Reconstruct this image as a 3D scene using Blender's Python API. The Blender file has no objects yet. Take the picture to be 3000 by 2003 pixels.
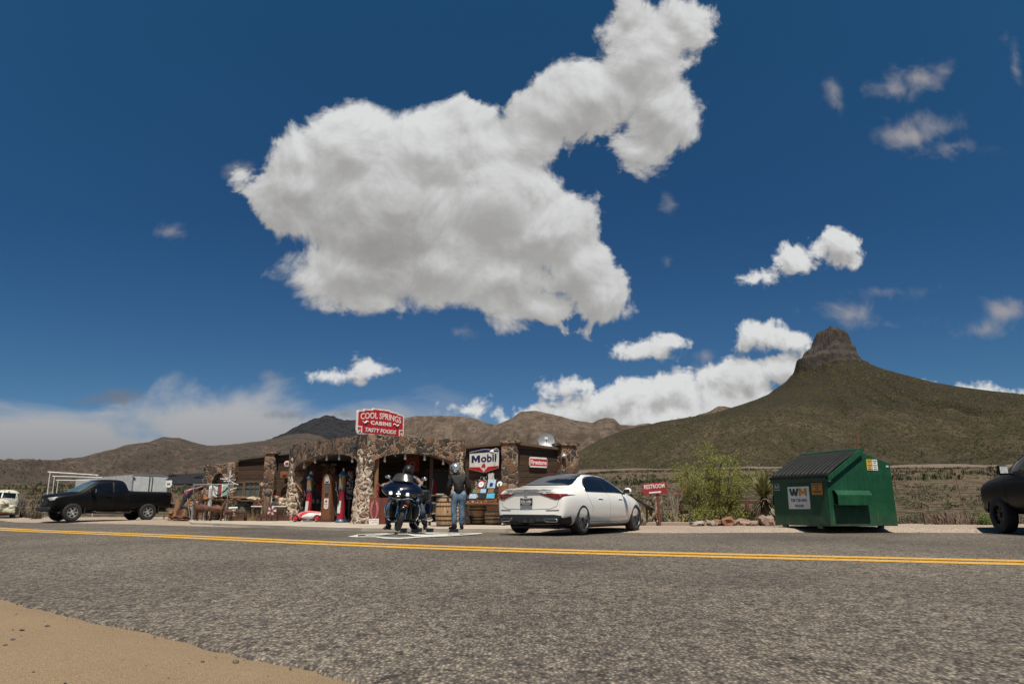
import bpy, bmesh, math, random
from mathutils import Vector, Matrix, Euler, noise as mnoise
from mathutils.bvhtree import BVHTree
R = math.radians
SC = bpy.context.scene
COL = SC.collection
random.seed(7)

# ------------------------------------------------------------------ camera
CAM_H = 0.60                     # eye height over the forecourt
FPX, CXP, CYP = 2200.0, 1500.0, 1001.5
PITCH = math.atan(482.0 / FPX)
cam = bpy.data.cameras.new("camera"); camo = bpy.data.objects.new("camera", cam); COL.objects.link(camo)
cam.sensor_width = 36.0; cam.lens = FPX / 3000.0 * 36.0
cam.clip_start = 0.05; cam.clip_end = 20000.0
camo.location = (0, 0, CAM_H); camo.rotation_euler = (R(90) + PITCH, 0, 0)
SC.camera = camo
CP, SP = math.cos(PITCH), math.sin(PITCH)

def uv_of(px, py):
    """photo pixel -> slope of the sight line (x/y, z/y)"""
    cx = (px - CXP) / FPX; cy = -(py - CYP) / FPX
    q = CP - cy * SP
    return cx / q, (SP + cy * CP) / q
def at(px, py, Y):
    u, v = uv_of(px, py)
    return Vector((u * Y, Y, CAM_H + v * Y))
def ground_at(px, py, z):
    u, v = uv_of(px, py)
    Y = (z - CAM_H) / v
    return Vector((u * Y, Y, z))
def xat(px, Y):
    return uv_of(px, 1483)[0] * Y

# ------------------------------------------------------------------ sun + exposure
SUN_EL, SUN_H = R(67), Vector((0.10, -0.995))
sv = Vector((SUN_H.x * math.cos(SUN_EL), SUN_H.y * math.cos(SUN_EL), math.sin(SUN_EL)))
sl = bpy.data.lights.new("sun", 'SUN'); sl.energy = 5.0; sl.angle = R(0.5); sl.color = (1.0, 0.925, 0.81)
so = bpy.data.objects.new("sun", sl); COL.objects.link(so)
so.rotation_euler = sv.to_track_quat('Z', 'Y').to_euler(); so.location = (0, 0, 50)
SC.view_settings.view_transform = 'Standard'; SC.view_settings.look = 'None'
SC.view_settings.exposure = 0.30; SC.view_settings.gamma = 1.0
SC.render.engine = 'CYCLES'
SC.cycles.use_denoising = True; SC.cycles.use_adaptive_sampling = True; SC.cycles.adaptive_threshold = 0.012
SC.cycles.max_bounces = 6; SC.cycles.diffuse_bounces = 3; SC.cycles.glossy_bounces = 3
SC.cycles.transmission_bounces = 4; SC.cycles.transparent_max_bounces = 8
SC.cycles.caustics_reflective = False; SC.cycles.caustics_refractive = False
SC.cycles.sample_clamp_indirect = 4.0

# ------------------------------------------------------------------ node helpers
class NT:
    def __init__(s, tree): s.t = tree; s.n = tree.nodes; s.l = tree.links
    def node(s, typ, **kw):
        n = s.n.new(typ)
        for k, v in kw.items(): setattr(n, k, v)
        return n
    def put(s, sock, v):
        if hasattr(v, 'is_output') or isinstance(v, bpy.types.NodeSocket): s.l.new(v, sock)
        elif isinstance(v, (tuple, list)) and sock.type == 'RGBA' and len(v) == 3: sock.default_value = (*v, 1)
        else: sock.default_value = v
    def m(s, op, a, b=0.0, c=0.0, clamp=False):
        n = s.node('ShaderNodeMath', operation=op, use_clamp=clamp)
        s.put(n.inputs[0], a); s.put(n.inputs[1], b); s.put(n.inputs[2], c)
        return n.outputs[0]
    def v(s, op, a, b=(0, 0, 0), sc=None):
        n = s.node('ShaderNodeVectorMath', operation=op)
        s.put(n.inputs[0], a)
        if op != 'LENGTH': s.put(n.inputs[1], b)
        if sc is not None: s.put(n.inputs['Scale'], sc)
        return n.outputs['Value'] if op in ('LENGTH', 'DOT_PRODUCT', 'DISTANCE') else n.outputs['Vector']
    def noise(s, vec, scale, detail=4, rough=0.5, dist=0.0, color=False, dim='3D'):
        n = s.node('ShaderNodeTexNoise', noise_dimensions=dim)
        if vec is not None: s.put(n.inputs['Vector'], vec)
        s.put(n.inputs['Scale'], scale); s.put(n.inputs['Detail'], detail)
        s.put(n.inputs['Roughness'], rough); s.put(n.inputs['Distortion'], dist)
        return n.outputs['Color'] if color else n.outputs['Fac']
    def voro(s, vec, scale, feature='F1', out='Distance', rnd=1.0):
        n = s.node('ShaderNodeTexVoronoi', feature=feature)
        if vec is not None: s.put(n.inputs['Vector'], vec)
        s.put(n.inputs['Scale'], scale); s.put(n.inputs['Randomness'], rnd)
        return n.outputs[out]
    def smooth(s, x, lo, hi, a=0.0, b=1.0):
        n = s.node('ShaderNodeMapRange', interpolation_type='SMOOTHSTEP')
        s.put(n.inputs[0], x); s.put(n.inputs[1], lo); s.put(n.inputs[2], hi); s.put(n.inputs[3], a); s.put(n.inputs[4], b)
        return n.outputs[0]
    def mix(s, f, a, b, mode='MIX'):
        n = s.node('ShaderNodeMix', data_type='RGBA', blend_type=mode)
        s.put(n.inputs[0], f); s.put(n.inputs[6], a); s.put(n.inputs[7], b)
        return n.outputs[2]
    def ramp(s, f, stops, interp='LINEAR'):
        n = s.node('ShaderNodeValToRGB'); cr = n.color_ramp; cr.interpolation = interp
        while len(cr.elements) > 1: cr.elements.remove(cr.elements[-1])
        cr.elements[0].position = stops[0][0]; cr.elements[0].color = (*stops[0][1], 1)
        for p, c in stops[1:]:
            e = cr.elements.new(p); e.color = (*c, 1)
        s.put(n.inputs[0], f)
        return n.outputs[0]
    def obj(s): return s.node('ShaderNodeTexCoord').outputs['Object']
    def geo(s): return s.node('ShaderNodeNewGeometry').outputs['Position']

# ------------------------------------------------------------------ world: sky + clouds
W = bpy.data.worlds.new("World"); SC.world = W; W.use_nodes = True
W.node_tree.nodes.clear()
w = NT(W.node_tree)

def D2(x, y): return x * 1.27768, y * 1.27768          # from the 2348-wide view
def D1(x, y): return 600 + x * 0.6811, y * 0.6811       # from the cloud close-up
MAIN = [(620,650,240,230),(395,820,172,205),(420,690,140,150),(1000,665,340,220),(1140,500,130,75),(820,900,480,290),
        (1250,850,310,270),(640,1150,300,150),(430,1190,140,45),(800,1290,230,80),(1000,1150,370,180),(1450,1000,250,210),(1650,930,50,72),
        (1700,1260,150,130),(1445,1330,175,92),(1545,1420,80,36),(1370,610,180,130),(1490,490,170,105),
        (1680,400,240,170),(1880,240,220,180),(2090,120,115,135),(1830,80,65,80),(1960,480,172,185),(1850,650,118,88),
        (1810,1330,85,40),(1600,1150,160,150),(1300,1180,220,130),(150,745,55,35)]
SMALL = [(1485,805,72,28),(1535,785,34,20),(1290,890,60,24),(1085,940,48,17),
         (1755,630,48,17),(1820,592,44,35),(1925,562,46,40),(1955,588,22,18),(1870,578,34,26),(1770,775,72,30),(1830,785,40,24),(1720,765,36,24),(800,864,58,18),(845,846,34,24)]
BANK = [(1240,945,45,26),(1310,945,80,34),(1400,930,75,38),(1330,985,170,45),(1440,915,70,44),(1510,905,70,48),(1460,960,160,50),
        (1570,900,70,46),(1620,905,60,44),(1680,885,70,48),(1730,870,60,48),(1790,850,55,40),(1600,960,200,60),(1830,850,50,30),(2110,893,55,20),(2190,905,75,27),(2270,925,70,25),(2230,940,120,28),(1700,930,120,60)]
THIN = [(2080,305,80,34),(2140,290,60,30),(2180,340,70,20),(2050,205,50,28),(2100,180,55,26),(2160,160,40,22),(1912,215,16,30),(2255,758,52,24),(2310,725,60,32),(1950,720,70,18),(2040,738,50,9),
        (2030,665,50,14),(393,537,36,13),(1533,465,16,20),(550,395,32,20),(1625,820,32,13),(2330,150,12,50),(1055,758,14,6),(1530,600,8,9),(1600,860,50,11),(610,865,18,7)]
DARKS = [(250,915,62,9),(270,900,35,9),(620,953,16,5),(662,952,26,6),(790,953,18,5)]

def cloud_group(name, blobs, namp, lead, sm=0.030, vs=16.0, ns=11.0, bias=0.0, vamp=0.5):
    g = bpy.data.node_groups.new(name, 'ShaderNodeTree')
    g.interface.new_socket('Vector', in_out='INPUT', socket_type='NodeSocketVector')
    g.interface.new_socket('Field', in_out='OUTPUT', socket_type='NodeSocketFloat')
    q = NT(g); gi = q.node('NodeGroupInput'); go = q.node('NodeGroupOutput')
    uv = gi.outputs[0]
    wc = q.noise(uv, 7.0, 4, 0.6, color=True, dim='2D')
    wv = q.v('SUBTRACT', wc, (0.5, 0.5, 0.5))
    p = q.v('ADD', uv, q.v('SCALE', wv, sc=lead))
    acc = None
    for (px, py, rx, ry) in blobs:
        u, v_ = uv_of(px, py); u2, _ = uv_of(px + rx, py); _, v2 = uv_of(px, py - ry)
        ru, rv = abs(u2 - u), abs(v2 - v_)
        d = q.v('MULTIPLY', q.v('SUBTRACT', p, (u, v_, 0)), (1 / ru, 1 / rv, 0))
        k = min(ru, rv)
        f = q.m('MULTIPLY_ADD', q.v('LENGTH', d), -k, k)
        acc = f if acc is None else q.m('SMOOTH_MAX', acc, f, sm)
    if namp == 0:
        q.l.new(acc, go.inputs[0]); return g
    n1 = q.noise(uv, ns, 8, 0.62, 0.3, dim='2D')
    vn_ = q.node('ShaderNodeTexVoronoi', feature='F1', voronoi_dimensions='2D'); q.l.new(p, vn_.inputs['Vector'])
    vn_.inputs['Scale'].default_value = vs; vn_.inputs['Detail'].default_value = 2.0; vn_.inputs['Roughness'].default_value = 0.55;
    vn_.normalize = True
    f = q.m('ADD', q.m('ADD', acc, bias), q.m('MULTIPLY', q.m('SUBTRACT', n1, 0.5), namp))
    f = q.m('ADD', f, q.m('MULTIPLY', q.m('SUBTRACT', 0.30, vn_.outputs['Distance']), namp * vamp))
    q.l.new(f, go.inputs[0])
    return g
sc1 = lambda L_: [(*D1(a, b), c * 0.6811, d * 0.6811) for a, b, c, d in L_]
sc2 = lambda L_: [(*D2(a, b), c * 1.2777, d * 1.2777) for a, b, c, d in L_]
gA = cloud_group('cloud_field', sc1(MAIN), 0.080, 0.034, 0.022, 14.0, 10.0, 0.003, 0.25)
gS = cloud_group('cloud_mass_field', sc1(MAIN), 0, 0.036, 0.05)
gB = cloud_group('cloud_bank_field', sc2(BANK + SMALL), 0.040, 0.020, 0.011, 32.0, 24.0, 0.003, 0.6)
gT = cloud_group('thin_cloud_field', sc2(THIN), 0.045, 0.035, 0.014, 26.0, 16.0, 0.0, 0.4)
gD = cloud_group('dark_cloud_field', sc2(DARKS), 0.018, 0.015, 0.010, 40.0, 30.0, 0.002, 0.4)

dirv = w.node('ShaderNodeTexCoord').outputs['Generated']
sx = w.node('ShaderNodeSeparateXYZ'); w.l.new(dirv, sx.inputs[0])
ay = w.m('MAXIMUM', w.m('ABSOLUTE', sx.outputs[1]), 0.06)
U = w.m('DIVIDE', sx.outputs[0], ay); V = w.m('DIVIDE', sx.outputs[2], ay)
cu = w.node('ShaderNodeCombineXYZ'); w.l.new(U, cu.inputs[0]); w.l.new(V, cu.inputs[1])
uv = cu.outputs[0]
def field(g, vec):
    n = w.node('ShaderNodeGroup'); n.node_tree = g; w.l.new(vec, n.inputs[0]); return n.outputs[0]
dl = w.v('ADD', uv, (0.005, 0.020, 0))
fA = field(gA, uv); fA2 = field(gA, dl); fB = field(gB, uv); fB2 = field(gB, dl)
fT = field(gT, uv); fD = field(gD, uv)
fS = field(gS, w.v('ADD', uv, (0.012, 0.085, 0)))
soft = w.noise(w.v('MULTIPLY', uv, (1.0, 1.5, 1.0)), 4.2, 4, 0.5, dim='2D')
def shade(f, f2, k, thick_k, noise_k, lo, hi):
    lit = w.smooth(w.m('SUBTRACT', f, f2), -lo, hi)
    thick = w.smooth(f, 0.0, thick_k)
    L = w.m('ADD', w.m('MULTIPLY', lit, k), w.m('MULTIPLY', w.m('SUBTRACT', 1.0, thick), 0.30))
    return w.m('ADD', L, w.m('MULTIPLY', w.m('SUBTRACT', soft, 0.38), noise_k), clamp=True)
CR = [(p_, tuple(x * 0.768 for x in c_)) for p_, c_ in [(0.0, (0.27, 0.265, 0.26)), (0.3, (0.37, 0.365, 0.36)), (0.6, (0.50, 0.50, 0.495)), (1.0, (0.74, 0.75, 0.75))]]
LA = shade(fA, fA2, 0.62, 0.20, 0.40, 0.030, 0.036)
LA = w.m('SUBTRACT', w.m('ADD', LA, 0.06), w.m('MULTIPLY', w.smooth(fS, -0.01, 0.16), 0.36), clamp=True); LB = shade(fB, fB2, 0.72, 0.05, 0.45, 0.020, 0.020)
ccol = w.ramp(LA, CR); bcol = w.ramp(w.m('ADD', LB, 0.04), CR)
aA = w.m('POWER', w.smooth(fA, -0.003, w.m('MULTIPLY_ADD', soft, 0.034, -0.003)), 0.9)
aB = w.smooth(fB, -0.002, 0.010)
aT = w.m('MULTIPLY', w.smooth(fT, -0.006, 0.030), 0.88)
aD = w.m('MULTIPLY', w.smooth(fD, -0.003, 0.010), 0.75)
# sky
sky = w.node('ShaderNodeTexSky', sky_type='NISHITA', sun_disc=False)
sky.sun_elevation = SUN_EL; sky.sun_rotation = math.atan2(SUN_H.x, SUN_H.y)
sky.altitude = 900; sky.air_density = 1.0; sky.dust_density = 0.6; sky.ozone_density = 3.0
gm = w.node('ShaderNodeGamma'); w.l.new(sky.outputs[0], gm.inputs[0]); gm.inputs[1].default_value = 1.28
skyc = w.mix(1.0, gm.outputs[0], w.ramp(V, [(0.0, (0.20, 0.24, 0.325)), (0.18, (0.146, 0.225, 0.262)), (0.4, (0.118, 0.232, 0.275)), (0.75, (0.145, 0.335, 0.35))]), 'MULTIPLY')
SKY_K = 0.10
# distant rain veil low on the left
vn = w.noise(w.v('MULTIPLY', uv, (1.0, 2.2, 1)), 4.5, 6, 0.55, 0.4, dim='2D')
top = w.m('ADD', w.m('MULTIPLY', w.m('SUBTRACT', vn, 0.5), 0.16), 0.155)
veil = w.smooth(w.m('SUBTRACT', top, V), -0.008, 0.055)
veil = w.m('MULTIPLY', veil, w.smooth(U, 0.02, -0.26))
veil = w.m('MULTIPLY', veil, 0.93)
vcol = w.mix(w.smooth(V, 0.0, 0.17), (0.18, 0.179, 0.184), (0.385, 0.385, 0.388))
inv = 1.0 / SKY_K
def lin(c): return tuple(x * inv for x in c)
def up(c):
    n = w.node('ShaderNodeVectorMath', operation='SCALE'); w.l.new(c, n.inputs[0]); n.inputs['Scale'].default_value = inv; return n.outputs[0]
c1 = w.mix(veil, skyc, up(vcol))
c1 = w.mix(aD, c1, lin((0.15, 0.147, 0.155)))
c1 = w.mix(aT, c1, lin((0.29, 0.28, 0.285)))
c1 = w.mix(aB, c1, up(bcol))
c2 = w.mix(aA, c1, up(ccol))
bg = w.node('ShaderNodeBackground'); w.l.new(c2, bg.inputs[0]); bg.inputs[1].default_value = SKY_K
wo = w.node('ShaderNodeOutputWorld'); w.l.new(bg.outputs[0], wo.inputs[0])
W.cycles.sampling_method = 'MANUAL'; W.cycles.sample_map_resolution = 256

# ------------------------------------------------------------------ materials
MATS = {}
def newmat(name):
    m = bpy.data.materials.new(name); m.use_nodes = True
    t = NT(m.node_tree); b = m.node_tree.nodes['Principled BSDF']
    MATS[name] = m
    return m, t, b
def pm(name, c1, c2=None, scale=6.0, rough=0.6, metal=0.0, bump=0.0, bscale=40.0, lo=0.35, hi=0.65, coat=0.0, spec=0.5, detail=6, stretch=(1, 1, 1), trans=0.0, bdist=0.01):
    m, t, b = newmat(name)
    v = t.v('MULTIPLY', t.obj(), stretch)
    if c2 is None: c2 = tuple(x * 0.8 for x in c1)
    f = t.smooth(t.noise(v, scale, detail, 0.6), lo, hi)
    t.l.new(t.mix(f, c1, c2), b.inputs['Base Color'])
    b.inputs['Roughness'].default_value = rough; b.inputs['Metallic'].default_value = metal
    b.inputs['Coat Weight'].default_value = coat; b.inputs['Coat Roughness'].default_value = 0.04
    b.inputs['Specular IOR Level'].default_value = spec
    b.inputs['Transmission Weight'].default_value = trans
    if bump:
        bn = t.node('ShaderNodeBump'); bn.inputs['Strength'].default_value = bump; bn.inputs['Distance'].default_value = bdist
        t.l.new(t.noise(v, bscale, 6, 0.6), bn.inputs['Height']); t.l.new(bn.outputs[0], b.inputs['Normal'])
    return m
def worn_paint(name, c1, c2, fade, rust=(0.11, 0.045, 0.02)):
    m, t, b = newmat(name); o = t.obj()
    col = t.mix(t.smooth(t.noise(o, 1.3, 5, 0.6), 0.45, 0.60), c1, c2)
    drip = t.noise(t.v('MULTIPLY', o, (9.0, 9.0, 0.7)), 1.6, 6, 0.65)
    col = t.mix(t.smooth(drip, 0.52, 0.72, 0.0, 0.8), col, fade)
    scr = t.noise(t.v('MULTIPLY', o, (2.0, 2.0, 30.0)), 2.0, 6, 0.7, 0.5)
    col = t.mix(t.smooth(scr, 0.66, 0.70, 0.0, 0.6), col, fade)
    sp = t.node('ShaderNodeSeparateXYZ'); t.l.new(o, sp.inputs[0])
    low = t.smooth(sp.outputs[2], 0.55, 0.0)
    rn = t.m('ADD', t.noise(o, 7.0, 8, 0.7), t.m('MULTIPLY', low, 0.09))
    col = t.mix(t.smooth(rn, 0.68, 0.73, 0.0, 0.85), col, rust)
    col = t.mix(t.m('MULTIPLY', low, t.smooth(t.noise(o, 3.0, 5), 0.3, 0.7, 0.1, 0.5)), col, (0.10, 0.095, 0.07))
    t.l.new(col, b.inputs['Base Color']); b.inputs['Roughness'].default_value = 0.55; b.inputs['Specular IOR Level'].default_value = 0.35
    bn = t.node('ShaderNodeBump'); bn.inputs['Strength'].default_value = 0.55; bn.inputs['Distance'].default_value = 0.05
    t.l.new(t.m('ADD', t.noise(o, 2.6, 3), t.m('MULTIPLY', t.noise(o, 30, 4), 0.05)), bn.inputs['Height']); t.l.new(bn.outputs[0], b.inputs['Normal'])
    return m
def rust_mat(name, base, rust=(0.13, 0.045, 0.018), amt=0.5, scale=5.0, rough=0.75, metal=0.0):
    m, t, b = newmat(name); o = t.obj()
    f = t.smooth(t.noise(o, scale, 8, 0.65, 0.3), amt - 0.07, amt + 0.07)
    r2 = t.mix(t.noise(o, scale * 6, 5, 0.6), rust, tuple(x * 0.45 for x in rust))
    t.l.new(t.mix(f, r2, base), b.inputs['Base Color'])
    b.inputs['Roughness'].default_value = rough; b.inputs['Metallic'].default_value = metal
    bn = t.node('ShaderNodeBump'); bn.inputs['Strength'].default_value = 0.3; bn.inputs['Distance'].default_value = 0.01
    t.l.new(t.noise(o, 60, 4), bn.inputs['Height']); t.l.new(bn.outputs[0], b.inputs['Normal'])
    return m
def stone_mat(name, scale, pal, mortar, gap=0.09, bump=1.0, warp=0.085):
    m, t, b = newmat(name); o = t.obj()
    wv = t.v('SCALE', t.v('SUBTRACT', t.noise(o, 5, 3, color=True), (0.5, 0.5, 0.5)), sc=warp * 4)
    p = t.v('ADD', o, wv)
    ed = t.voro(p, scale, 'DISTANCE_TO_EDGE')
    cc = t.voro(p, scale, 'F1', 'Color')
    s = t.node('ShaderNodeSeparateColor'); t.l.new(cc, s.inputs[0])
    n = len(pal)
    col = t.ramp(s.outputs[0], [(i / n, c) for i, c in enumerate(pal)], 'CONSTANT')
    spot = t.noise(o, 22, 6, 0.7)
    col = t.mix(t.smooth(spot, 0.3, 0.75), col, (0.9, 0.75, 0.6), 'MULTIPLY')
    col = t.mix(t.smooth(t.noise(o, 60, 4), 0.5, 0.8, 0, 0.35), col, (0.30, 0.24, 0.19))
    e2 = t.m('ADD', ed, t.m('MULTIPLY', t.m('SUBTRACT', t.noise(o, 30, 3), 0.5), 0.07))
    f = t.smooth(e2, gap * 0.6, gap)
    mc = t.mix(t.noise(o, 15, 4), mortar, tuple(x * 0.6 for x in mortar))
    t.l.new(t.mix(f, mc, col), b.inputs['Base Color'])
    b.inputs['Roughness'].default_value = 0.85
    hgt = t.m('ADD', t.smooth(ed, gap * 0.3, gap * 3.2), t.m('MULTIPLY', spot, 0.35))
    bn = t.node('ShaderNodeBump'); bn.inputs['Strength'].default_value = bump; bn.inputs['Distance'].default_value = 0.09
    t.l.new(hgt, bn.inputs['Height']); t.l.new(bn.outputs[0], b.inputs['Normal'])
    return m
def plank_mat(name, c1, c2, pitch=0.2, axis=2, rough=0.8, along=0):
    """boards `pitch` wide stacked along `axis`, grain running along `along`"""
    m, t, b = newmat(name); o = t.obj()
    s = t.node('ShaderNodeSeparateXYZ'); t.l.new(o, s.inputs[0])
    k = t.m('DIVIDE', s.outputs[axis], pitch)
    cell = t.m('FLOOR', k); fr = t.m('FRACT', k)
    wn = t.node('ShaderNodeTexWhiteNoise', noise_dimensions='1D'); t.l.new(cell, wn.inputs['W'])
    st = [9.0, 9.0, 9.0]; st[along] = 0.8
    g = t.noise(t.v('MULTIPLY', t.v('ADD', o, wn.outputs['Color']), tuple(st)), 3.0, 8, 0.65, 0.6)
    f = t.m('ADD', t.m('MULTIPLY', g, 0.75), t.m('MULTIPLY', wn.outputs['Value'], 0.45))
    col = t.mix(t.smooth(f, 0.32, 0.85), c1, c2)
    gapf = t.m('MULTIPLY', t.smooth(fr, 0.0, 0.09), t.smooth(fr, 1.0, 0.93))
    col = t.mix(gapf, tuple(x * 0.15 for x in c1), col)
    t.l.new(col, b.inputs['Base Color']); b.inputs['Roughness'].default_value = rough
    bn = t.node('ShaderNodeBump'); bn.inputs['Strength'].default_value = 0.7; bn.inputs['Distance'].default_value = 0.03
    t.l.new(t.m('ADD', gapf, t.m('MULTIPLY', g, 0.5)), bn.inputs['Height']); t.l.new(bn.outputs[0], b.inputs['Normal'])
    return m
def grain_mat(name, cols, scale, rough=0.9, bump=0.6, big=((0, 0, 0), 0.0), bdist=0.006, coarse=0.6, dots=None, amp2=0.35, mottle=0.0):
    """ground made of little stones: colours picked per grain (world space)"""
    m, t, b = newmat(name); o = t.geo()
    o3 = o
    if mottle: o = t.v('MULTIPLY', o, (1.0, 0.62, 1.0))
    cc = t.voro(o, scale, 'F1', 'Color'); dd = t.voro(o, scale, 'F1', 'Distance')
    s = t.node('ShaderNodeSeparateColor'); t.l.new(cc, s.inputs[0])
    n = len(cols)
    col = t.ramp(s.outputs[0], [(i / max(1, n - 1), c) for i, c in enumerate(cols)])
    c2 = t.voro(o, scale * 0.37, 'F1', 'Color')
    s2 = t.node('ShaderNodeSeparateColor'); t.l.new(c2, s2.inputs[0])
    col = t.mix(amp2, col, t.ramp(s2.outputs[1], [(i / max(1, n - 1), c) for i, c in enumerate(cols)]))
    if mottle:
        mo = t.noise(t.v('MULTIPLY', o3, (1.0, 0.36, 1.0)), 34.0, 4, 0.75)
        col = t.mix(t.smooth(mo, 0.50, 0.30, 0.0, mottle), col, cols[0])
        col = t.mix(t.smooth(mo, 0.54, 0.72, 0.0, mottle), col, cols[3])
    lg = t.noise(o, coarse, 6, 0.6, 0.3)
    col = t.mix(t.smooth(lg, 0.35, 0.7, 0.0, big[1]), col, big[0])
    col = t.mix(t.smooth(dd, 0.25, 0.6, 0.0, 0.55), col, tuple(c * 0.35 for c in cols[0]))
    if dots:
        dv = t.voro(o, dots[1], 'F1', 'Distance'); dr = t.voro(o, dots[1], 'F1', 'Color')
        s3 = t.node('ShaderNodeSeparateColor'); t.l.new(dr, s3.inputs[0])
        th = t.m('MULTIPLY', t.m('SUBTRACT', s3.outputs[0], dots[2]), 0.9)
        col = t.mix(t.smooth(t.m('SUBTRACT', th, dv), 0.0, 0.05), col, dots[0])
    t.l.new(col, b.inputs['Base Color']); b.inputs['Roughness'].default_value = rough
    b.inputs['Specular IOR Level'].default_value = 0.25
    bn = t.node('ShaderNodeBump'); bn.inputs['Strength'].default_value = bump; bn.inputs['Distance'].default_value = bdist
    h = t.m('ADD', t.m('MULTIPLY', dd, -1.0), t.m('MULTIPLY', t.noise(o, scale * 0.25, 4), 0.8))
    t.l.new(h, bn.inputs['Height']); t.l.new(bn.outputs[0], b.inputs['Normal'])
    return m

# ------------------------------------------------------------------ mesh helpers
class MB:
    def __init__(s): s.v = []; s.f = []; s.mi = []; s.cur = 0
    def mat(s, i): s.cur = i; return s
    def add(s, vs, fs):
        o = len(s.v); s.v.extend(Vector(v) for v in vs)
        for f in fs: s.f.append(tuple(i + o for i in f)); s.mi.append(s.cur)
        return s
    def box(s, c, size, rot=None, taper=1.0):
        hx, hy, hz = size[0] / 2, size[1] / 2, size[2] / 2
        vs = []
        for z in (-1, 1):
            k = taper if z > 0 else 1.0
            for x, y in ((-1, -1), (1, -1), (1, 1), (-1, 1)): vs.append(Vector((x * hx * k, y * hy * k, z * hz)))
        if rot is not None:
            mt = rot if isinstance(rot, Matrix) else Euler(rot).to_matrix()
            vs = [mt @ v for v in vs]
        c = Vector(c)
        return s.add([v + c for v in vs], [(3, 2, 1, 0), (4, 5, 6, 7), (0, 1, 5, 4), (1, 2, 6, 5), (2, 3, 7, 6), (3, 0, 4, 7)])
    def tube(s, pts, r, n=8, cap=True):
        pts = [Vector(p) for p in pts]; m = len(pts)
        rs = r if isinstance(r, (list, tuple)) else [r] * m
        vs = []; ref = None
        for i, p in enumerate(pts):
            a = pts[max(0, i - 1)]; b = pts[min(m - 1, i + 1)]
            t = (b - a).normalized() if (b - a).length > 1e-9 else Vector((0, 0, 1))
            if ref is None:
                ref = t.orthogonal().normalized()
            else:
                ref = ref - t * ref.dot(t)
                ref = ref.normalized() if ref.length > 1e-6 else t.orthogonal().normalized()
            bi = t.cross(ref)
            for k in range(n):
                an = 2 * math.pi * k / n
                vs.append(p + (ref * math.cos(an) + bi * math.sin(an)) * rs[i])
        fs = []
        for i in range(m - 1):
            for k in range(n):
                k2 = (k + 1) % n
                fs.append((i * n + k, i * n + k2, (i + 1) * n + k2, (i + 1) * n + k))
        if cap:
            fs.append(tuple(range(n - 1, -1, -1))); fs.append(tuple((m - 1) * n + k for k in range(n)))
        return s.add(vs, fs)
    def lathe(s, prof, n=24, mtx=None, cap=True):
        """prof: (radius, height) round local z"""
        vs = []; m = len(prof)
        for r, z in prof:
            for k in range(n):
                a = 2 * math.pi * k / n
                vs.append(Vector((r * math.cos(a), r * math.sin(a), z)))
        fs = []
        for i in range(m - 1):
            for k in range(n):
                k2 = (k + 1) % n
                fs.append((i * n + k, i * n + k2, (i + 1) * n + k2, (i + 1) * n + k))
        if cap:
            fs.append(tuple(range(n - 1, -1, -1))); fs.append(tuple((m - 1) * n + k for k in range(n)))
        if mtx is not None: vs = [mtx @ v for v in vs]
        return s.add(vs, fs)
    def prism(s, poly, d, mtx=None):
        """flat outline (x, y) given a thickness d along local z"""
        n = len(poly)
        vs = [Vector((x, y, 0)) for x, y in poly] + [Vector((x, y, d)) for x, y in poly]
        if mtx is not None: vs = [mtx @ v for v in vs]
        fs = [tuple(range(n - 1, -1, -1)), tuple(range(n, 2 * n))]
        fs += [(i, (i + 1) % n, n + (i + 1) % n, n + i) for i in range(n)]
        return s.add(vs, fs)
    def ball(s, c, r, n=12, m=8, mtx=None):
        r = (r, r, r) if not isinstance(r, (tuple, list)) else r
        vs = []; c = Vector(c)
        for i in range(m + 1):
            ph = math.pi * i / m
            for k in range(n):
                a = 2 * math.pi * k / n
                p = Vector((r[0] * math.sin(ph) * math.cos(a), r[1] * math.sin(ph) * math.sin(a), -r[2] * math.cos(ph)))
                if mtx is not None: p = mtx @ p
                vs.append(c + p)
        fs = []
        for i in range(m):
            for k in range(n):
                k2 = (k + 1) % n
                fs.append((i * n + k, i * n + k2, (i + 1) * n + k2, (i + 1) * n + k))
        return s.add(vs, fs)
    def grid(s, rows):
        m = len(rows); n = len(rows[0])
        return s.add([p for r in rows for p in r], [(i * n + j, i * n + j + 1, (i + 1) * n + j + 1, (i + 1) * n + j) for i in range(m - 1) for j in range(n - 1)])
    def mesh(s, name):
        me = bpy.data.meshes.new(name)
        me.from_pydata([tuple(v) for v in s.v], [], s.f)
        me.polygons.foreach_set('material_index', s.mi)
        me.validate(); me.update()
        return me
    def build(s, name, mats, parent=None, smooth=35, recalc=True, loc=None, bevel=0.0, weld=False):
        me = s.mesh(name)
        if recalc or weld:
            bm = bmesh.new(); bm.from_mesh(me)
            if weld: bmesh.ops.remove_doubles(bm, verts=bm.verts, dist=1e-4)
            bmesh.ops.recalc_face_normals(bm, faces=bm.faces); bm.to_mesh(me); bm.free()
        for m in (mats if isinstance(mats, (list, tuple)) else [mats]):
            me.materials.append(MATS[m] if isinstance(m, str) else m)
        if smooth:
            me.polygons.foreach_set('use_smooth', [True] * len(me.polygons))
            me.set_sharp_from_angle(angle=R(smooth))
        o = bpy.data.objects.new(name, me); COL.objects.link(o)
        if parent is not None: o.parent = parent
        if loc is not None: o.location = loc
        if bevel:
            bv = o.modifiers.new('bevel', 'BEVEL'); bv.width = bevel; bv.segments = 2; bv.limit_method = 'ANGLE'; bv.angle_limit = R(40)
        return o

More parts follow.
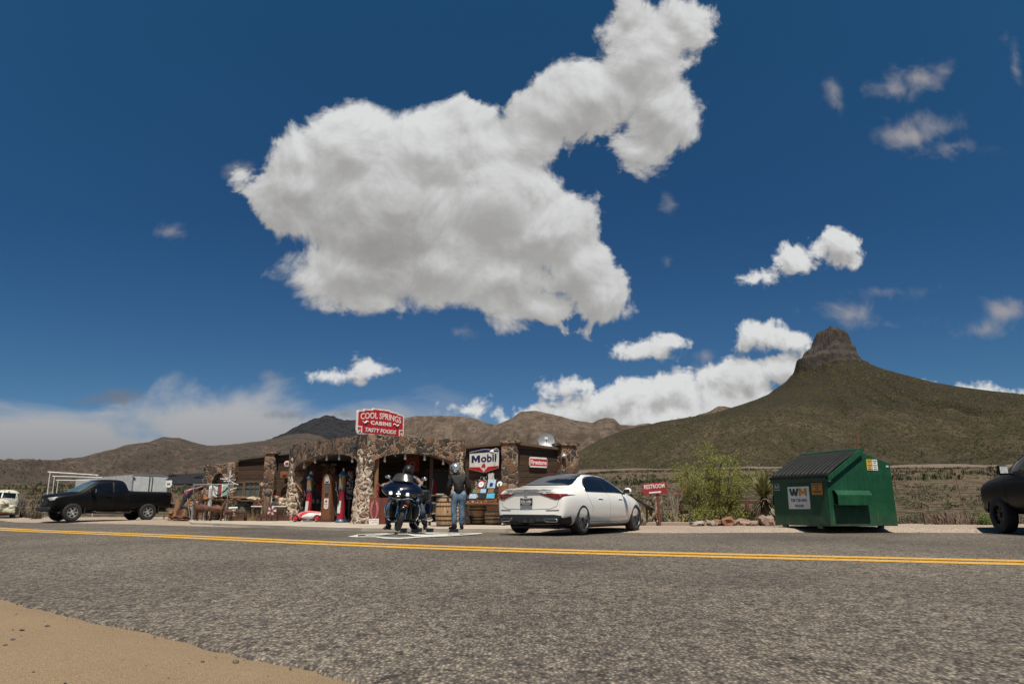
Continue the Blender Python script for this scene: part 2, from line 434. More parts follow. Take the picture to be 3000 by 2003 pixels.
def tag(o, label=None, cat=None, group=None, kind=None):
    if label: o['label'] = label
    if cat: o['category'] = cat
    if group: o['group'] = group
    if kind: o['kind'] = kind
    return o
def thing(name, label, cat, loc=(0, 0, 0), rz=0.0, group=None, scale=1.0):
    o = bpy.data.objects.new(name, None); COL.objects.link(o); o.empty_display_size = 0.2
    o.location = loc; o.rotation_euler = (0, 0, rz); o.scale = (scale,) * 3
    return tag(o, label, cat, group)
def copy_tree(o, parent=None):
    c = o.copy(); COL.objects.link(c)
    if parent is not None: c.parent = parent
    for ch in list(o.children): copy_tree(ch, c)
    return c
def baked(o):
    """evaluate modifiers into a plain mesh kept on the object"""
    bpy.context.view_layer.update()
    dg = bpy.context.evaluated_depsgraph_get()
    me = bpy.data.meshes.new_from_object(o.evaluated_get(dg))
    o.modifiers.clear(); o.data = me
    return o
def text_mesh(name, body, size, mtx, mat, parent=None, depth=0.004, bold=0.0, width=None, shear=0.0, align='CENTER', spacing=1.0, height=None):
    cu = bpy.data.curves.new(name, 'FONT'); cu.body = body; cu.size = size; cu.extrude = depth; cu.offset = bold
    cu.align_x = align; cu.align_y = 'CENTER'; cu.shear = shear; cu.space_character = spacing; cu.resolution_u = 3
    t = bpy.data.objects.new(name, cu); COL.objects.link(t); bpy.context.view_layer.update()
    me = bpy.data.meshes.new_from_object(t.evaluated_get(bpy.context.evaluated_depsgraph_get()))
    bpy.data.objects.remove(t)
    xs = [v.co.x for v in me.vertices]; ys = [v.co.y for v in me.vertices]
    cx, cy = (max(xs) + min(xs)) / 2, (max(ys) + min(ys)) / 2
    kx = width / (max(xs) - min(xs)) if width else 1.0
    ky = height / (max(ys) - min(ys)) if height else 1.0
    for v in me.vertices:
        if align == 'CENTER': v.co = Vector(((v.co.x - cx) * kx, (v.co.y - cy) * ky, v.co.z))
        v.co = mtx @ v.co
    me.name = name; me.materials.clear(); me.materials.append(MATS[mat] if isinstance(mat, str) else mat)
    o = bpy.data.objects.new(name, me); COL.objects.link(o)
    if parent is not None: o.parent = parent
    return o
def frame(origin, xdir, ydir):
    """matrix taking local x->xdir, y->ydir, z->their cross product"""
    x = Vector(xdir).normalized(); y = Vector(ydir); y = (y - x * y.dot(x)).normalized(); z = x.cross(y)
    return Matrix.Translation(Vector(origin)) @ Matrix((x, y, z)).transposed().to_4x4()
def lerp(a, b, t): return a + (b - a) * t
def interp(pts, x):
    if x <= pts[0][0]: return pts[0][1]
    for (a, b), (c, d) in zip(pts, pts[1:]):
        if x <= c: return b + (d - b) * (x - a) / (c - a)
    return pts[-1][1]
def fbm(p, o=5): return mnoise.fractal(Vector(p), 0.9, 2.0, o)
# ================================================================== terrain
m_, t_, b_ = newmat('desert_soil'); g_ = t_.geo()
def hill_material(name, soil, soil2, shrub, shrub2, sscale, cover, rockcol=None, rock_amt=0.0, band=0.0, streak=0.0, bumpk=1.0, cloud_shade=None):
    m, t, b = newmat(name); o = t.geo()
    big = t.noise(o, 0.012, 6, 0.6, 0.4); mid = t.noise(o, 0.09, 6, 0.62)
    col = t.mix(t.smooth(t.m('ADD', t.m('MULTIPLY', big, 0.6), t.m('MULTIPLY', mid, 0.4)), 0.38, 0.62), soil, soil2)
    if rockcol:
        rk = t.noise(t.v('MULTIPLY', o, (1, 1, 2.4)), 0.02, 8, 0.7, 0.5)
        col = t.mix(t.smooth(rk, 0.62 - rock_amt, 0.72 - rock_amt), col, rockcol)
    if band:
        wv = t.noise(t.v('MULTIPLY', o, (0.15, 0.15, 3.0)), 0.06, 6, 0.6)
        col = t.mix(t.smooth(wv, 0.45, 0.6, 0.0, band), col, tuple(c * 0.45 for c in soil))
    if streak:
        sk = t.noise(t.v('MULTIPLY', o, (1.0, 0.22, 0.22)), 0.05, 7, 0.65, 0.8)
        col = t.mix(t.smooth(sk, 0.42, 0.62, 0.0, streak), col, tuple(c * 0.5 for c in soil2))
    if cloud_shade:
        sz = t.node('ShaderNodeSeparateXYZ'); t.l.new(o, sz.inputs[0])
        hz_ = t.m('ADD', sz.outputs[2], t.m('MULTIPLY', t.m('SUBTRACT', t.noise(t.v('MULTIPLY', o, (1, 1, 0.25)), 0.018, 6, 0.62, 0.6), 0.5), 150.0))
        col = t.mix(t.smooth(hz_, cloud_shade[0], cloud_shade[1], 0.0, 0.80), col, (0.030, 0.025, 0.021))  # upper slope darkened by height: cloud shade put into the colour
    vv = t.voro(o, sscale, 'F1', 'Distance'); vc = t.voro(o, sscale, 'F1', 'Color')
    s = t.node('ShaderNodeSeparateColor'); t.l.new(vc, s.inputs[0])
    cov = t.m('ADD', cover, t.m('MULTIPLY', t.m('SUBTRACT', t.noise(o, sscale * 0.06, 4), 0.5), 0.5))
    rad = t.m('MULTIPLY', t.m('ADD', s.outputs[0], 0.25), cov)
    f = t.smooth(t.m('SUBTRACT', rad, vv), -0.02, 0.12)
    sh = t.mix(s.outputs[1], shrub, shrub2)
    col = t.mix(f, col, sh)
    t.l.new(col, b.inputs['Base Color']); b.inputs['Roughness'].default_value = 0.95
    b.inputs['Specular IOR Level'].default_value = 0.1
    bn = t.node('ShaderNodeBump'); bn.inputs['Strength'].default_value = 1.0; bn.inputs['Distance'].default_value = 1.2 / sscale * bumpk
    hh = t.m('ADD', t.m('MULTIPLY', f, 0.7), t.m('MULTIPLY', t.noise(o, sscale * 0.3, 8, 0.7), 1.2))
    t.l.new(hh, bn.inputs['Height']); t.l.new(bn.outputs[0], b.inputs['Normal'])
    return m
hill_material('desert_floor', (0.17, 0.125, 0.085), (0.125, 0.09, 0.062), (0.062, 0.058, 0.026), (0.10, 0.092, 0.048), 0.75, 0.62)
hill_material('butte_slope', (0.095, 0.071, 0.048), (0.058, 0.043, 0.030), (0.031, 0.032, 0.012), (0.062, 0.060, 0.024), 0.42, 0.66, streak=0.35, cloud_shade=(70, 115))
hill_material('mid_rock', (0.175, 0.132, 0.100), (0.130, 0.097, 0.075), (0.085, 0.070, 0.05), (0.12, 0.098, 0.07), 0.28, 0.42, (0.065, 0.050, 0.041), 0.08, 0.30, streak=0.75, bumpk=1.2)
hill_material('left_rock', (0.088, 0.069, 0.056), (0.066, 0.053, 0.044), (0.045, 0.042, 0.026), (0.066, 0.057, 0.038), 0.24, 0.48, (0.135, 0.085, 0.065), 0.08, 0.3, streak=0.4, bumpk=0.45)
hill_material('cloud_shaded_rock', (0.026, 0.026, 0.030), (0.034, 0.033, 0.036), (0.022, 0.023, 0.024), (0.03, 0.031, 0.032), 0.05, 0.4)  # far mountain and low ridge: cloud shade painted in as dark rock colour
hill_material('ochre_rock', (0.115, 0.093, 0.066), (0.092, 0.075, 0.056), (0.060, 0.054, 0.034), (0.088, 0.078, 0.05), 0.14, 0.5)
# dark volcanic cap
m_, t_, b_ = newmat('cap_rock'); o_ = t_.geo()
ck = t_.noise(t_.v('MULTIPLY', o_, (1, 1, 0.45)), 0.16, 9, 0.72, 0.6)
c_ = t_.ramp(ck, [(0.34, (0.012, 0.009, 0.007)), (0.5, (0.042, 0.032, 0.025)), (0.70, (0.085, 0.065, 0.050))])
wv_ = t_.noise(t_.v('MULTIPLY', o_, (0.12, 0.12, 2.2)), 0.12, 5, 0.6)
c_ = t_.mix(t_.smooth(wv_, 0.5, 0.62, 0, 0.5), c_, (0.03, 0.024, 0.02))
sp_ = t_.node('ShaderNodeSeparateXYZ'); t_.l.new(o_, sp_.inputs[0])
zb_ = t_.m('ADD', sp_.outputs[2], t_.m('MULTIPLY', t_.noise(o_, 0.2, 4), 6.0))
LEDGE = at(2430, 1030, 866.0).z + 3.0
c_ = t_.mix(t_.m('MULTIPLY', t_.smooth(zb_, LEDGE - 4, LEDGE - 1), t_.smooth(zb_, LEDGE + 4, LEDGE + 1)), c_, (0.072, 0.056, 0.046))
t_.l.new(c_, b_.inputs['Base Color']); b_.inputs['Roughness'].default_value = 0.95
bn_ = t_.node('ShaderNodeBump'); bn_.inputs['Strength'].default_value = 1.0; bn_.inputs['Distance'].default_value = 4.0
t_.l.new(ck, bn_.inputs['Height']); t_.l.new(bn_.outputs[0], b_.inputs['Normal'])

def gz(x, y):
    """height of the desert floor"""
    d = math.hypot(x * 0.6, y)
    k = 0.55 + 0.45 / (1 + math.exp(-max(-40, min(40, (x - 5) / 14.0))))
    z = interp([(0, -0.2), (36, -0.15), (48, 0.1), (62, 0.9), (120, 4.2), (250, 12.2), (420, 21), (700, 30), (1500, 40), (9000, 40)], d) * (k if d > 26 else 1)
    if y > 30:
        z += fbm((x * 0.02, y * 0.02, 3)) * min(1.2, (y - 30) * 0.01) * 0.8
    return z
rows = []
ys = [-60, -30, -12, -5, 0, 5, 10, 15, 20, 24, 28, 32, 36, 40, 45, 50, 56, 63, 70, 78, 87, 97, 108, 120, 134, 150, 168, 188, 210, 235, 265, 300, 340, 390, 450, 520, 600, 700, 850, 1100, 1500, 2200, 3500, 6000, 9000]
for y in ys:
    wdt = max(60, abs(y) * 1.6)
    rows.append([Vector((-wdt + 2 * wdt * j / 90, y, gz(-wdt + 2 * wdt * j / 90, y))) for j in range(91)])
tag(MB().grid(rows).build('ground', 'desert_floor'), kind='structure')

def ridge(name, prof, D, depth, mat, foot=None, amp=6.0, nscale=0.012, seed=0, nx=220, nr=46, back=0.6, gully=1.0, px0=None, px1=None, fine=0.0, power=1.0):
    a, b_ = px0 if px0 is not None else prof[0][0], px1 if px1 is not None else prof[-1][0]
    rws = []
    for i in range(nr + 1):
        s = i / nr * (1 + back)
        row = []
        for j in range(nx + 1):
            px = lerp(a, b_, j / nx)
            u, v = uv_of(px, interp(prof, px))
            zc = CAM_H + v * D
            Y = D - depth * (1 - s)
            x = u * (D + (Y - D) * 0.9)
            zf = (gz(x, D - depth) - 4) if foot is None else foot
            sh = max(0.0, s) if s <= 1 else max(0.0, 1 - (s - 1) / back * 0.95)
            hgt = sh ** power if s <= 1 else sh ** 0.8
            env = math.sin(math.pi * s) ** 0.8 * (1 - s) ** 0.45 + 0.05 if s < 1 else 0.05
            gl = mnoise.ridged_multi_fractal(Vector((x * nscale * 2.2 + seed, (Y * nscale) * 0.55, seed * 3.1)), 0.9, 2.1, 5, 1.0, 2.0) - 1.1
            n2 = fbm((x * nscale * 0.8 + seed * 7, Y * nscale * 0.8, seed), 5)
            z = zf + (zc - zf) * hgt + env * amp * (gl * 0.55 * gully + n2 * 0.7) + fine * fbm((x * 0.05, Y * 0.05, seed), 4)
            row.append(Vector((x, Y, z)))
        rws.append(row)
    o = MB().grid(rws).build(name, mat, smooth=80)
    return tag(o, kind='structure')

ridge('hills', [(-700, 1390), (-300, 1365), (0, 1351), (75, 1344), (170, 1348), (250, 1336), (340, 1313), (365, 1303), (440, 1293), (480, 1279), (525, 1282), (560, 1293), (610, 1303), (680, 1302), (720, 1296), (780, 1289), (850, 1272), (900, 1268), (940, 1275), (975, 1296), (1060, 1330), (1200, 1380)],
      1150, 820, 'left_rock', amp=16, nscale=0.010, seed=2, nx=340, nr=90, fine=0.8, power=1.2, gully=1.5)
ridge('hills', [(560, 1330), (700, 1302), (780, 1290), (830, 1270), (870, 1248), (900, 1233), (935, 1222), (955, 1215), (975, 1219), (1000, 1228), (1013, 1230), (1040, 1229), (1120, 1240), (1230, 1270), (1400, 1330)],
      2300, 900, 'cloud_shaded_rock', amp=14, nscale=0.004, seed=5, nr=40, fine=3)
ridge('hills', [(1050, 1290), (1120, 1245), (1180, 1222), (1225, 1215), (1310, 1216), (1380, 1221), (1420, 1235), (1448, 1242), (1480, 1275), (1600, 1340)],
      1900, 700, 'mid_rock', amp=26, nscale=0.008, seed=9, nr=70, gully=1.5, fine=1, power=1.25)
ridge('hills', [(1380, 1300), (1445, 1243), (1500, 1222), (1525, 1203), (1570, 1200), (1620, 1211), (1690, 1229), (1735, 1236), (1755, 1226), (1775, 1219), (1800, 1224), (1816, 1241), (1850, 1244), (1900, 1237), (1950, 1245), (2010, 1248), (2100, 1280), (2300, 1350)],
      1650, 700, 'mid_rock', amp=24, nscale=0.008, seed=13, nr=70, gully=1.4, fine=0.8, power=1.25)
ridge('hills', [(2020, 1260), (2040, 1214), (2060, 1205), (2090, 1196), (2103, 1183), (2125, 1185), (2145, 1192), (2180, 1215), (2220, 1260)],
      1250, 160, 'mid_rock', amp=8, nscale=0.02, seed=17, nx=90, nr=30, foot=60, fine=3)
ridge('hills', [(440, 1415), (470, 1392), (495, 1389), (540, 1388), (590, 1386), (640, 1384), (720, 1400), (800, 1420)],
      330, 90, 'cloud_shaded_rock', amp=1.0, nscale=0.03, seed=21, nx=80, nr=24, fine=0.2)  # low ridge added in dark colour to stand for a cloud shadow

# the butte: a cone of talus under a cliff-sided cap
BD = 900.0
BX = uv_of(2427, 1040)[0] * BD
def prof_m(pts, sign):
    out = []
    for px, py in pts:
        u, v = uv_of(px, py)
        out.append((abs(u * BD - BX), CAM_H + v * BD))
    return sorted(out)
PR = prof_m([(2425, 965), (2460, 968), (2474, 976), (2482, 986), (2494, 1021), (2500, 1024), (2507, 1046), (2519, 1071), (2583, 1100), (2639, 1122), (2702, 1147), (2766, 1166), (2843, 1185), (2915, 1202), (3000, 1210), (3150, 1224), (3500, 1300), (4300, 1420)], 1)
PL = prof_m([(2425, 965), (2412, 966), (2396, 975), (2391, 986), (2385, 1016), (2362, 1034), (2355, 1050), (2341, 1054), (2334, 1090), (2298, 1122), (2255, 1153), (2208, 1173), (2157, 1190), (2076, 1215), (2000, 1237), (1915, 1254), (1830, 1262), (1755, 1289), (1690, 1325), (1500, 1400), (1100, 1460)], -1)
PF = [(0, PR[0][1]), (19, PR[0][1] - 1), (25, PR[0][1] - 6), (28, PR[0][1] - 22), (34, PR[0][1] - 26), (39, PR[0][1] - 42), (48, PR[0][1] - 48), (90, 128), (140, 103), (200, 84), (300, 55), (400, 35), (500, 22), (620, 11), (760, 3)]
rws = []
na = 420
rads = [0, 6, 11, 15] + [17 + i * 0.9 for i in range(38)] + [52 + 2.2 * i for i in range(40)] + [142 + 6 * i for i in range(60)] + [505 + 14 * i for i in range(22)]
for r in rads:
    row = []
    for k in range(na + 1):
        a = 2 * math.pi * k / na
        cx_, cy_ = math.cos(a), math.sin(a)
        sst = lambda q: 0.0 if q <= 0.12 else 1.0 if q >= 0.80 else ((q - 0.12) / 0.68) ** 2 * (3 - 2 * (q - 0.12) / 0.68)
        wr = sst(cx_); wl = sst(-cx_); wf = 1 - wr - wl
        e = r
        if 8 < r < 70:
            e = r + 2.2 * fbm((cx_ * 3.0, cy_ * 3.0, r * 0.05), 4) + 1.3 * fbm((cx_ * 9, cy_ * 9, r * 0.12), 3)
        z = interp(PR, e) * wr + interp(PL, e) * wl + interp(PF, e) * wf
        x, y = BX + r * cx_, BD + r * cy_
        if r > 50:
            en = min(1, (r - 50) / 120.0)
            rd = mnoise.ridged_multi_fractal(Vector((cx_ * 4.5 + 3, cy_ * 4.5, r * 0.003)), 0.9, 2.0, 4, 1.0, 2.0) - 1.1
            z += en * (wf * 0.9 + 0.12) * (rd * 10.5 + 6 * fbm((x * 0.01, y * 0.01, 1), 4)) * (1 if r < 420 else max(0, 1 - (r - 420) / 200))
        elif r > 16:
            z += 2.6 * fbm((x * 0.16, y * 0.16, z * 0.05), 4)
        row.append(Vector((x, y, z)))
    rws.append(row)
mb = MB().grid(rws)
ncap = 0
for i, f in enumerate(mb.f):
    ring = i // na
    rr = rads[ring + 1]; a = 2 * math.pi * (i % na) / na
    cx_ = math.cos(a)
    lim = lerp(47, 40 if cx_ > 0 else 37.5, abs(cx_)) + 3 * fbm((math.cos(a) * 6, math.sin(a) * 6, 0), 3)
    mb.mi[i] = 1 if rr < lim else 0
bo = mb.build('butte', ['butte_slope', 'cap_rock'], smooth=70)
tag(bo, kind='structure')

# graded dirt track along the foot of the butte
mb = MB()
grain_mat('track_dirt', [(0.15, 0.117, 0.085), (0.21, 0.165, 0.12), (0.18, 0.138, 0.10)], 1.0, bump=0.2)
rows = []
for k in range(3):
    row = []
    for j in range(80):
        px = lerp(1690, 3300, j / 79); u, v = uv_of(px, 1378)
        Y = 243 + k * 11 + 5 * math.sin(px * 0.004); row.append(Vector((u * Y, Y, gz(u * Y, Y) + 0.45 + k * 0.35)))
    rows.append(row)
tag(mb.grid(rows).build('dirt_track', 'track_dirt'), kind='structure')

# ================================================================== road, shoulders, forecourt
ZR = -0.08
grain_mat('asphalt', [(0.021, 0.019, 0.017), (0.143, 0.118, 0.094), (0.265, 0.219, 0.170), (0.42, 0.36, 0.285), (0.178, 0.155, 0.132), (0.095, 0.080, 0.066)], 52.0, bump=1.0, big=((0.052, 0.044, 0.037), 0.62), bdist=0.016, coarse=0.22, amp2=0.40, mottle=0.55, dots=((0.035, 0.03, 0.027), 1.3, 0.86))
grain_mat('gravel', [(0.34, 0.27, 0.205), (0.50, 0.405, 0.315), (0.41, 0.33, 0.255)], 26.0, bump=0.9, big=((0.29, 0.225, 0.175), 0.5), bdist=0.02, coarse=0.4, dots=((0.08, 0.06, 0.05), 5.0, 0.72))
grain_mat('sand', [(0.26, 0.182, 0.108), (0.37, 0.268, 0.162), (0.31, 0.222, 0.132)], 150.0, bump=0.9, big=((0.27, 0.19, 0.11), 0.5), bdist=0.006, coarse=1.2, dots=((0.045, 0.036, 0.03), 16.0, 0.80), amp2=0.3)
pm('concrete', (0.42, 0.36, 0.285), (0.31, 0.265, 0.215), scale=0.7, rough=0.85, bump=0.3, bscale=30)
# worn paint: the chips show through
def paint_mat(name, col, wear):
    m, t, b = newmat(name); o = t.geo()
    dd = t.voro(o, 46.0, 'F1', 'Distance')
    f = t.smooth(t.m('ADD', t.m('MULTIPLY', dd, 0.55), t.m('MULTIPLY', t.noise(o, 6, 6, 0.7), 0.8)), wear, wear + 0.12)
    c = t.mix(t.noise(o, 12, 5), col, tuple(x * 0.72 for x in col))
    t.l.new(t.mix(f, c, (0.06, 0.052, 0.045)), b.inputs['Base Color']); b.inputs['Roughness'].default_value = 0.75
    bn = t.node('ShaderNodeBump'); bn.inputs['Strength'].default_value = 0.9; bn.inputs['Distance'].default_value = 0.01
    t.l.new(t.m('MULTIPLY', dd, -1), bn.inputs['Height']); t.l.new(bn.outputs[0], b.inputs['Normal'])
paint_mat('yellow_paint', (0.62, 0.345, 0.045), 0.80)
paint_mat('white_paint', (0.62, 0.62, 0.55), 0.84)

NEAR = [ground_at(x, y, ZR) for x, y in [(0, 1749), (130, 1782), (255, 1812), (447, 1852), (702, 1914), (894, 1954), (1079, 2001)]]
NEAR = [Vector((-40, 40, ZR)), Vector((-18, 19.5, ZR)), Vector((-9, 10.8, ZR))] + NEAR + [Vector((2.6, 0.2, ZR)), Vector((9, -4, ZR)), Vector((30, -14, ZR)), Vector((90, -30, ZR))]
FAR = [ground_at(x, y, ZR) for x, y in [(0, 1527.5), (300, 1533), (600, 1541), (1000, 1550), (1300, 1556.5), (1700, 1559), (2000, 1560), (2500, 1559), (3000, 1561)]]
FAR = [Vector((-60, 78, ZR)), Vector((-36, 48, ZR))] + FAR + [Vector((22, 19.6, ZR)), Vector((34, 17, ZR)), Vector((60, 8, ZR)), Vector((110, -14, ZR))]
YEL = [ground_at(x, y, ZR) for x, y in [(0, 1554.3), (300, 1564), (600, 1577), (1000, 1599), (1500, 1621), (2000, 1631.5), (2500, 1642), (3000, 1654)]]
YEL = [Vector((-50, 60, ZR)), Vector((-26, 34, ZR))] + YEL + [Vector((13, 6.3, ZR)), Vector((25, 1, ZR)), Vector((60, -14, ZR))]
def catmull(pts, per=12):
    out = []
    for i in range(len(pts) - 1):
        p0 = pts[max(0, i - 1)]; p1 = pts[i]; p2 = pts[i + 1]; p3 = pts[min(len(pts) - 1, i + 2)]
        for k in range(per):
            t = k / per
            out.append(0.5 * ((2 * p1) + (p2 - p0) * t + (2 * p0 - 5 * p1 + 4 * p2 - p3) * t * t + (3 * p1 - p0 - 3 * p2 + p3) * t ** 3))
    out.append(pts[-1].copy())
    return out
def resample(pts, n):
    L = [0]
    for a, b in zip(pts, pts[1:]): L.append(L[-1] + (b - a).length)
    out = []; j = 0
    for i in range(n):
        d = L[-1] * i / (n - 1)
        while j < len(L) - 2 and L[j + 1] < d: j += 1
        out.append(pts[j].lerp(pts[j + 1], (d - L[j]) / max(1e-9, L[j + 1] - L[j])))
    return out
def offset_line(pts, d):
    out = []
    for i, p in enumerate(pts):
        t = (pts[min(i + 1, len(pts) - 1)] - pts[max(i - 1, 0)]); n = Vector((-t.y, t.x, 0)).normalized()
        out.append(p + n * d)
    return out
nearc = catmull(NEAR, 60); farc = catmull(FAR, 60)
for i, p in enumerate(nearc):      # broken edge of the chip seal
    if abs(p.y) < 22: p += Vector((0.5, 0.6, 0)) * (0.045 * fbm((p.x * 1.6, p.y * 1.6, 0), 4) + 0.030 * fbm((p.x * 11, p.y * 11, 4), 4))
for i, p in enumerate(farc):
    p += Vector((0.0, 1.0, 0)) * (0.20 * fbm((p.x * 0.5, p.y * 0.5, 2), 4) + 0.05 * fbm((p.x * 5, p.y * 5, 3), 3))
nn = resample(nearc, 2700); ff = resample(farc, 2700)
rows = []
lip = [p + Vector((-0.02, -0.025, -0.03)) for p in nn]
rows.append(lip)
for k in range(25):
    t = k / 24
    rows.append([a.lerp(b, t) + Vector((0, 0, 0.03 * math.sin(math.pi * t))) for a, b in zip(nn, ff)])
road = MB().grid(rows).build('road', 'asphalt', smooth=60); tag(road, kind='structure')
roadbvh = BVHTree.FromObject(road, bpy.context.evaluated_depsgraph_get()) if False else None
def road_z(p):
    best = min(range(0, 2700, 9), key=lambda i: (nn[i].lerp(ff[i], 0.5) - p).length)
    a, b = nn[best], ff[best]; t = (p - a).dot(b - a) / (b - a).length_squared
    return ZR + 0.03 * math.sin(math.pi * min(1, max(0, t)))
yc = resample(catmull(YEL, 16), 260)
for _ in range(90):
    yc = [yc[0]] + [(yc[i - 1] + yc[i] * 2 + yc[i + 1]) / 4 for i in range(1, len(yc) - 1)] + [yc[-1]]
for p in yc: p.z = road_z(p)
for d in (-0.31, 0.31):
    mb = MB(); a = offset_line(yc, d - 0.195); b = offset_line(yc, d + 0.195)
    mb.grid([[p + Vector((0, 0, 0.004)) for p in a], [p + Vector((0, 0, 0.004)) for p in b]])
    tag(mb.build('road_line', 'yellow_paint', smooth=0), kind='structure')

# near sandy shoulder
rows = []
for k in range(7):
    d = [0.12, -0.0, -0.25, -0.8, -2.0, -6.0, -25.0][k]
    row = []
    for i, p in enumerate(nn[::2]):
        q = p + Vector((0.66, 0.75, 0)) * d
        q.z = -0.091 + (0.012 if k in (2, 3, 4) else 0.0) + 0.02 * fbm((q.x * 1.5, q.y * 1.5, 8), 4) * min(1, -min(0, d) * 2) - (0.03 if k == 0 else 0)
        row.append(q)
    rows.append(row)
tag(MB().grid(rows).build('sand_shoulder', 'sand', smooth=60), kind='structure')

# gravel lot beyond the road
rows = []
fl = ff[60:2610]
for k, (d, z) in enumerate([(-0.25, -0.10), (0.0, ZR - 0.004), (0.7, -0.055), (1.6, -0.02), (3.0, 0.0), (6.0, 0.0), (9.0, 0.0), (13.0, 0.005), (20.0, 0.0)]):
    row = []
    for i, p in enumerate(fl[::6]):
        x_out = 1.0 if p.x < 0 else 1.0 - p.x / 3 * 0.38 if p.x < 3 else max(0.25, 0.62 - (p.x - 3) / 10.0)
        dd = d * (x_out if d > 0 else 1)
        q = p + Vector((0.10, 0.995, 0)) * dd
        q.z = z + (0.02 * fbm((q.x * 0.8, q.y * 0.8, 4), 4) if d > 0 else 0) + (0.05 * max(0, min(1, (q.x - 4) / 6)) if d > 1 else 0)
        row.append(q)
    rows.append(row)
tag(MB().grid(rows).build('gravel_lot', 'gravel', smooth=60), kind='structure')

# concrete apron round the pumps
AP = [ground_at(x, y, 0.02) for x, y in [(1480, 1547.5), (1250, 1547), (1060, 1545.5), (900, 1541), (760, 1536), (560, 1529.5)]] + [Vector((-17, 40, 0.02)), Vector((0, 40, 0.02)), Vector((3.5, 32, 0.02)), Vector((1.6, 24, 0.02))]
mb = MB(); mb.prism([(p.x, p.y) for p in AP], 0.10, Matrix.Translation((0, 0, -0.085)))
tag(mb.build('concrete_apron', 'concrete', smooth=0), kind='structure')

# painted route shield on the road
def road_pt(px, py):
    p = ground_at(px, py, ZR); p.z = road_z(p); p = ground_at(px, py, p.z); p.z = road_z(p) + 0.005; return p
def paint_strip(pts, name='road_marking'):
    mb = MB()
    for (ax, ay, aw), (bx, by, bw) in zip(pts, pts[1:]):
        n = 8
        r1 = [road_pt(lerp(ax, bx, i / n), lerp(ay, by, i / n) - lerp(aw, bw, i / n)) for i in range(n + 1)]
        r2 = [road_pt(lerp(ax, bx, i / n), lerp(ay, by, i / n) + lerp(aw, bw, i / n)) for i in range(n + 1)]
        mb.grid([r1, r2])
    return mb
mb = MB()
def Z8(x, y): return 980 + x / 4.698, 1530 + y / 4.698
def strip8(pts):
    q = [(*Z8(x, y), w_ / 4.698) for x, y, w_ in pts]
    s = paint_strip(q); mb.add(s.v, s.f)
strip8([(195, 195, 3), (320, 185, 18)]); strip8([(310, 165, 3), (600, 155, 4), (910, 140, 4)])
strip8([(320, 197, 4), (560, 195, 6), (700, 213, 10), (900, 218, 8), (1200, 196, 7), (1600, 180, 6), (2030, 150, 5)])
strip8([(870, 158, 5), (1000, 158, 6), (1100, 176, 12), (1300, 178, 9), (1560, 172, 5)]); strip8([(980, 140, 3), (1400, 142, 4), (2030, 148, 3)])
strip8([(1250, 152, 4), (1500, 162, 5), (1720, 160, 5), (1720, 172, 4)]); strip8([(420, 178, 4), (640, 168, 6), (830, 152, 3)])
tag(mb.build('road_marking', 'white_paint', smooth=0, recalc=False), kind='structure')
# ================================================================== the stone store
stone_mat('dark_stone', 3.4, [(0.075, 0.044, 0.026), (0.155, 0.078, 0.040), (0.045, 0.034, 0.028), (0.26, 0.145, 0.085), (0.10, 0.058, 0.036), (0.20, 0.105, 0.054), (0.060, 0.046, 0.038), (0.30, 0.20, 0.135)], (0.38, 0.31, 0.23), gap=0.045)
stone_mat('pale_stone', 4.2, [(0.26, 0.20, 0.155), (0.33, 0.225, 0.165), (0.22, 0.18, 0.145), (0.38, 0.29, 0.225), (0.28, 0.185, 0.14), (0.20, 0.165, 0.14)], (0.66, 0.55, 0.42), gap=0.12)
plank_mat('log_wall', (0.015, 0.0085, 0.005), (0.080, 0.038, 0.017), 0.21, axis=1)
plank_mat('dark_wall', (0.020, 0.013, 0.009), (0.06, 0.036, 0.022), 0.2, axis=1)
plank_mat('grey_board', (0.09, 0.07, 0.055), (0.17, 0.13, 0.10), 0.16, axis=0, along=1)
pm('tar_roof', (0.06, 0.052, 0.046), (0.10, 0.085, 0.07), scale=2)
pm('timber', (0.28, 0.15, 0.062), (0.17, 0.085, 0.035), scale=6, stretch=(6, 1, 6), bump=0.3)
pm('old_timber', (0.17, 0.115, 0.07), (0.085, 0.055, 0.035), scale=5, stretch=(5, 5, 1), bump=0.4)
pm('dark_timber', (0.075, 0.042, 0.026), (0.04, 0.024, 0.016), scale=5, bump=0.3)
pm('white_enamel', (0.78, 0.775, 0.74), (0.66, 0.65, 0.60), scale=4, rough=0.35)
pm('dull_white', (0.62, 0.61, 0.58), (0.45, 0.44, 0.42), scale=5, rough=0.6)
pm('navy_enamel', (0.010, 0.014, 0.075), (0.016, 0.02, 0.085), rough=0.35)
pm('red_enamel', (0.50, 0.018, 0.016), (0.42, 0.012, 0.014), rough=0.35)
pm('pump_red', (0.36, 0.010, 0.028), (0.26, 0.008, 0.02), scale=3, rough=0.35)
pm('pump_blue', (0.035, 0.115, 0.20), (0.03, 0.085, 0.15), rough=0.4)
pm('black_paint', (0.012, 0.012, 0.013), (0.02, 0.02, 0.02), rough=0.45)
pm('black_rubber', (0.014, 0.014, 0.014), (0.024, 0.023, 0.022), scale=20, rough=0.75, bump=0.2)
pm('steel', (0.55, 0.55, 0.55), (0.42, 0.42, 0.42), rough=0.28, metal=1.0)
pm('chrome', (0.80, 0.80, 0.80), (0.74, 0.74, 0.74), rough=0.08, metal=1.0)
pm('galvanised', (0.42, 0.43, 0.43), (0.32, 0.33, 0.33), rough=0.5, metal=0.6)
pm('amber_glass', (0.30, 0.19, 0.075), (0.20, 0.125, 0.05), scale=3, rough=0.08, spec=0.8, stretch=(6, 6, 0.5))
pm('dark_glass', (0.004, 0.006, 0.010), (0.006, 0.008, 0.013), rough=0.06, spec=0.32)
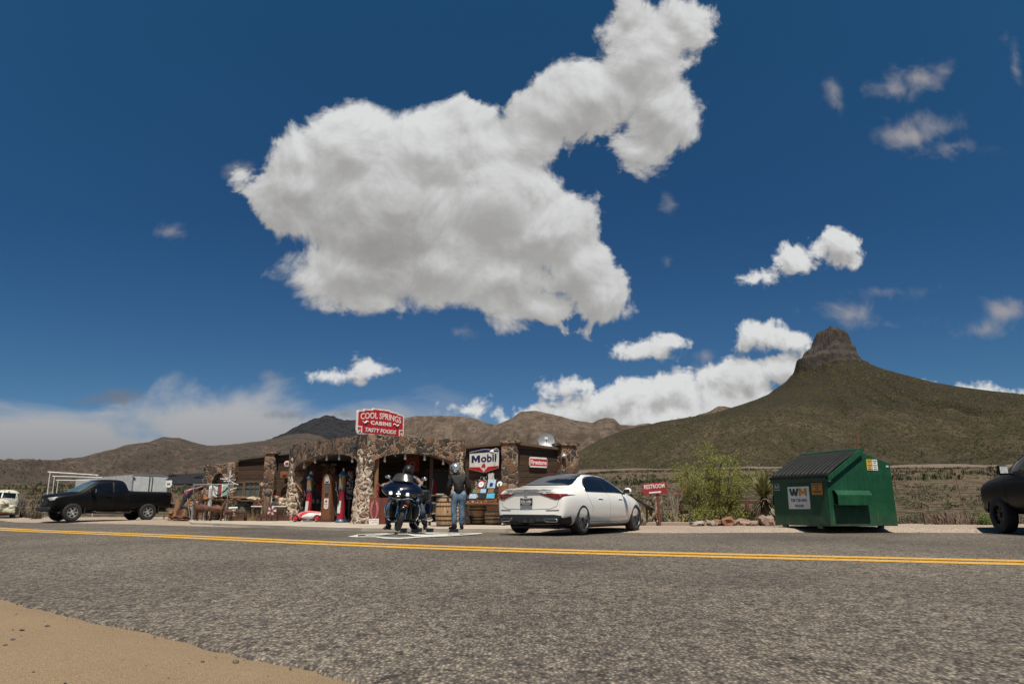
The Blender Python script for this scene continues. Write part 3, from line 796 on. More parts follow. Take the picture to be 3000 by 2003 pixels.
pm('window_glass', (0.06, 0.07, 0.065), (0.10, 0.105, 0.095), scale=3, rough=0.12, spec=0.7)
pm('bulb_glass', (0.72, 0.72, 0.68), (0.6, 0.6, 0.57), rough=0.15)
rust_mat('rust', (0.125, 0.050, 0.022), (0.075, 0.03, 0.014), amt=0.45)
rust_mat('dark_rust', (0.075, 0.04, 0.025), (0.12, 0.045, 0.02), amt=0.55)
rust_mat('pump_rust', (0.14, 0.055, 0.03), (0.22, 0.085, 0.035), amt=0.58, scale=2.5)
pm('cloth_dark', (0.02, 0.021, 0.026), (0.035, 0.036, 0.04), rough=0.9)

STORE = thing('roadside_store', 'low stone and log roadside store with arched canopy in the middle', 'store', (0, 30, 0))
STORE_INV = Matrix.Translation((0, -30, 0))
def PT(px, Y, z=0.0): return Vector((xat(px, Y), Y, z))
def placed(o, mtx, parent=None):
    if parent is not None:
        bpy.context.view_layer.update()
        o.parent = parent; o.matrix_basis = parent.matrix_world.inverted() @ mtx
    else: o.matrix_basis = mtx
    return o
def wallframe(A, B): 
    A = Vector(A); B = Vector(B)
    return frame(A, Vector((B.x - A.x, B.y - A.y, 0)), (0, 0, 1)), math.hypot(B.x - A.x, B.y - A.y)
def slab(name, A, B, poly, thick, mat, parent, front=0.0, bevel=0.0):
    """vertical slab on plan line A-B; poly in (along, height); front face at +front"""
    M, L = wallframe(A, B)
    o = MB().prism(poly, thick, Matrix.Translation((0, 0, front - thick))).build(name, mat, smooth=0, bevel=bevel)
    return placed(o, M, parent)
def zp(py, Y): return at(1500, py, Y).z

Lp, C0, Rp = PT(838, 33.5), PT(1058, 27.0), PT(1360, 30.0)
def jag(x0, z0, x1, z1, n, amp, seed):
    out = []
    for i in range(n + 1):
        t = i / n
        out.append((lerp(x0, x1, t), lerp(z0, z1, t) + amp * (mnoise.noise(Vector((t * n * 0.55, seed, 0))))))
    return out
def arch_wall(A, B, zl, zr, xl, xr, spring, crown, seed, mid=0.0):
    M, L = wallframe(A, B)
    n = 24
    top = jag(L, zr, 0, zl, 44, 0.07, seed)
    if mid: top = [(x, z + mid * math.sin(math.pi * x / L)) for x, z in top]
    arc = [(lerp(xl, xr, i / n), spring + (crown - spring) * (max(0, 1 - (2 * i / n - 1) ** 2)) ** 0.62) for i in range(n + 1)]
    poly = [(0, spring - 0.25), (xl - 0.001, spring - 0.25)] + arc + [(xr + 0.001, spring - 0.25), (L, spring - 0.25)] + top
    o = slab('arch_wall', A, B, poly, 0.45, 'dark_stone', STORE)
    return o
M1, LL = wallframe(Lp, C0); M2, LR = wallframe(C0, Rp)
arch_wall(Lp, C0, 3.26, 3.12, 0.75, LL - 0.35, 2.12, 2.62, 3)
arch_wall(C0 + (Rp - C0).normalized() * 0.02 + Vector((0, -0.02, 0)), Rp, 3.14, 3.18, 0.35, LR - 0.35, 2.12, 2.56, 8)
def column(cx, cy, r0, r1, z1, rot, mat='pale_stone', parent=STORE, sq=0.75):
    mb = MB(); nz, n = 46, 48; rows_ = []
    for i in range(nz + 1):
        z = z1 * i / nz; k = i / nz
        r = r1 + (r0 - r1) * (1 - k) ** 1.5
        row = []
        for j in range(n + 1):
            a = 2 * math.pi * (j % n) / n
            c, s = math.cos(a), math.sin(a)
            q = (abs(c) ** (2 / sq / 1.0 * 1.2) + abs(s) ** (2 / sq * 1.2)) ** (-sq / 2.4)
            rr = r * q
            dd = mnoise.voronoi(Vector((c * r * 4.3 + cx * 3, s * r * 4.3 + cy, z * 4.3)))[0]
            b = min(0.4, dd[1] - dd[0])
            rr += 0.16 * (b - 0.15) * (1 if i < nz - 1 else 0.4) * 0.8
            x, y = rr * c, rr * s
            row.append(Vector((x * math.cos(rot) - y * math.sin(rot), x * math.sin(rot) + y * math.cos(rot), z)))
        rows_.append(row)
    mb.grid(rows_)
    o = mb.build('column', mat, smooth=50, weld=True)
    return placed(o, Matrix.Translation((cx, cy, 0.0)), parent)
da = (C0 - Lp).normalized(); db = (Rp - C0).normalized()
na_ = Vector((-da.y, da.x, 0)); nb_ = Vector((-db.y, db.x, 0))
c1_ = Lp + da * 0.36 + na_ * 0.24; column(c1_.x, c1_.y, 0.46, 0.24, 2.75, math.atan2(da.y, da.x))
c2_ = C0 + db * 0.20 + nb_ * 0.22; column(c2_.x, c2_.y, 0.37, 0.235, 2.62, math.atan2(da.y, da.x))
c3_ = Rp - db * 0.22 + nb_ * 0.22; column(c3_.x, c3_.y, 0.36, 0.24, 2.7, math.atan2(db.y, db.x))

# canopy roof and the long body behind it
A1, A2, A3, A4 = PT(597, 37.6), PT(690, 37.3), PT(772, 36.9), PT(845, 36.5)
B1 = PT(1100, 36.0); M0, M9 = PT(1362, 29.75), PT(1478, 28.3)
F0, F9 = PT(1510, 28.25), PT(1650, 29.9)
def roof(poly, z, th, name='roof', mat='tar_roof'):
    o = MB().prism([(p.x, p.y) for p in poly], th).build(name, mat, smooth=0)
    return placed(o, Matrix.Translation((0, 0, z)), STORE)
roof([Lp + na_ * 0.3 + da * 0.2, C0 + nb_ * 0.44 + db * 0.02, Rp + nb_ * 0.3, PT(1362, 36.2), PT(845, 36.4)], 2.72, 0.12)
roof([A2 + Vector((0.1, 0.5, 0)), PT(845, 36.9), PT(1362, 36.5), M0 + Vector((0.3, 0.5, 0)), PT(1490, 29.0), F9 + Vector((0, 0.6, 0)), Vector((2.6, 40, 0)), Vector((-14, 46, 0))], 2.60, 0.14)
def zwall(A, B, za, zb, mat='log_wall', name='log_wall', thick=0.2, front=0.0):
    M, L = wallframe(A, B)
    return slab(name, A, B, [(0, -0.05), (L, -0.05), (L, zb), (0, za)], thick, mat, STORE, front)
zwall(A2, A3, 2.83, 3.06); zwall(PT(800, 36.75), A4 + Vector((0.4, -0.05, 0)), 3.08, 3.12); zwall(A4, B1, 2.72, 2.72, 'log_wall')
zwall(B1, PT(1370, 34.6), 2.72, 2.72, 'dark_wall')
zwall(M0, M9, 2.84, 2.86); zwall(F0, F9, 2.88, 2.78)
zwall(F9 + Vector((0.35, 0.2, 0)), Vector((2.9, 40, 0)), 2.75, 2.75, 'log_wall')
# eave boards
for A, B, za, zb in ((M0, M9, 2.84, 2.86), (F0, F9, 2.88, 2.78), (A2, A4, 2.83, 3.09)):
    M, L = wallframe(A, B)
    slab('eave_board', A, B, [(-0.02, za - 0.02), (L + 0.02, zb - 0.02), (L + 0.02, zb + 0.07), (-0.02, za + 0.07)], 0.3, 'old_timber' if B is not A4 else 'tar_roof', STORE, front=0.12)
def stone_pier(A, B, z, thick=0.55, front=0.18, seed=1, mat='dark_stone'):
    M, L = wallframe(A, B)
    lft = [(0.05 * mnoise.noise(Vector((seed, i * 0.8, 0))), z * (1 - i / 9)) for i in range(10)]
    rgt = [(L + 0.05 * mnoise.noise(Vector((seed + 5, i * 0.8, 3))), z * i / 9) for i in range(10)]
    top = jag(L, z, 0, z, 6, 0.08, seed)
    o = slab('stone_pier', A, B, lft + [(0, -0.03), (L, -0.03)] + rgt[0:-1] + top[1:-1], thick, mat, STORE, front, bevel=0.04)
    slab('pier_cap', A, B, [(-0.07, z - 0.02), (L + 0.07, z - 0.02)] + jag(L + 0.07, z + 0.07, -0.07, z + 0.07, 6, 0.05, seed + 9), thick + 0.1, 'dark_stone', STORE, front + 0.05)
stone_pier(PT(1470, 28.15), PT(1519, 28.1), 2.92, seed=4)
stone_pier(PT(1640, 29.6), PT(1691, 30.0), 2.96, seed=7)
stone_pier(PT(770, 36.6), PT(802, 36.55), 3.10, seed=12)
stone_pier(PT(943, 36.0), PT(983, 35.9), 2.5, seed=15)
# stone porch at the left end
Mx, Lx = wallframe(A1, A2)
n = 16; xa, xb = Lx * 0.28, Lx * 0.74
arc = [(lerp(xa, xb, i / n), 1.45 + 0.75 * max(0, 1 - (2 * i / n - 1) ** 2) ** 0.5) for i in range(n + 1)]
slab('stone_porch', A1, A2, [(0, -0.03), (xa, -0.03)] + arc + [(xb, -0.03), (Lx, -0.03)] + jag(Lx, 2.74, 0, 2.55, 16, 0.12, 31), 0.5, 'dark_stone', STORE, front=0.3)
zwall(A1 + Vector((0.2, 1.2, 0)), A2 + Vector((0, 1.2, 0)), 2.3, 2.4, 'dark_wall')
slab('porch_side', A1 + Vector((0.1, 4, 0)), A1 + Vector((0.02, 0.2, 0)), [(0, 0), (3.8, 0), (3.8, 2.5), (0, 2.5)], 0.3, 'dark_stone', STORE)
# windows of the left wing
def window(A, B, t0, t1, z0, z1, muntins):
    M, L = wallframe(A, B); x0, x1 = L * t0, L * t1
    fr = MB()
    for (a, b_, c, d) in ((x0 - 0.06, x0, z0 - 0.06, z1 + 0.06), (x1, x1 + 0.06, z0 - 0.06, z1 + 0.06), (x0, x1, z1, z1 + 0.06), (x0, x1, z0 - 0.06, z0)):
        fr.box(((a + b_) / 2, (c + d) / 2, 0.03), (b_ - a, d - c, 0.09))
    for i in range(1, muntins):
        x = lerp(x0, x1, i / muntins); fr.box((x, (z0 + z1) / 2, 0.02), (0.03, z1 - z0, 0.05))
    fr.box(((x0 + x1) / 2, lerp(z0, z1, 0.75), 0.021), (x1 - x0, 0.03, 0.05))
    f = placed(fr.build('window', 'old_timber', smooth=0), M, STORE)
    pn = MB().box(((x0 + x1) / 2, (z0 + z1) / 2, 0.008), (x1 - x0, z1 - z0, 0.012)).build('pane', 'window_glass', f, smooth=0)
window(A2, A3, 0.02, 0.24, 0.75, 1.72, 2)
window(A2, A3, 0.33, 0.82, 0.70, 1.75, 3)
# door, dark panel and timbers inside the right-hand arch
D0 = PT(1246, 33.2); D1 = PT(1330, 32.8)
M, L = wallframe(D0, D1)
fr = MB(); fr.box((0.05, 1.05, 0), (0.1, 2.1, 0.14)); fr.box((L - 0.05, 1.05, 0), (0.1, 2.1, 0.14)); fr.box((L / 2, 2.13, 0.001), (L, 0.1, 0.15))
d_ = placed(fr.build('door', 'dark_timber', smooth=0), M, STORE)
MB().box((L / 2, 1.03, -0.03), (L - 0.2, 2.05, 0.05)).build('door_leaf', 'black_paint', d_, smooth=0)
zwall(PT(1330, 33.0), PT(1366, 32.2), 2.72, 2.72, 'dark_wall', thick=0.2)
tp = PT(1098, 27.6)
placed(MB().box((0, 0, 1.22), (0.17, 0.16, 2.44)).build('timber_post', 'timber', smooth=0, bevel=0.015), Matrix.Translation((tp.x, tp.y, 0)), STORE)
pp = PT(1262, 30.6)
placed(MB().box((0, 0, 1.25), (0.14, 0.14, 2.5)).build('timber_post', 'dark_timber', smooth=0), Matrix.Translation((pp.x, pp.y, 0)), STORE)
pp = PT(892, 34.6)
placed(MB().box((0, 0, 1.25), (0.2, 0.2, 2.5)).build('timber_post', 'old_timber', smooth=0), Matrix.Translation((pp.x, pp.y, 0)), STORE)

# bare bulbs under the arches
def bulb():
    t = thing('bare_bulb', 'bulb', 'bulb', (0, 0, 0))
    MB().lathe([(0.035, 0), (0.038, 0.10), (0.02, 0.12)], 10, Matrix.Translation((0, 0, -0.12))).build('socket', 'galvanised', t)
    MB().lathe([(0.004, -0.24), (0.03, -0.235), (0.05, -0.20), (0.045, -0.165), (0.03, -0.12)], 10).build('glass', 'bulb_glass', t)
    return t
b0 = bulb(); k = 0
def arch_pt(A, B, x, back):
    d = (B - A).normalized(); nn_ = Vector((-d.y, d.x, 0)); return A + d * x + nn_ * back
for A, B, Ln, xl, xr, cr, nm in ((Lp, C0, LL, 0.75, LL - 0.35, 2.62, 'left'), (C0, Rp, LR, 0.35, LR - 0.35, 2.56, 'right')):
    nb = 5 if nm == 'left' else 4
    for i in range(nb):
        f = (i + 0.7) / (nb + 0.4); x = lerp(xl, xr, f)
        z = 2.12 + (cr - 2.12) * max(0, 1 - (2 * f - 1) ** 2) ** 0.62
        p = arch_pt(A, B, x, 0.12)
        o = b0 if k == 0 else copy_tree(b0); k += 1
        o.location = (p.x, p.y, z + 0.005)
        tag(o, 'bare white bulb hanging under the %s stone arch' % ('wider left' if nm == 'left' else 'right'), 'bulb', 'bulbs under the %s arch' % nm)

# ------------------------------------------------------------------ signs
def sign_on(name, label, A, B, z, parent=None):
    M, L = wallframe(A, B)
    t = thing(name, label, 'sign'); t.matrix_basis = Matrix.Translation((0, 0, z)) @ M
    return t, L
# big red roof sign
SA, SB = PT(1034.5, 27.1), PT(1176, 28.75)
t, L = sign_on('roof_sign', 'big red and white lettered sign standing on the stone parapet', SA, SB, 3.16)
H = 1.0
def roofsign(i):  # outline, inset i
    w_ = L
    p = [(0.10, 0.0), (w_ - 0.10, 0.0), (w_ - 0.02, 0.07), (w_, 0.15), (w_, H * 0.80), (w_ - 0.05, H * 0.86), (w_ * 0.87, H * 0.885), (w_ * 0.855, H * 0.93), (w_ * 0.70, H * 0.955), (w_ * 0.665, H * 1.0),
         (w_ * 0.335, H * 1.0), (w_ * 0.30, H * 0.955), (w_ * 0.145, H * 0.93), (w_ * 0.13, H * 0.885), (0.05, H * 0.86), (0.0, H * 0.80), (0.0, 0.15), (0.02, 0.07)]
    cx, cy = w_ / 2, H / 2
    return [(cx + (x - cx) * (1 - 2 * i / w_), cy + (y - cy) * (1 - 2 * i / H)) for x, y in p]
MB().prism(roofsign(0), 0.06, Matrix.Translation((0, 0, -0.06))).build('border', 'white_enamel', t, smooth=0)
MB().prism(roofsign(0.055), 0.006).build('panel', 'red_enamel', t, smooth=0)
def arc_text(body, size, cx, cy, wid, sag, parent, mat, z=0.008, bold=0.0, height=None, name='lettering'):
    """letters along a shallow arch, joined into one mesh"""
    o = text_mesh(name, body, size, Matrix.Identity(4), mat, parent, 0.004, bold, width=wid, height=height)
    for v in o.data.vertices:
        k = v.co.x / (wid / 2); v.co.y += sag * (1 - k * k); v.co += Vector((cx, cy, z))
    return o
arc_text('COOL SPRINGS', 0.3, L / 2, 0.64, L * 0.86, 0.095, t, 'white_enamel', height=0.23, bold=0.004)
text_mesh('lettering', 'CABINS', 0.2, Matrix.Translation((L / 2, 0.455, 0.008)), 'white_enamel', t, 0.004, 0.010, width=L * 0.44, height=0.145, spacing=1.2)
text_mesh('lettering', 'TASTY FOODS', 0.2, Matrix.Translation((L / 2, 0.185, 0.008)), 'white_enamel', t, 0.004, 0.006, width=L * 0.66, height=0.15, shear=0.25)
for s in (-1, 1):
    pts = [(L / 2 + s * L * (0.26 + 0.13 * i / 8), 0.455 + 0.035 * math.sin(i * 0.9), 0.010) for i in range(9)]
    MB().tube(pts, [0.012 + 0.02 * math.sin(math.pi * i / 8) for i in range(9)], 6).build('flourish', 'white_enamel', t)
    cxn = L / 2 + s * (L / 2 - 0.14)
    mb = MB().box((cxn - s * 0.0, 0.27, 0.008), (0.2, 0.045, 0.01)); mb.box((cxn - s * 0.08, 0.15, 0.0085), (0.045, 0.22, 0.01)); mb.tube([(cxn + s * 0.03, 0.16, 0.008), (cxn - s * 0.02, 0.13, 0.008), (cxn, 0.09, 0.008), (cxn + s * 0.06, 0.10, 0.008)], 0.018, 6)
    mb.build('scroll', 'white_enamel', t, smooth=0)
for x in (0.3, L - 0.3): MB().box((x, -0.02, -0.10), (0.05, 1.4, 0.05)).build('sign_post', 'galvanised', t, smooth=0)

# winged horse outline used on two of the signs
HORSE = [(0.00, 0.42), (0.06, 0.50), (0.12, 0.47), (0.20, 0.55), (0.16, 0.66), (0.20, 0.76), (0.28, 0.80), (0.34, 0.72), (0.33, 0.62), (0.42, 0.72), (0.50, 0.98), (0.56, 0.82), (0.66, 0.95), (0.68, 0.80), (0.80, 0.86), (0.76, 0.72), (0.88, 0.70),
         (0.76, 0.58), (0.90, 0.52), (1.0, 0.42), (0.92, 0.42), (0.80, 0.46), (0.74, 0.40), (0.80, 0.28), (0.72, 0.16), (0.78, 0.02), (0.70, 0.04), (0.64, 0.18), (0.68, 0.28), (0.56, 0.34), (0.40, 0.34), (0.34, 0.22), (0.24, 0.16), (0.20, 0.20), (0.28, 0.26), (0.28, 0.36), (0.14, 0.36), (0.08, 0.30), (0.02, 0.34)]
def horse(mb, cx, cy, w_, h_, z, d=0.004):
    return mb.prism([(cx + (x - 0.5) * w_, cy + (y - 0.5) * h_) for x, y in HORSE], d, Matrix.Translation((0, 0, z)))
MA, MBp = PT(1376.5, 29.42), PT(1466, 28.36)
mdir = (M9 - M0).normalized(); mn = Vector((mdir.y, -mdir.x, 0))
MA = M0 + mdir * ((PT(1376.5, 29.5) - M0).dot(mdir)) + mn * 0.10; MBp = M0 + mdir * ((PT(1466, 28.4) - M0).dot(mdir)) + mn * 0.10
t, L = sign_on('fuel_sign', 'white five-sided enamel fuel sign with navy lettering on log wall', MA, MBp, zp(1374, 29.0))
h1 = 0.70
out = [(0, 0), (L / 2, -0.16), (L, 0), (L, h1), (L / 2, h1 + 0.08), (0, h1)]
def inset(p, k): 
    cx, cy = L / 2, h1 / 2 - 0.03
    return [(cx + (x - cx) * (1 - k / (L / 2)), cy + (y - cy) * (1 - k / (h1 / 2))) for x, y in p]
MB().prism(out, 0.05, Matrix.Translation((0, 0, -0.05))).build('frame', 'navy_enamel', t, smooth=0)
MB().prism(inset(out, 0.018), 0.005).build('panel', 'white_enamel', t, smooth=0)
mb = MB(); q = inset(out, 0.03)
mb.prism([q[0], q[1], q[2], (q[2][0], 0.10), (L / 2 + 0.22, 0.085), (L / 2, -0.10), (L / 2 - 0.22, 0.085), (q[0][0], 0.10)], 0.004, Matrix.Translation((0, 0, 0.006))); mb.build('chevron', 'red_enamel', t, smooth=0)
MB().prism([q[5], (q[5][0], h1 - 0.075), (q[3][0], h1 - 0.075), q[3], q[4]], 0.004, Matrix.Translation((0, 0, 0.006))).build('top_band', 'navy_enamel', t, smooth=0)
BOLD_M = [(0, 0), (0, 1), (0.28, 1), (0.5, 0.50), (0.72, 1), (1, 1), (1, 0), (0.75, 0), (0.75, 0.56), (0.56, 0.14), (0.44, 0.14), (0.25, 0.56), (0.25, 0)]
def bold_letter(poly, x0, y0, w_, h_, d=0.004): return MB().prism([(x0 + x * w_, y0 + y * h_) for x, y in poly], d)
q_ = bold_letter(BOLD_M, L * 0.085, 0.265, L * 0.285, 0.265); q_.v = [v + Vector((0, 0, 0.007)) for v in q_.v]; q_.build('lettering', 'navy_enamel', t, smooth=0)
text_mesh('lettering', 'obil', 0.3, Matrix.Translation((L * 0.655, 0.41, 0.007)), 'navy_enamel', t, 0.004, 0.007, width=L * 0.50, height=0.29)
horse(MB(), L / 2 - 0.01, 0.12, 0.25, 0.24, 0.011).build('winged_horse', 'red_enamel', t, smooth=0)

fd = (F9 - F0).normalized(); fn = Vector((fd.y, -fd.x, 0))
FA = F0 + fd * ((PT(1546, 28.7) - F0).dot(fd)) + fn * 0.08; FB = F0 + fd * ((PT(1607, 29.2) - F0).dot(fd)) + fn * 0.08
t, L = sign_on('tyre_sign', 'small red and white tyre sign on log wall right of stone pier', FA, FB, zp(1369, 29.0))
h1 = 0.385
MB().prism([(0.03, 0), (L - 0.03, 0), (L - 0.03, 0.04), (L, 0.06), (L, h1 - 0.06), (L - 0.03, h1 - 0.04), (L - 0.03, h1), (0.03, h1), (0.03, h1 - 0.04), (0, h1 - 0.06), (0, 0.06), (0.03, 0.04)], 0.03, Matrix.Translation((0, 0, -0.03))).build('plate', 'white_enamel', t, smooth=0)
MB().box((L / 2, h1 / 2, 0.002), (L - 0.03, h1 - 0.13, 0.008)).build('panel', 'red_enamel', t, smooth=0, bevel=0.003)
text_mesh('lettering', 'Firestone', 0.2, Matrix.Translation((L / 2, h1 / 2, 0.008)), 'white_enamel', t, 0.003, 0.006, width=L * 0.9, height=0.175)

# gooseneck lamps
def gooseneck(p, nrm, label, out=0.5, drop=0.10):
    t = thing('gooseneck_lamp', label, 'lamp', p)
    n_ = Vector(nrm).normalized()
    pts = [Vector((0, 0, 0)), n_ * 0.12 + Vector((0, 0, 0.08)), n_ * out * 0.6 + Vector((0, 0, 0.10)), n_ * out + Vector((0, 0, 0.02))]
    MB().tube(catmull(pts, 5), 0.014, 6).build('arm', 'dull_white', t)
    e = pts[-1]; mt = Matrix.Translation(e) @ (Vector((-n_.x * 0.5, -n_.y * 0.5, 1)).to_track_quat('Z', 'Y').to_matrix().to_4x4())
    MB().lathe([(0.10, -0.10), (0.07, -0.03), (0.03, 0.02), (0.015, 0.05)], 14, mt, cap=False).build('shade', 'dull_white', t)
    return t
p = M9 - mdir * 0.22 + mn * 0.0; gooseneck((p.x, p.y, 2.62), mn, 'white gooseneck lamp over the five-sided fuel sign', 0.42)
p = F9 - fd * 0.10; gooseneck((p.x, p.y, 2.55), (fn.x - 0.5 * fd.x, fn.y - 0.5 * fd.y, 0), 'white gooseneck lamp beside the right end stone pier', 0.40)
p = PT(903, 35.6); gooseneck((p.x, p.y, 2.45), (-0.3, -1, 0), 'white gooseneck lamp above the left red fuel pump', 0.45)

# satellite dish on the roof
dp = at(1601, 1292, 31.2)
t = thing('satellite_dish', 'round grey satellite dish on the flat roof', 'satellite dish', (dp.x, dp.y + 0.1, 2.74))
hz = dp.z - 2.74
mt = Matrix.Translation((0, -0.1, hz)) @ Matrix.Rotation(R(78), 4, 'X')
MB().lathe([(0.001, -0.07), (0.12, -0.062), (0.22, -0.04), (0.335, 0.0), (0.34, 0.006), (0.335, 0.012), (0.22, -0.03), (0.001, -0.06)], 32, mt, cap=False).build('reflector', 'galvanised', t)
MB().tube([(0, -0.05, 0), (0, -0.02, hz)], 0.025, 8).build('mast', 'galvanised', t)
MB().tube([(0.02, -0.13, hz - 0.30), (0, -0.42, hz - 0.12), (-0.03, -0.50, hz + 0.05)], 0.012, 6).build('arm', 'black_paint', t)
MB().box((-0.03, -0.5, hz + 0.09), (0.13, 0.08, 0.10)).build('receiver', 'white_enamel', t, smooth=0)
# vent pipe
p = at(1668, 1302, 30.6)
tag(MB().tube([(0, 0, 0), (0, 0, 0.42)], 0.035, 8).build('vent_pipe', 'black_paint', loc=(p.x, p.y + 0.2, 2.74)), 'short black vent pipe at the right end of the roof', 'pipe')
# ================================================================== vehicles
pm('pearl_white', (0.88, 0.855, 0.79), (0.87, 0.845, 0.775), rough=0.28, coat=1.0)
pm('car_black', (0.004, 0.004, 0.0045), (0.006, 0.006, 0.006), rough=0.4, coat=0.12, spec=0.15)
pm('dusty_black', (0.005, 0.005, 0.005), (0.010, 0.009, 0.008), scale=3, rough=0.5, coat=0.1, spec=0.15)
pm('plastic_black', (0.010, 0.010, 0.011), (0.016, 0.016, 0.016), rough=0.55)
pm('seam', (0.16, 0.155, 0.145), (0.13, 0.125, 0.12), rough=0.6)
pm('tail_red', (0.10, 0.003, 0.006), (0.18, 0.006, 0.01), scale=14, rough=0.08, coat=1.0, stretch=(1, 1, 8))
pm('tail_bright', (0.55, 0.012, 0.02), (0.45, 0.01, 0.02), rough=0.15, coat=1.0)
pm('lamp_glass', (0.62, 0.63, 0.62), (0.40, 0.41, 0.41), scale=18, rough=0.06, spec=0.8)
pm('rim_dark', (0.03, 0.03, 0.032), (0.02, 0.02, 0.022), rough=0.35, metal=0.6)
pm('alloy_dim', (0.20, 0.20, 0.20), (0.14, 0.14, 0.14), rough=0.3, metal=0.8)
pm('alloy', (0.52, 0.51, 0.49), (0.40, 0.39, 0.38), rough=0.35, metal=0.7)
rust_mat('old_paint', (0.36, 0.38, 0.25), (0.15, 0.06, 0.03), amt=0.47, scale=3.2, rough=0.6)
rust_mat('old_white', (0.48, 0.47, 0.37), (0.15, 0.065, 0.03), amt=0.43, scale=4.5, rough=0.6)
pm('screen_green', (0.09, 0.13, 0.13), (0.05, 0.075, 0.085), scale=2, rough=0.06, spec=0.9)

def loft(name, secs, mat, parent, rear=(0.18, 0.10), front=(0.25, 0.10), sub=2):
    """secs: (x, [(y,z)...]) half sections, first and last on the centre line"""
    K = len(secs[0][1]); vs = []; fs = []
    n = len(secs)
    def bul(x, y, i):
        ym = max(p[0] for p in secs[i][1]); t = (y / ym) ** 2
        if i < 2: return x + rear[i] * t
        if i >= n - 2: return x - front[n - 1 - i] * t
        return x
    loop = []
    for i, (x, pts) in enumerate(secs):
        ids = []
        for (y, z) in pts: ids.append(len(vs)); vs.append((bul(x, y, i), y, z))
        rid = [ids[0]]
        for (y, z) in pts[1:-1]: rid.append(len(vs)); vs.append((bul(x, y, i), -y, z))
        rid.append(ids[-1])
        loop.append((ids, rid))
    for i in range(n - 1):
        for s in (0, 1):
            a, b = loop[i][s], loop[i + 1][s]
            for k in range(K - 1):
                f = (a[k], a[k + 1], b[k + 1], b[k])
                fs.append(f if s == 0 else f[::-1])
    for i in (0, n - 1):
        a, b = loop[i]; c = [a[0]]
        for k in range(1, K - 1): c.append(len(vs)); vs.append((secs[i][0] - (0.015 if i == 0 else -0.015), 0, secs[i][1][k][1]))
        c.append(a[-1])
        for k in range(K - 1):
            for s in (a, b):
                f = [c[k], c[k + 1], s[k + 1], s[k]]
                f = [q for j, q in enumerate(f) if q not in f[:j]]
                fs.append(tuple(f))
    o = MB().add(vs, fs).build(name, mat, parent, smooth=60)
    if sub:
        m = o.modifiers.new('sub', 'SUBSURF'); m.levels = sub; m.render_levels = sub
    return o
def cut(o, cutters):
    for c in cutters:
        m = o.modifiers.new('cut', 'BOOLEAN'); m.object = c; m.operation = 'DIFFERENCE'; m.solver = 'EXACT'
    baked(o)
    for c in cutters: bpy.data.objects.remove(c)
    o.data.polygons.foreach_set('use_smooth', [True] * len(o.data.polygons)); o.data.set_sharp_from_angle(angle=R(38))
    return o
def bvh_of(o):
    me = o.data; return BVHTree.FromPolygons([v.co for v in me.vertices], [tuple(p.vertices) for p in me.polygons])
def scan(poly, ny=10, nx=14):
    zs = [p[1] for p in poly]; z0, z1 = min(zs), max(zs); rows_ = []
    for i in range(ny + 1):
        z = lerp(z0 + 1e-4, z1 - 1e-4, i / ny); xs = []
        for (a, b), (c, d) in zip(poly, poly[1:] + poly[:1]):
            if (b - z) * (d - z) < 0: xs.append(a + (c - a) * (z - b) / (d - b))
        if len(xs) < 2: xs = [poly[0][0], poly[0][0]]
        rows_.append([(lerp(min(xs), max(xs), j / nx), z) for j in range(nx + 1)])
    return rows_
def proj(bvh, p, d, off):
    d = Vector(d); loc, nrm, _, _ = bvh.ray_cast(Vector(p), d)
    if loc is None:
        loc, nrm, _, _ = bvh.find_nearest(Vector(p) + d * 4)
    if nrm.dot(d) > 0: nrm = -nrm
    return loc + nrm * off
def side_p(s): return (lambda q: (q[0], s * 4.0, q[1])), (0, -s, 0)
def rear_p(): return (lambda q: (-5.0, q[0], q[1])), (1, 0, 0)
def front_p(): return (lambda q: (9.0, q[0], q[1])), (-1, 0, 0)
def top_p(): return (lambda q: (q[0], q[1], 5.0)), (0, 0, -1)
def decal(name, bvh, poly, view, off, mat, parent, ny=10, nx=14):
    f, d = view
    rows_ = [[proj(bvh, f(q), d, off) for q in r] for r in scan(poly, ny, nx)]
    o = MB().grid(rows_).build(name, mat, parent, smooth=60)
    m = o.modifiers.new('thick', 'SOLIDIFY'); m.thickness = 0.006; m.offset = -1 if True else 1
    return o
def seam(bvh, pts, view, r, mat, parent, name='seam', off=0.0, n=10):
    f, d = view; q = []
    for (a, b), (c, e) in zip(pts, pts[1:]):
        for i in range(n): q.append((lerp(a, c, i / n), lerp(b, e, i / n)))
    q.append(pts[-1])
    return MB().tube([proj(bvh, f(p), d, off) for p in q], r, 5).build(name, mat, parent)
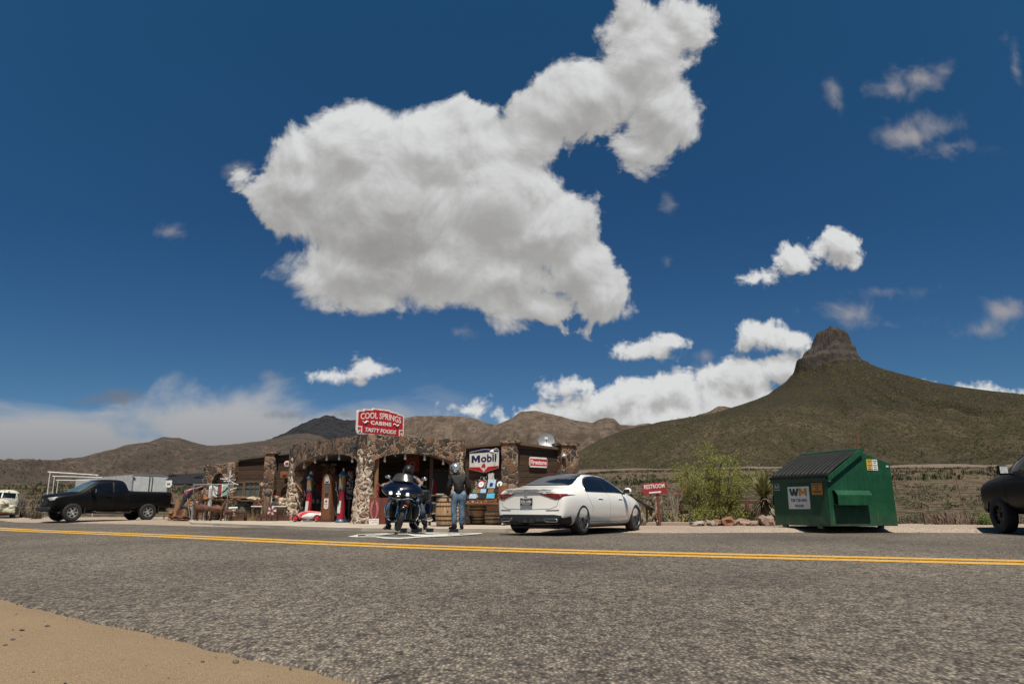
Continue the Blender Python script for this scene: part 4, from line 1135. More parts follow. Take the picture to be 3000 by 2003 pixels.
def wheel(parent, x, y, rad, wid, rimr, style, side, steer=0.0):
    """wheel > tyre, rim; axis along y, outer face towards side*y"""
    S = Matrix.Rotation(R(-90) if side > 0 else R(90), 4, 'X')
    w_ = wid / 2
    hub = MB().lathe([(0.001, w_ * 0.80), (0.045, w_ * 0.79), (0.06, w_ * 0.7), (0.06, -w_ * 0.5)], 16, S).build('wheel', 'alloy' if style == 'steel' else 'rim_dark', parent)
    hub.location = (x, y, rad); hub.rotation_euler = (0, 0, steer)
    prof = [(rimr, -w_ * 0.9), (rimr + 0.02, -w_), (rad - 0.05, -w_), (rad - 0.012, -w_ * 0.86), (rad, -w_ * 0.6), (rad, -w_ * 0.2), (rad - 0.008, -w_ * 0.17), (rad - 0.008, -w_ * 0.1), (rad, -w_ * 0.07),
            (rad, w_ * 0.07), (rad - 0.008, w_ * 0.1), (rad - 0.008, w_ * 0.17), (rad, w_ * 0.2), (rad, w_ * 0.6), (rad - 0.012, w_ * 0.86), (rad - 0.05, w_), (rimr + 0.02, w_), (rimr, w_ * 0.9), (rimr - 0.015, w_ * 0.3), (rimr - 0.02, -w_ * 0.9)]
    MB().lathe(prof + prof[:1], 48, S, cap=False).build('tyre', 'black_rubber', hub, smooth=40)
    mb = MB(); mb.lathe([(rimr + 0.004, w_ * 0.92), (rimr - 0.012, w_ * 0.93), (rimr - 0.02, w_ * 0.75), (rimr - 0.02, w_ * 0.1)], 48, S, cap=False)
    mb.mat(1).lathe([(0.02, w_ * 0.05), (rimr - 0.015, w_ * 0.04)], 32, S, cap=False)
    if style == 'multi':
        mb.mat(0)
        for k in range(24):
            a = 2 * math.pi * k / 24 + (0.055 if k % 2 else -0.055)
            rot = S @ Matrix.Rotation(a, 4, 'Z')
            s = MB().box((rimr * 0.55, 0, w_ * 0.66), (rimr * 0.86, 0.017, 0.035), Euler((0, R(-7), 0)).to_matrix())
            mb.add([rot @ v for v in s.v], s.f)
    elif style == 'steel':
        mb.mat(0).lathe([(0.05, w_ * 0.72), (rimr * 0.30, w_ * 0.74), (rimr * 0.42, w_ * 0.62), (rimr * 0.50, w_ * 0.60)], 32, S, cap=False)
        for k in range(6):
            a = 2 * math.pi * k / 6; rot = S @ Matrix.Rotation(a, 4, 'Z')
            s = MB().box((rimr * 0.68, 0, w_ * 0.62), (rimr * 0.56, rimr * 0.34, 0.05))
            mb.add([rot @ v for v in s.v], s.f)
    else:
        mb.mat(0)
        for k in range(8):
            rot = S @ Matrix.Rotation(2 * math.pi * k / 8, 4, 'Z')
            s = MB().box((rimr * 0.5, 0, w_ * 0.4), (rimr * 0.9, 0.07, 0.05)); mb.add([rot @ v for v in s.v], s.f)
    mb.build('rim', [{'multi': 'alloy_dim', 'steel': 'alloy'}.get(style, 'rim_dark'), 'rim_dark'], hub, smooth=30)
    return hub
def cyl_cutter(x, y0, y1, z, r):
    mb = MB().lathe([(r, y0), (r, y1)], 40, Matrix.Translation((x, 0, z)) @ Matrix.Rotation(R(-90), 4, 'X')); return mb.build('cutter', 'plastic_black', smooth=0)
def arches(o, xs, r, hw, zc, parent):
    cs = []
    for x in xs:
        for s in (1, -1):
            a, b_ = (hw - 0.34, hw + 0.3) if s > 0 else (-hw - 0.3, -hw + 0.34); cs.append(cyl_cutter(x, a, b_, zc, r))
    cut(o, cs)
    for x in xs:
        for s in (1, -1):
            rows_ = []; mb = MB()
            for y in (hw - 0.33, hw - 0.03):
                rows_.append([Vector((x + (r - 0.006) * math.cos(a), s * y, zc + (r - 0.006) * math.sin(a))) for a in [math.pi * (i / 20) for i in range(21)]])
            mb.grid(rows_)
            mb.add([(x, s * (hw - 0.33), zc)] + [tuple(p) for p in rows_[0]], [(0, i, i + 1) for i in range(1, 21)])
            mb.build('wheel_arch', 'plastic_black', parent, smooth=40, recalc=False)

def sec(x, zb, hw, zm, zsh, ysh, top, ctop):
    return (x, [(0, zb), (hw * 0.72, zb), (hw * 0.95, zb + 0.06), (hw, zm), (hw * 0.995, (zm + zsh) / 2), (ysh, zsh)] + top + [(0, ctop)])

def make_sedan(t):
    S_ = [sec(-1.13, 0.30, 0.84, 0.60, 0.955, 0.80, [(0.68, 1.03), (0.36, 1.05)], 1.055),
          sec(-1.02, 0.25, 0.93, 0.58, 0.975, 0.885, [(0.72, 1.055), (0.40, 1.075)], 1.08),
          sec(-0.60, 0.20, 0.96, 0.56, 0.985, 0.92, [(0.74, 1.09), (0.42, 1.105)], 1.11),
          sec(-0.22, 0.18, 0.965, 0.56, 0.99, 0.925, [(0.73, 1.14), (0.46, 1.165)], 1.17),
          sec(0.25, 0.18, 0.965, 0.56, 0.985, 0.925, [(0.69, 1.29), (0.46, 1.345)], 1.36),
          sec(0.80, 0.17, 0.965, 0.55, 0.98, 0.925, [(0.655, 1.41), (0.42, 1.47)], 1.485),
          sec(1.45, 0.17, 0.965, 0.55, 0.97, 0.925, [(0.65, 1.44), (0.40, 1.505)], 1.52),
          sec(2.05, 0.17, 0.965, 0.55, 0.96, 0.925, [(0.665, 1.385), (0.42, 1.45)], 1.465),
          sec(2.60, 0.17, 0.965, 0.55, 0.95, 0.92, [(0.70, 1.17), (0.48, 1.215)], 1.225),
          sec(2.95, 0.18, 0.965, 0.55, 0.935, 0.91, [(0.74, 1.01), (0.48, 1.035)], 1.04),
          sec(3.40, 0.20, 0.95, 0.54, 0.88, 0.87, [(0.68, 0.945), (0.40, 0.975)], 0.985),
          sec(3.85, 0.22, 0.91, 0.50, 0.78, 0.78, [(0.60, 0.85), (0.34, 0.885)], 0.895),
          sec(4.05, 0.28, 0.78, 0.46, 0.66, 0.66, [(0.46, 0.74), (0.26, 0.77)], 0.78)]
    body = loft('body', S_, 'pearl_white', t, rear=(0.20, 0.09), front=(0.30, 0.16))
    arches(body, (0, 3.2), 0.395, 0.965, 0.362, t)
    bv = bvh_of(body)
    for s in (1, -1):
        vw = side_p(s)
        dlo = [(0.30, 1.015), (2.66, 0.985), (2.40, 1.15), (2.10, 1.29), (1.75, 1.385), (1.35, 1.415), (0.95, 1.395), (0.62, 1.33), (0.40, 1.22), (0.29, 1.10)]
        cx, cz = 1.45, 1.17
        big = [(cx + (x - cx) * 1.028, cz + (z - cz) * 1.10) for x, z in dlo]
        decal('window_trim', bv, big, vw, 0.004, 'steel', t, 12, 26)
        g = decal('side_window', bv, dlo, vw, 0.009, 'dark_glass', t, 12, 26)
        seam(bv, [(1.42, 1.0), (1.36, 1.20), (1.22, 1.41)], vw, 0.014, 'plastic_black', g, 'pillar', 0.010)
        for q in ([(1.50, 0.98), (1.55, 0.60), (1.52, 0.25)], [(2.72, 0.97), (2.80, 0.62), (2.70, 0.25)], [(0.30, 0.99), (0.33, 0.85), (0.52, 0.62), (0.50, 0.52)], [(0.55, 0.245), (2.7, 0.245)]):
            seam(bv, q, vw, 0.0035, 'seam', t, 'door_seam')
        for x in (0.86, 2.08):
            seam(bv, [(x, 0.855), (x + 0.24, 0.85)], vw, 0.012, 'pearl_white', t, 'door_handle', 0.006); seam(bv, [(x, 0.838), (x + 0.24, 0.833)], vw, 0.006, 'seam', t, 'handle_gap', 0.001)
        seam(bv, [(0.50, 0.30), (1.5, 0.275), (2.72, 0.285)], vw, 0.009, 'steel', t, 'sill_trim', 0.002)
        # mirror
        m = MB().ball((2.42, s * 1.06, 1.06), (0.085, 0.115, 0.085), 14, 10).build('mirror', 'pearl_white', t)
        MB().box((2.37, s * 1.06, 1.055), (0.07, 0.16, 0.11)).build('mirror_glass', 'plastic_black', m, smooth=0, bevel=0.02)
        MB().tube([(2.42, s * 0.9, 0.99), (2.42, s * 1.0, 1.02)], 0.03, 8).build('mirror_arm', 'plastic_black', m)
        # tail lamp
        rv = rear_p()
        tl = [(s * 0.30, 0.955), (s * 0.62, 0.957), (s * 0.93, 0.945), (s * 0.905, 0.90), (s * 0.80, 0.815), (s * 0.72, 0.812), (s * 0.55, 0.87)]
        lt = decal('tail_light', bv, tl, rv, 0.010, 'tail_red', t, 10, 18)
        decal('light_bar', bv, [(s * 0.56, 0.905), (s * 0.88, 0.912), (s * 0.86, 0.893), (s * 0.58, 0.888)], rv, 0.015, 'tail_bright', lt, 3, 12)
        rf = [(s * 0.47, 0.575), (s * 0.80, 0.580), (s * 0.80, 0.560), (s * 0.52, 0.555)]
        decal('reflector', bv, rf, rv, 0.006, 'tail_red', t, 3, 10)
        ex = [(s * 0.42, 0.385), (s * 0.74, 0.385), (s * 0.78, 0.355), (s * 0.74, 0.305), (s * 0.50, 0.305), (s * 0.44, 0.34)]
        e = decal('exhaust', bv, ex, rv, 0.022, 'chrome', t, 6, 10)
        exc = [((a - s * 0.6) * 0.86 + s * 0.6, (b - 0.345) * 0.66 + 0.345) for a, b in ex]
        decal('opening', bv, exc, rv, 0.030, 'plastic_black', e, 6, 10)
        hl = [(s * 0.44, 0.66), (s * 0.84, 0.72), (s * 0.86, 0.66), (s * 0.60, 0.58), (s * 0.46, 0.60)]
        decal('headlight', bv, hl, front_p(), 0.008, 'lamp_glass', t)
        wheel(t, 0, s * 0.835, 0.362, 0.26, 0.262, 'multi', s); wheel(t, 3.2, s * 0.835, 0.362, 0.25, 0.262, 'multi', s)
    rv = rear_p()
    decal('rear_window', bv, [(0.66, 1.155), (-0.66, 1.155), (-0.665, 1.20), (-0.60, 1.30), (-0.50, 1.42), (-0.44, 1.45), (0.44, 1.45), (0.50, 1.42), (0.60, 1.30), (0.665, 1.20)], rv, 0.006, 'dark_glass', t, 16, 24)
    decal('windscreen', bv, [(0.72, 1.03), (-0.72, 1.03), (-0.50, 1.42), (0.50, 1.42)], front_p(), 0.006, 'dark_glass', t, 14, 20)
    decal('sunroof', bv, [(0.95, -0.44), (0.95, 0.44), (1.15, 0.50), (1.9, 0.50), (1.95, 0.42), (1.95, -0.42), (1.9, -0.5), (1.15, -0.50)], top_p(), 0.010, 'dark_glass', t, 14, 14)
    dif = [(-0.86, 0.40), (-0.84, 0.455), (-0.70, 0.47), (-0.52, 0.462), (-0.42, 0.44), (0.42, 0.44), (0.52, 0.462), (0.70, 0.47), (0.84, 0.455), (0.86, 0.40), (0.74, 0.27), (-0.74, 0.27)]
    df = decal('rear_diffuser', bv, dif, rv, 0.012, 'plastic_black', t, 10, 26)
    for y in (-0.26, -0.08, 0.10, 0.28): MB().box((-1.155, y, 0.335), (0.06, 0.012, 0.09)).build('fin', 'plastic_black', df, smooth=0)
    for s in (1, -1): decal('diffuser_side', bv, [(-0.62, 0.44), (-0.40, 0.20), (-1.02, 0.22), (-1.02, 0.42)], side_p(s), 0.010, 'plastic_black', df, 6, 10)
    seam(bv, [(0.80, 0.83), (0.74, 0.66), (0.60, 0.605), (0.0, 0.585), (-0.60, 0.605), (-0.74, 0.66), (-0.80, 0.83)], rv, 0.005, 'seam', t, 'boot_seam')
    seam(bv, [(0.70, 1.035), (0.36, 1.055), (-0.36, 1.055), (-0.70, 1.035)], rv, 0.014, 'pearl_white', t, 'spoiler', 0.008)
    seam(bv, [(0.42, 0.962), (0.0, 0.964), (-0.42, 0.962)], rv, 0.013, 'steel', t, 'trim_bar', 0.004)
    # number plate
    px_ = proj(bv, (-5, 0, 0.77), (1, 0, 0), 0.02)
    pl = MB().box((px_.x, 0, 0.765), (0.02, 0.33, 0.165)).build('number_plate', 'plastic_black', t, smooth=0, bevel=0.004)
    Mb = frame((px_.x - 0.012, 0, 0.76), (0, -1, 0), (0, 0, 1))
    text_mesh('lettering', 'KEN AMM', 0.08, Mb, 'dull_white', pl, 0.002, 0.001, width=0.28, height=0.075)
    mb = MB()
    for z in (0.835, 0.70): mb.box((px_.x - 0.011, 0, z), (0.004, 0.22, 0.012))
    mb.build('plate_border', 'dull_white', pl, smooth=0)
    # star emblem and badges
    p = proj(bv, (-5, 0, 1.005), (1, 0, 0), 0.012); mb = MB()
    mb.tube([(p.x, 0.048 * math.cos(2 * math.pi * i / 24), p.z + 0.048 * math.sin(2 * math.pi * i / 24)) for i in range(25)], 0.005, 6)
    for k in range(3):
        a = R(90 + 120 * k); mb.tube([p, p + Vector((0, 0.046 * math.cos(a), 0.046 * math.sin(a)))], [0.008, 0.002], 6)
    mb.build('star_emblem', 'chrome', t)
    for txt, y, w_ in (('S 580', 0.58, 0.15), ('4MATIC', -0.55, 0.19)):
        p = proj(bv, (-5, y, 0.985), (1, 0, 0), 0.016); text_mesh('badge', txt, 0.04, frame(p, (0.15 if y > 0 else -0.15, -1, 0), (0.1, 0, 1)), 'seam', t, 0.003, 0, width=w_, height=0.034)
    decal('grille', bv, [(-0.34, 0.40), (-0.40, 0.56), (-0.30, 0.68), (0.30, 0.68), (0.40, 0.56), (0.34, 0.40)], front_p(), 0.008, 'plastic_black', t)
    MB().box((1.6, 0, 0.17), (4.6, 1.3, 0.06)).build('underbody', 'plastic_black', t, smooth=0)
    for y in (0.83, -0.83):
        for x in (0, 3.2): pass
    return t
rw = PT(1709, 18.6); fw = PT(1862, 21.3)
fd_ = (fw - rw).normalized(); left_ = Vector((-fd_.y, fd_.x, 0))
pos = rw + left_ * 0.95
car = thing('sedan', 'pearl white saloon car with dark windows parked in front of the store', 'car', (pos.x, pos.y, -0.05), math.atan2(fd_.y, fd_.x))
make_sedan(car)

# ------------------------------------------------------------------ pickups
def make_pickup(t, paint, style, lights=True, steps=True):
    def c(x, zb, hw, zsh, ysh, top, ct): return sec(x, zb, hw, 0.85, zsh, ysh, top, ct)
    S_ = [c(-1.14, 0.56, 0.86, 1.12, 0.865, [(0.86, 1.26), (0.60, 1.30)], 1.305), c(-1.06, 0.52, 0.92, 1.14, 0.915, [(0.895, 1.29), (0.60, 1.315)], 1.315),
          c(-0.5, 0.50, 0.925, 1.14, 0.92, [(0.90, 1.29), (0.60, 1.315)], 1.315), c(0.86, 0.46, 0.925, 1.14, 0.92, [(0.90, 1.29), (0.60, 1.315)], 1.315),
          c(0.93, 0.44, 0.925, 1.14, 0.92, [(0.86, 1.32), (0.62, 1.42)], 1.43), c(1.02, 0.44, 0.925, 1.14, 0.92, [(0.72, 1.72), (0.5, 1.775)], 1.79),
          c(1.25, 0.43, 0.925, 1.15, 0.92, [(0.715, 1.765), (0.46, 1.82)], 1.835), c(1.9, 0.43, 0.925, 1.15, 0.92, [(0.71, 1.765), (0.45, 1.825)], 1.84),
          c(2.28, 0.43, 0.925, 1.15, 0.92, [(0.71, 1.70), (0.45, 1.765)], 1.78), c(2.72, 0.43, 0.925, 1.14, 0.915, [(0.74, 1.45), (0.5, 1.505)], 1.515),
          c(3.05, 0.43, 0.925, 1.12, 0.91, [(0.80, 1.22), (0.5, 1.25)], 1.26), c(3.60, 0.44, 0.92, 1.07, 0.90, [(0.80, 1.155), (0.5, 1.20)], 1.21),
          c(4.02, 0.44, 0.90, 1.00, 0.87, [(0.76, 1.085), (0.5, 1.13)], 1.14), c(4.16, 0.46, 0.84, 0.93, 0.80, [(0.66, 1.00), (0.46, 1.05)], 1.06)]
    body = loft('body', S_, paint, t, rear=(0.06, 0.02), front=(0.20, 0.10))
    box = MB().box((-0.10, 0, 1.35), (1.86, 1.56, 0.95)).build('cutter', 'plastic_black', smooth=0)
    m = body.modifiers.new('cut', 'BOOLEAN'); m.object = box; m.operation = 'DIFFERENCE'; m.solver = 'EXACT'
    arches(body, (0, 3.2), 0.455, 0.925, 0.42, t); bpy.data.objects.remove(box)
    bv = bvh_of(body)
    for s in (1, -1):
        vw = side_p(s)
        w1 = decal('side_window', bv, [(1.66, 1.235), (2.66, 1.215), (2.50, 1.42), (2.22, 1.63), (1.66, 1.665)], vw, 0.006, 'dark_glass', t)
        w2 = decal('side_window', bv, [(1.08, 1.25), (1.52, 1.24), (1.52, 1.67), (1.16, 1.675), (1.06, 1.5)], vw, 0.006, 'dark_glass', t)
        seam(bv, [(1.59, 1.24), (1.58, 1.68)], vw, 0.030, 'plastic_black', t, 'pillar', 0.0)
        for q in ([(1.58, 1.2), (1.60, 0.5)], [(2.80, 1.15), (2.78, 0.5)], [(0.94, 1.25), (0.94, 0.5)], [(1.02, 1.2), (1.04, 0.9), (1.04, 0.5)]): seam(bv, q, vw, 0.004, 'seam' if False else 'plastic_black', t, 'door_seam', 0.001)
        seam(bv, [(1.70, 1.08), (1.90, 1.08)], vw, 0.016, 'dusty_black', t, 'door_handle', 0.012)
        m = MB().box((2.50, s * 1.06, 1.30), (0.12, 0.20, 0.20), taper=0.9).build('mirror', paint, t, smooth=0, bevel=0.03)
        MB().box((2.435, s * 1.06, 1.30), (0.012, 0.15, 0.14)).build('mirror_glass', 'lamp_glass', m, smooth=0)
        MB().tube([(2.5, s * 0.88, 1.22), (2.5, s * 1.0, 1.26)], 0.03, 8).build('mirror_arm', 'plastic_black', m)
        if lights:
            h = decal('headlight', bv, [(s * 0.50, 0.99), (s * 0.86, 1.02), (s * 0.86, 0.90), (s * 0.62, 0.87), (s * 0.50, 0.90)], front_p(), 0.010, 'lamp_glass', t)
            decal('side_lamp', bv, [(3.86, 1.03), (4.08, 1.0), (4.10, 0.90), (3.95, 0.92)], vw, 0.010, 'lamp_glass', t, 6, 6)
        decal('tail_light', bv, [(s * 0.72, 1.20), (s * 0.90, 1.20), (s * 0.90, 0.85), (s * 0.74, 0.85)], rear_p(), 0.008, 'tail_red', t, 6, 6)
        wheel(t, 0, s * 0.80, 0.385, 0.25, 0.215, style, s); wheel(t, 3.2, s * 0.80, 0.385, 0.25, 0.215, style, s)
        if steps:
            st = [(0.75, 0.90, 0.42), (0.85, 0.99, 0.36), (1.5, 0.99, 0.35), (2.2, 0.99, 0.36), (2.35, 0.90, 0.42)]
            MB().tube([(x, s * y, z) for x, y, z in st], 0.035, 8).build('step_bar', 'plastic_black', t)
            MB().box((-0.47, s * 0.80, 0.46), (0.02, 0.24, 0.30)).build('mud_flap', 'black_rubber', t, smooth=0); MB().box((2.72, s * 0.80, 0.46), (0.02, 0.24, 0.28)).build('mud_flap', 'black_rubber', t, smooth=0)
    decal('windscreen', bv, [(0.78, 1.25), (-0.78, 1.25), (-0.60, 1.72), (0.60, 1.72)], front_p(), 0.006, 'screen_green', t, 12, 16)
    decal('rear_window', bv, [(0.62, 1.40), (-0.62, 1.40), (-0.52, 1.70), (0.52, 1.70)], (lambda q: (0.5, q[0], q[1]), (1, 0, 0)), 0.006, 'dark_glass', t)
    decal('grille', bv, [(-0.44, 0.66), (-0.46, 1.0), (0.46, 1.0), (0.44, 0.66)], front_p(), 0.012, 'plastic_black', t)
    p = proj(bv, (9, 0, 0.88), (-1, 0, 0), 0.02); MB().lathe([(0.001, 0.01), (0.06, 0.008), (0.065, 0)], 20, Matrix.Translation(p) @ Matrix.Rotation(R(90), 4, 'Y')).build('emblem', 'chrome', t)
    MB().box((4.06, 0, 0.52), (0.14, 1.5, 0.16)).build('bumper', 'plastic_black', t, smooth=0, bevel=0.04)
    MB().box((-1.20, 0, 0.66), (0.14, 1.7, 0.20)).build('bumper', 'plastic_black', t, smooth=0, bevel=0.03)
    MB().box((1.5, 0, 0.46), (5.0, 1.1, 0.12)).build('chassis', 'plastic_black', t, smooth=0)
    MB().tube([(0, -0.7, 0.385), (0, 0.7, 0.385)], 0.06, 8).build('axle', 'plastic_black', t)
    return t
fw = PT(213, 33.2); rw = PT(434, 35.6)
fd_ = (fw - rw).normalized(); left_ = Vector((-fd_.y, fd_.x, 0))
pos = rw - left_ * 0.86
tr = thing('pickup_truck', 'black pickup truck with steel wheels parked left of the store', 'pickup truck', (pos.x, pos.y, -0.02), math.atan2(fd_.y, fd_.x))
make_pickup(tr, 'car_black', 'steel')
# the dark truck cut off by the right edge of the picture
fw = PT(2940, 19.8); hd = Vector((0.11, 0.994, 0)).normalized(); rw = fw - hd * 3.84
left_ = Vector((-hd.y, hd.x, 0)); pos = rw - left_ * 0.94
tr2 = thing('pickup_truck', 'dusty dark lifted pickup truck at the right edge of the lot', 'pickup truck', (pos.x, pos.y, -0.065), math.atan2(hd.y, hd.x), scale=1.20)
make_pickup(tr2, 'dusty_black', 'dark', lights=False, steps=False)

# ------------------------------------------------------------------ old rusty truck, nose towards the road
def make_old_truck(t):
    c = lambda x, zb, hw, zm, zsh, ysh, top, ct: sec(x, zb, hw, zm, zsh, ysh, top, ct)
    cab = loft('cab', [c(0.0, 0.62, 0.70, 0.9, 1.25, 0.70, [(0.62, 1.62), (0.40, 1.73)], 1.75), c(0.12, 0.60, 0.78, 0.9, 1.25, 0.77, [(0.68, 1.68), (0.42, 1.79)], 1.81), c(0.8, 0.60, 0.79, 0.9, 1.25, 0.78, [(0.69, 1.70), (0.42, 1.81)], 1.83),
                       c(1.15, 0.60, 0.79, 0.9, 1.22, 0.78, [(0.68, 1.62), (0.42, 1.73)], 1.75), c(1.45, 0.60, 0.78, 0.9, 1.15, 0.77, [(0.66, 1.28), (0.42, 1.32)], 1.33)], 'old_white', t, rear=(0.08, 0.0), front=(0.10, 0.05))
    baked(cab); bv = bvh_of(cab)
    for s in (1, -1):
        decal('windscreen', bv, [(s * 0.035, 1.33), (s * 0.62, 1.31), (s * 0.62, 1.56), (s * 0.54, 1.63), (s * 0.035, 1.65)], front_p(), 0.008, 'dark_glass', t)
        decal('side_window', bv, [(0.3, 1.25), (1.1, 1.25), (1.0, 1.6), (0.35, 1.62)], side_p(s), 0.006, 'dark_glass', t)
    hood = loft('bonnet', [c(1.40, 0.75, 0.62, 0.9, 1.10, 0.58, [(0.44, 1.24), (0.24, 1.30)], 1.32), c(1.9, 0.75, 0.52, 0.9, 1.08, 0.50, [(0.38, 1.20), (0.2, 1.26)], 1.275), c(2.45, 0.75, 0.46, 0.85, 1.02, 0.44, [(0.34, 1.12), (0.2, 1.18)], 1.19), c(2.62, 0.78, 0.38, 0.85, 0.96, 0.36, [(0.28, 1.02), (0.16, 1.05)], 1.06)], 'old_white', t, rear=(0, 0), front=(0.12, 0.08))
    for s in (1, -1):
        rows_ = []
        for i in range(17):
            a = math.pi * i / 16; x = 2.15 - 0.62 * math.cos(a); z = 0.50 + 0.50 * math.sin(a) ** 0.8
            rows_.append([Vector((x, s * y, z * k + (1 - k) * 0.5)) for y, k in ((0.36, 1.0), (0.55, 1.04), (0.75, 1.0), (0.88, 0.88), (0.93, 0.70))])
        MB().grid(rows_).build('fender', 'old_paint', t, smooth=60).modifiers.new('t', 'SOLIDIFY').thickness = 0.02
        MB().lathe([(0.001, 0.07), (0.06, 0.06), (0.095, 0.03), (0.10, 0.0), (0.09, -0.12)], 18, Matrix.Translation((2.66, s * 0.70, 0.86)) @ Matrix.Rotation(R(90), 4, 'Y')).build('headlight', 'lamp_glass', t)
        wheel(t, 2.15, s * 0.74, 0.36, 0.18, 0.20, 'dark', s); wheel(t, -0.9, s * 0.74, 0.36, 0.18, 0.20, 'dark', s)
    mb = MB()
    for i in range(5):
        z = 0.66 + i * 0.068; mb.tube([(2.56, -0.62, z), (2.68, -0.35, z), (2.72, 0, z), (2.68, 0.35, z), (2.56, 0.62, z)], 0.020, 6)
    mb.build('grille', 'old_paint', t)
    MB().box((2.5, 0, 0.80), (0.10, 1.1, 0.42)).build('grille_back', 'plastic_black', t, smooth=0)
    MB().tube([(2.62, -0.85, 0.55), (2.78, -0.5, 0.55), (2.80, 0, 0.55), (2.78, 0.5, 0.55), (2.62, 0.85, 0.55)], 0.06, 8).build('bumper', 'dark_rust', t)
    b = MB(); b.box((-1.0, 0, 0.72), (1.9, 1.4, 0.06))
    for y in (0.7, -0.7): b.box((-1.0, y, 0.95), (1.9, 0.05, 0.42))
    b.box((-1.95, 0, 0.95), (0.05, 1.45, 0.42)); b.build('bed', 'old_paint', t, smooth=0)
    MB().box((0.5, 0, 0.5), (4.2, 0.8, 0.14)).build('chassis', 'dark_rust', t, smooth=0)
p = PT(22, 41.0)
ot = thing('old_truck', 'derelict vintage truck with flaking pale green paint and rust', 'truck', (p.x - 1.7, p.y + 2.4, -0.28), R(-66))
make_old_truck(ot)

# ------------------------------------------------------------------ white box trailer and pipe frames behind the black pickup
nr, rr_, fl_ = PT(381, 53.0), PT(482, 55.4), PT(213, 62.4)
ux = (rr_ - nr).normalized(); ul = (fl_ - nr); LT = ul.length; ul.normalize(); WT = 2.75
t = thing('box_trailer', 'white box trailer with double rear doors behind black pickup', 'trailer', (nr.x, nr.y, 0.35), math.atan2(ux.y, ux.x))
lw = Vector((ul.dot(ux), ul.dot(Vector((-ux.y, ux.x, 0))), 0))
HT = 2.42
def quad_prism(z0, z1, g=0.0): 
    a, b = Vector((0, 0, 0)), Vector((WT, 0, 0)); c_, d_ = b + lw * LT, a + lw * LT
    return MB().prism([(p.x, p.y) for p in (a, b, c_, d_)], z1 - z0, Matrix.Translation((0, 0, z0)))
quad_prism(0.55, HT).build('body', 'dull_white', t, smooth=0)
quad_prism(HT + 0.002, HT + 0.05).build('roof', 'galvanised', t, smooth=0)
for s in (0, 1):
    d = MB().box((WT * (0.25 + 0.5 * s), -0.02, (0.62 + HT - 0.06) / 2), (WT / 2 - 0.06, 0.035, HT - 0.70)).build('door', 'white_enamel', t, smooth=0)
    MB().tube([(WT / 2 + (-0.12 if s == 0 else 0.12), -0.06, 0.65), (WT / 2 + (-0.12 if s == 0 else 0.12), -0.06, HT - 0.08)], 0.025, 6).build('lock_bar', 'rim_dark', d)
    mb = MB()
    for z in (0.9, HT - 0.25): mb.box((0.06 if s == 0 else WT - 0.06, -0.05, z), (0.16, 0.03, 0.10))
    mb.build('hinge', 'plastic_black', d, smooth=0)
mb = MB()
for z in (0.60, HT - 0.01): mb.box((WT / 2, -0.01, z), (WT + 0.04, 0.08, 0.06))
for x in (0.0, WT): mb.box((x, -0.01, 1.5), (0.06, 0.085, HT - 0.6))
mb.build('frame', 'galvanised', t, smooth=0)
for k in (0.35, 0.5):
    q = lw * LT * k; MB().lathe([(0.2, -0.12), (0.36, -0.12), (0.38, 0), (0.36, 0.12), (0.2, 0.12)], 20, Matrix.Translation((q.x - 0.1, q.y, 0.38)) @ Matrix.Rotation(math.atan2(lw.y, lw.x) + R(90), 4, 'Z') @ Matrix.Rotation(R(90), 4, 'Y')).build('wheel', 'black_rubber', t)
pf = []
for (pa, pb, ya) in (((147, 1382), (288, 1391.5), 45.0), ((160, 1394.5), (299, 1398.5), 51.0), ((170.5, 1406), (275, 1408), 58.0)):
    a = at(*pa, ya); b = at(*pb, ya * 1.04); g = gz(a.x, a.y)
    t = thing('pipe_frame', ['tallest and nearest white pipe frame by the box trailer', 'middle white pipe frame by the box trailer', 'lowest and farthest white pipe frame by the box trailer'][len(pf)], 'frame', (a.x, a.y, g), group='pipe frames by the trailer')
    d = b - a; h_ = a.z - g
    MB().tube([(-0.15, 0, h_), (d.x, d.y, b.z - g)], 0.035, 8).build('crossbar', 'white_enamel', t)
    MB().tube([(0, 0, 0), (0, 0, h_)], 0.03, 8).build('post', 'dull_white', t)
    MB().tube([(d.x * 0.97, d.y * 0.97, gz(b.x, b.y) - g), (d.x * 0.97, d.y * 0.97, b.z - g)], 0.03, 8).build('post', 'dull_white', t)
    pf.append(t)
# route shield on a leaning post
p = at(495, 1415, 39.0); g = gz(p.x, p.y)
t = thing('route_sign', 'small white numbered shield sign on a leaning wooden post', 'sign', (p.x, p.y, g))
MB().tube([(-0.12, 0.05, 0), (0.0, 0.05, p.z - g + 0.1)], 0.035, 6).build('post', 'old_timber', t)
SH = [(0, -0.20), (0.10, -0.155), (0.145, -0.06), (0.125, 0.02), (0.14, 0.09), (0.105, 0.145), (0.07, 0.125), (0, 0.14), (-0.07, 0.125), (-0.105, 0.145), (-0.14, 0.09), (-0.125, 0.02), (-0.145, -0.06), (-0.10, -0.155)]
Mf = Matrix.Translation((0, 0.0, p.z - g)) @ Matrix.Rotation(R(90), 4, 'X')
MB().prism([(x * 1.15, y * 1.1) for x, y in SH], 0.02, Mf).build('shield', 'white_enamel', t, smooth=0)
text_mesh('lettering', '66', 0.14, Mf @ Matrix.Translation((0, -0.03, 0.022)), 'black_paint', t, 0.002, 0.004, width=0.17, height=0.13)
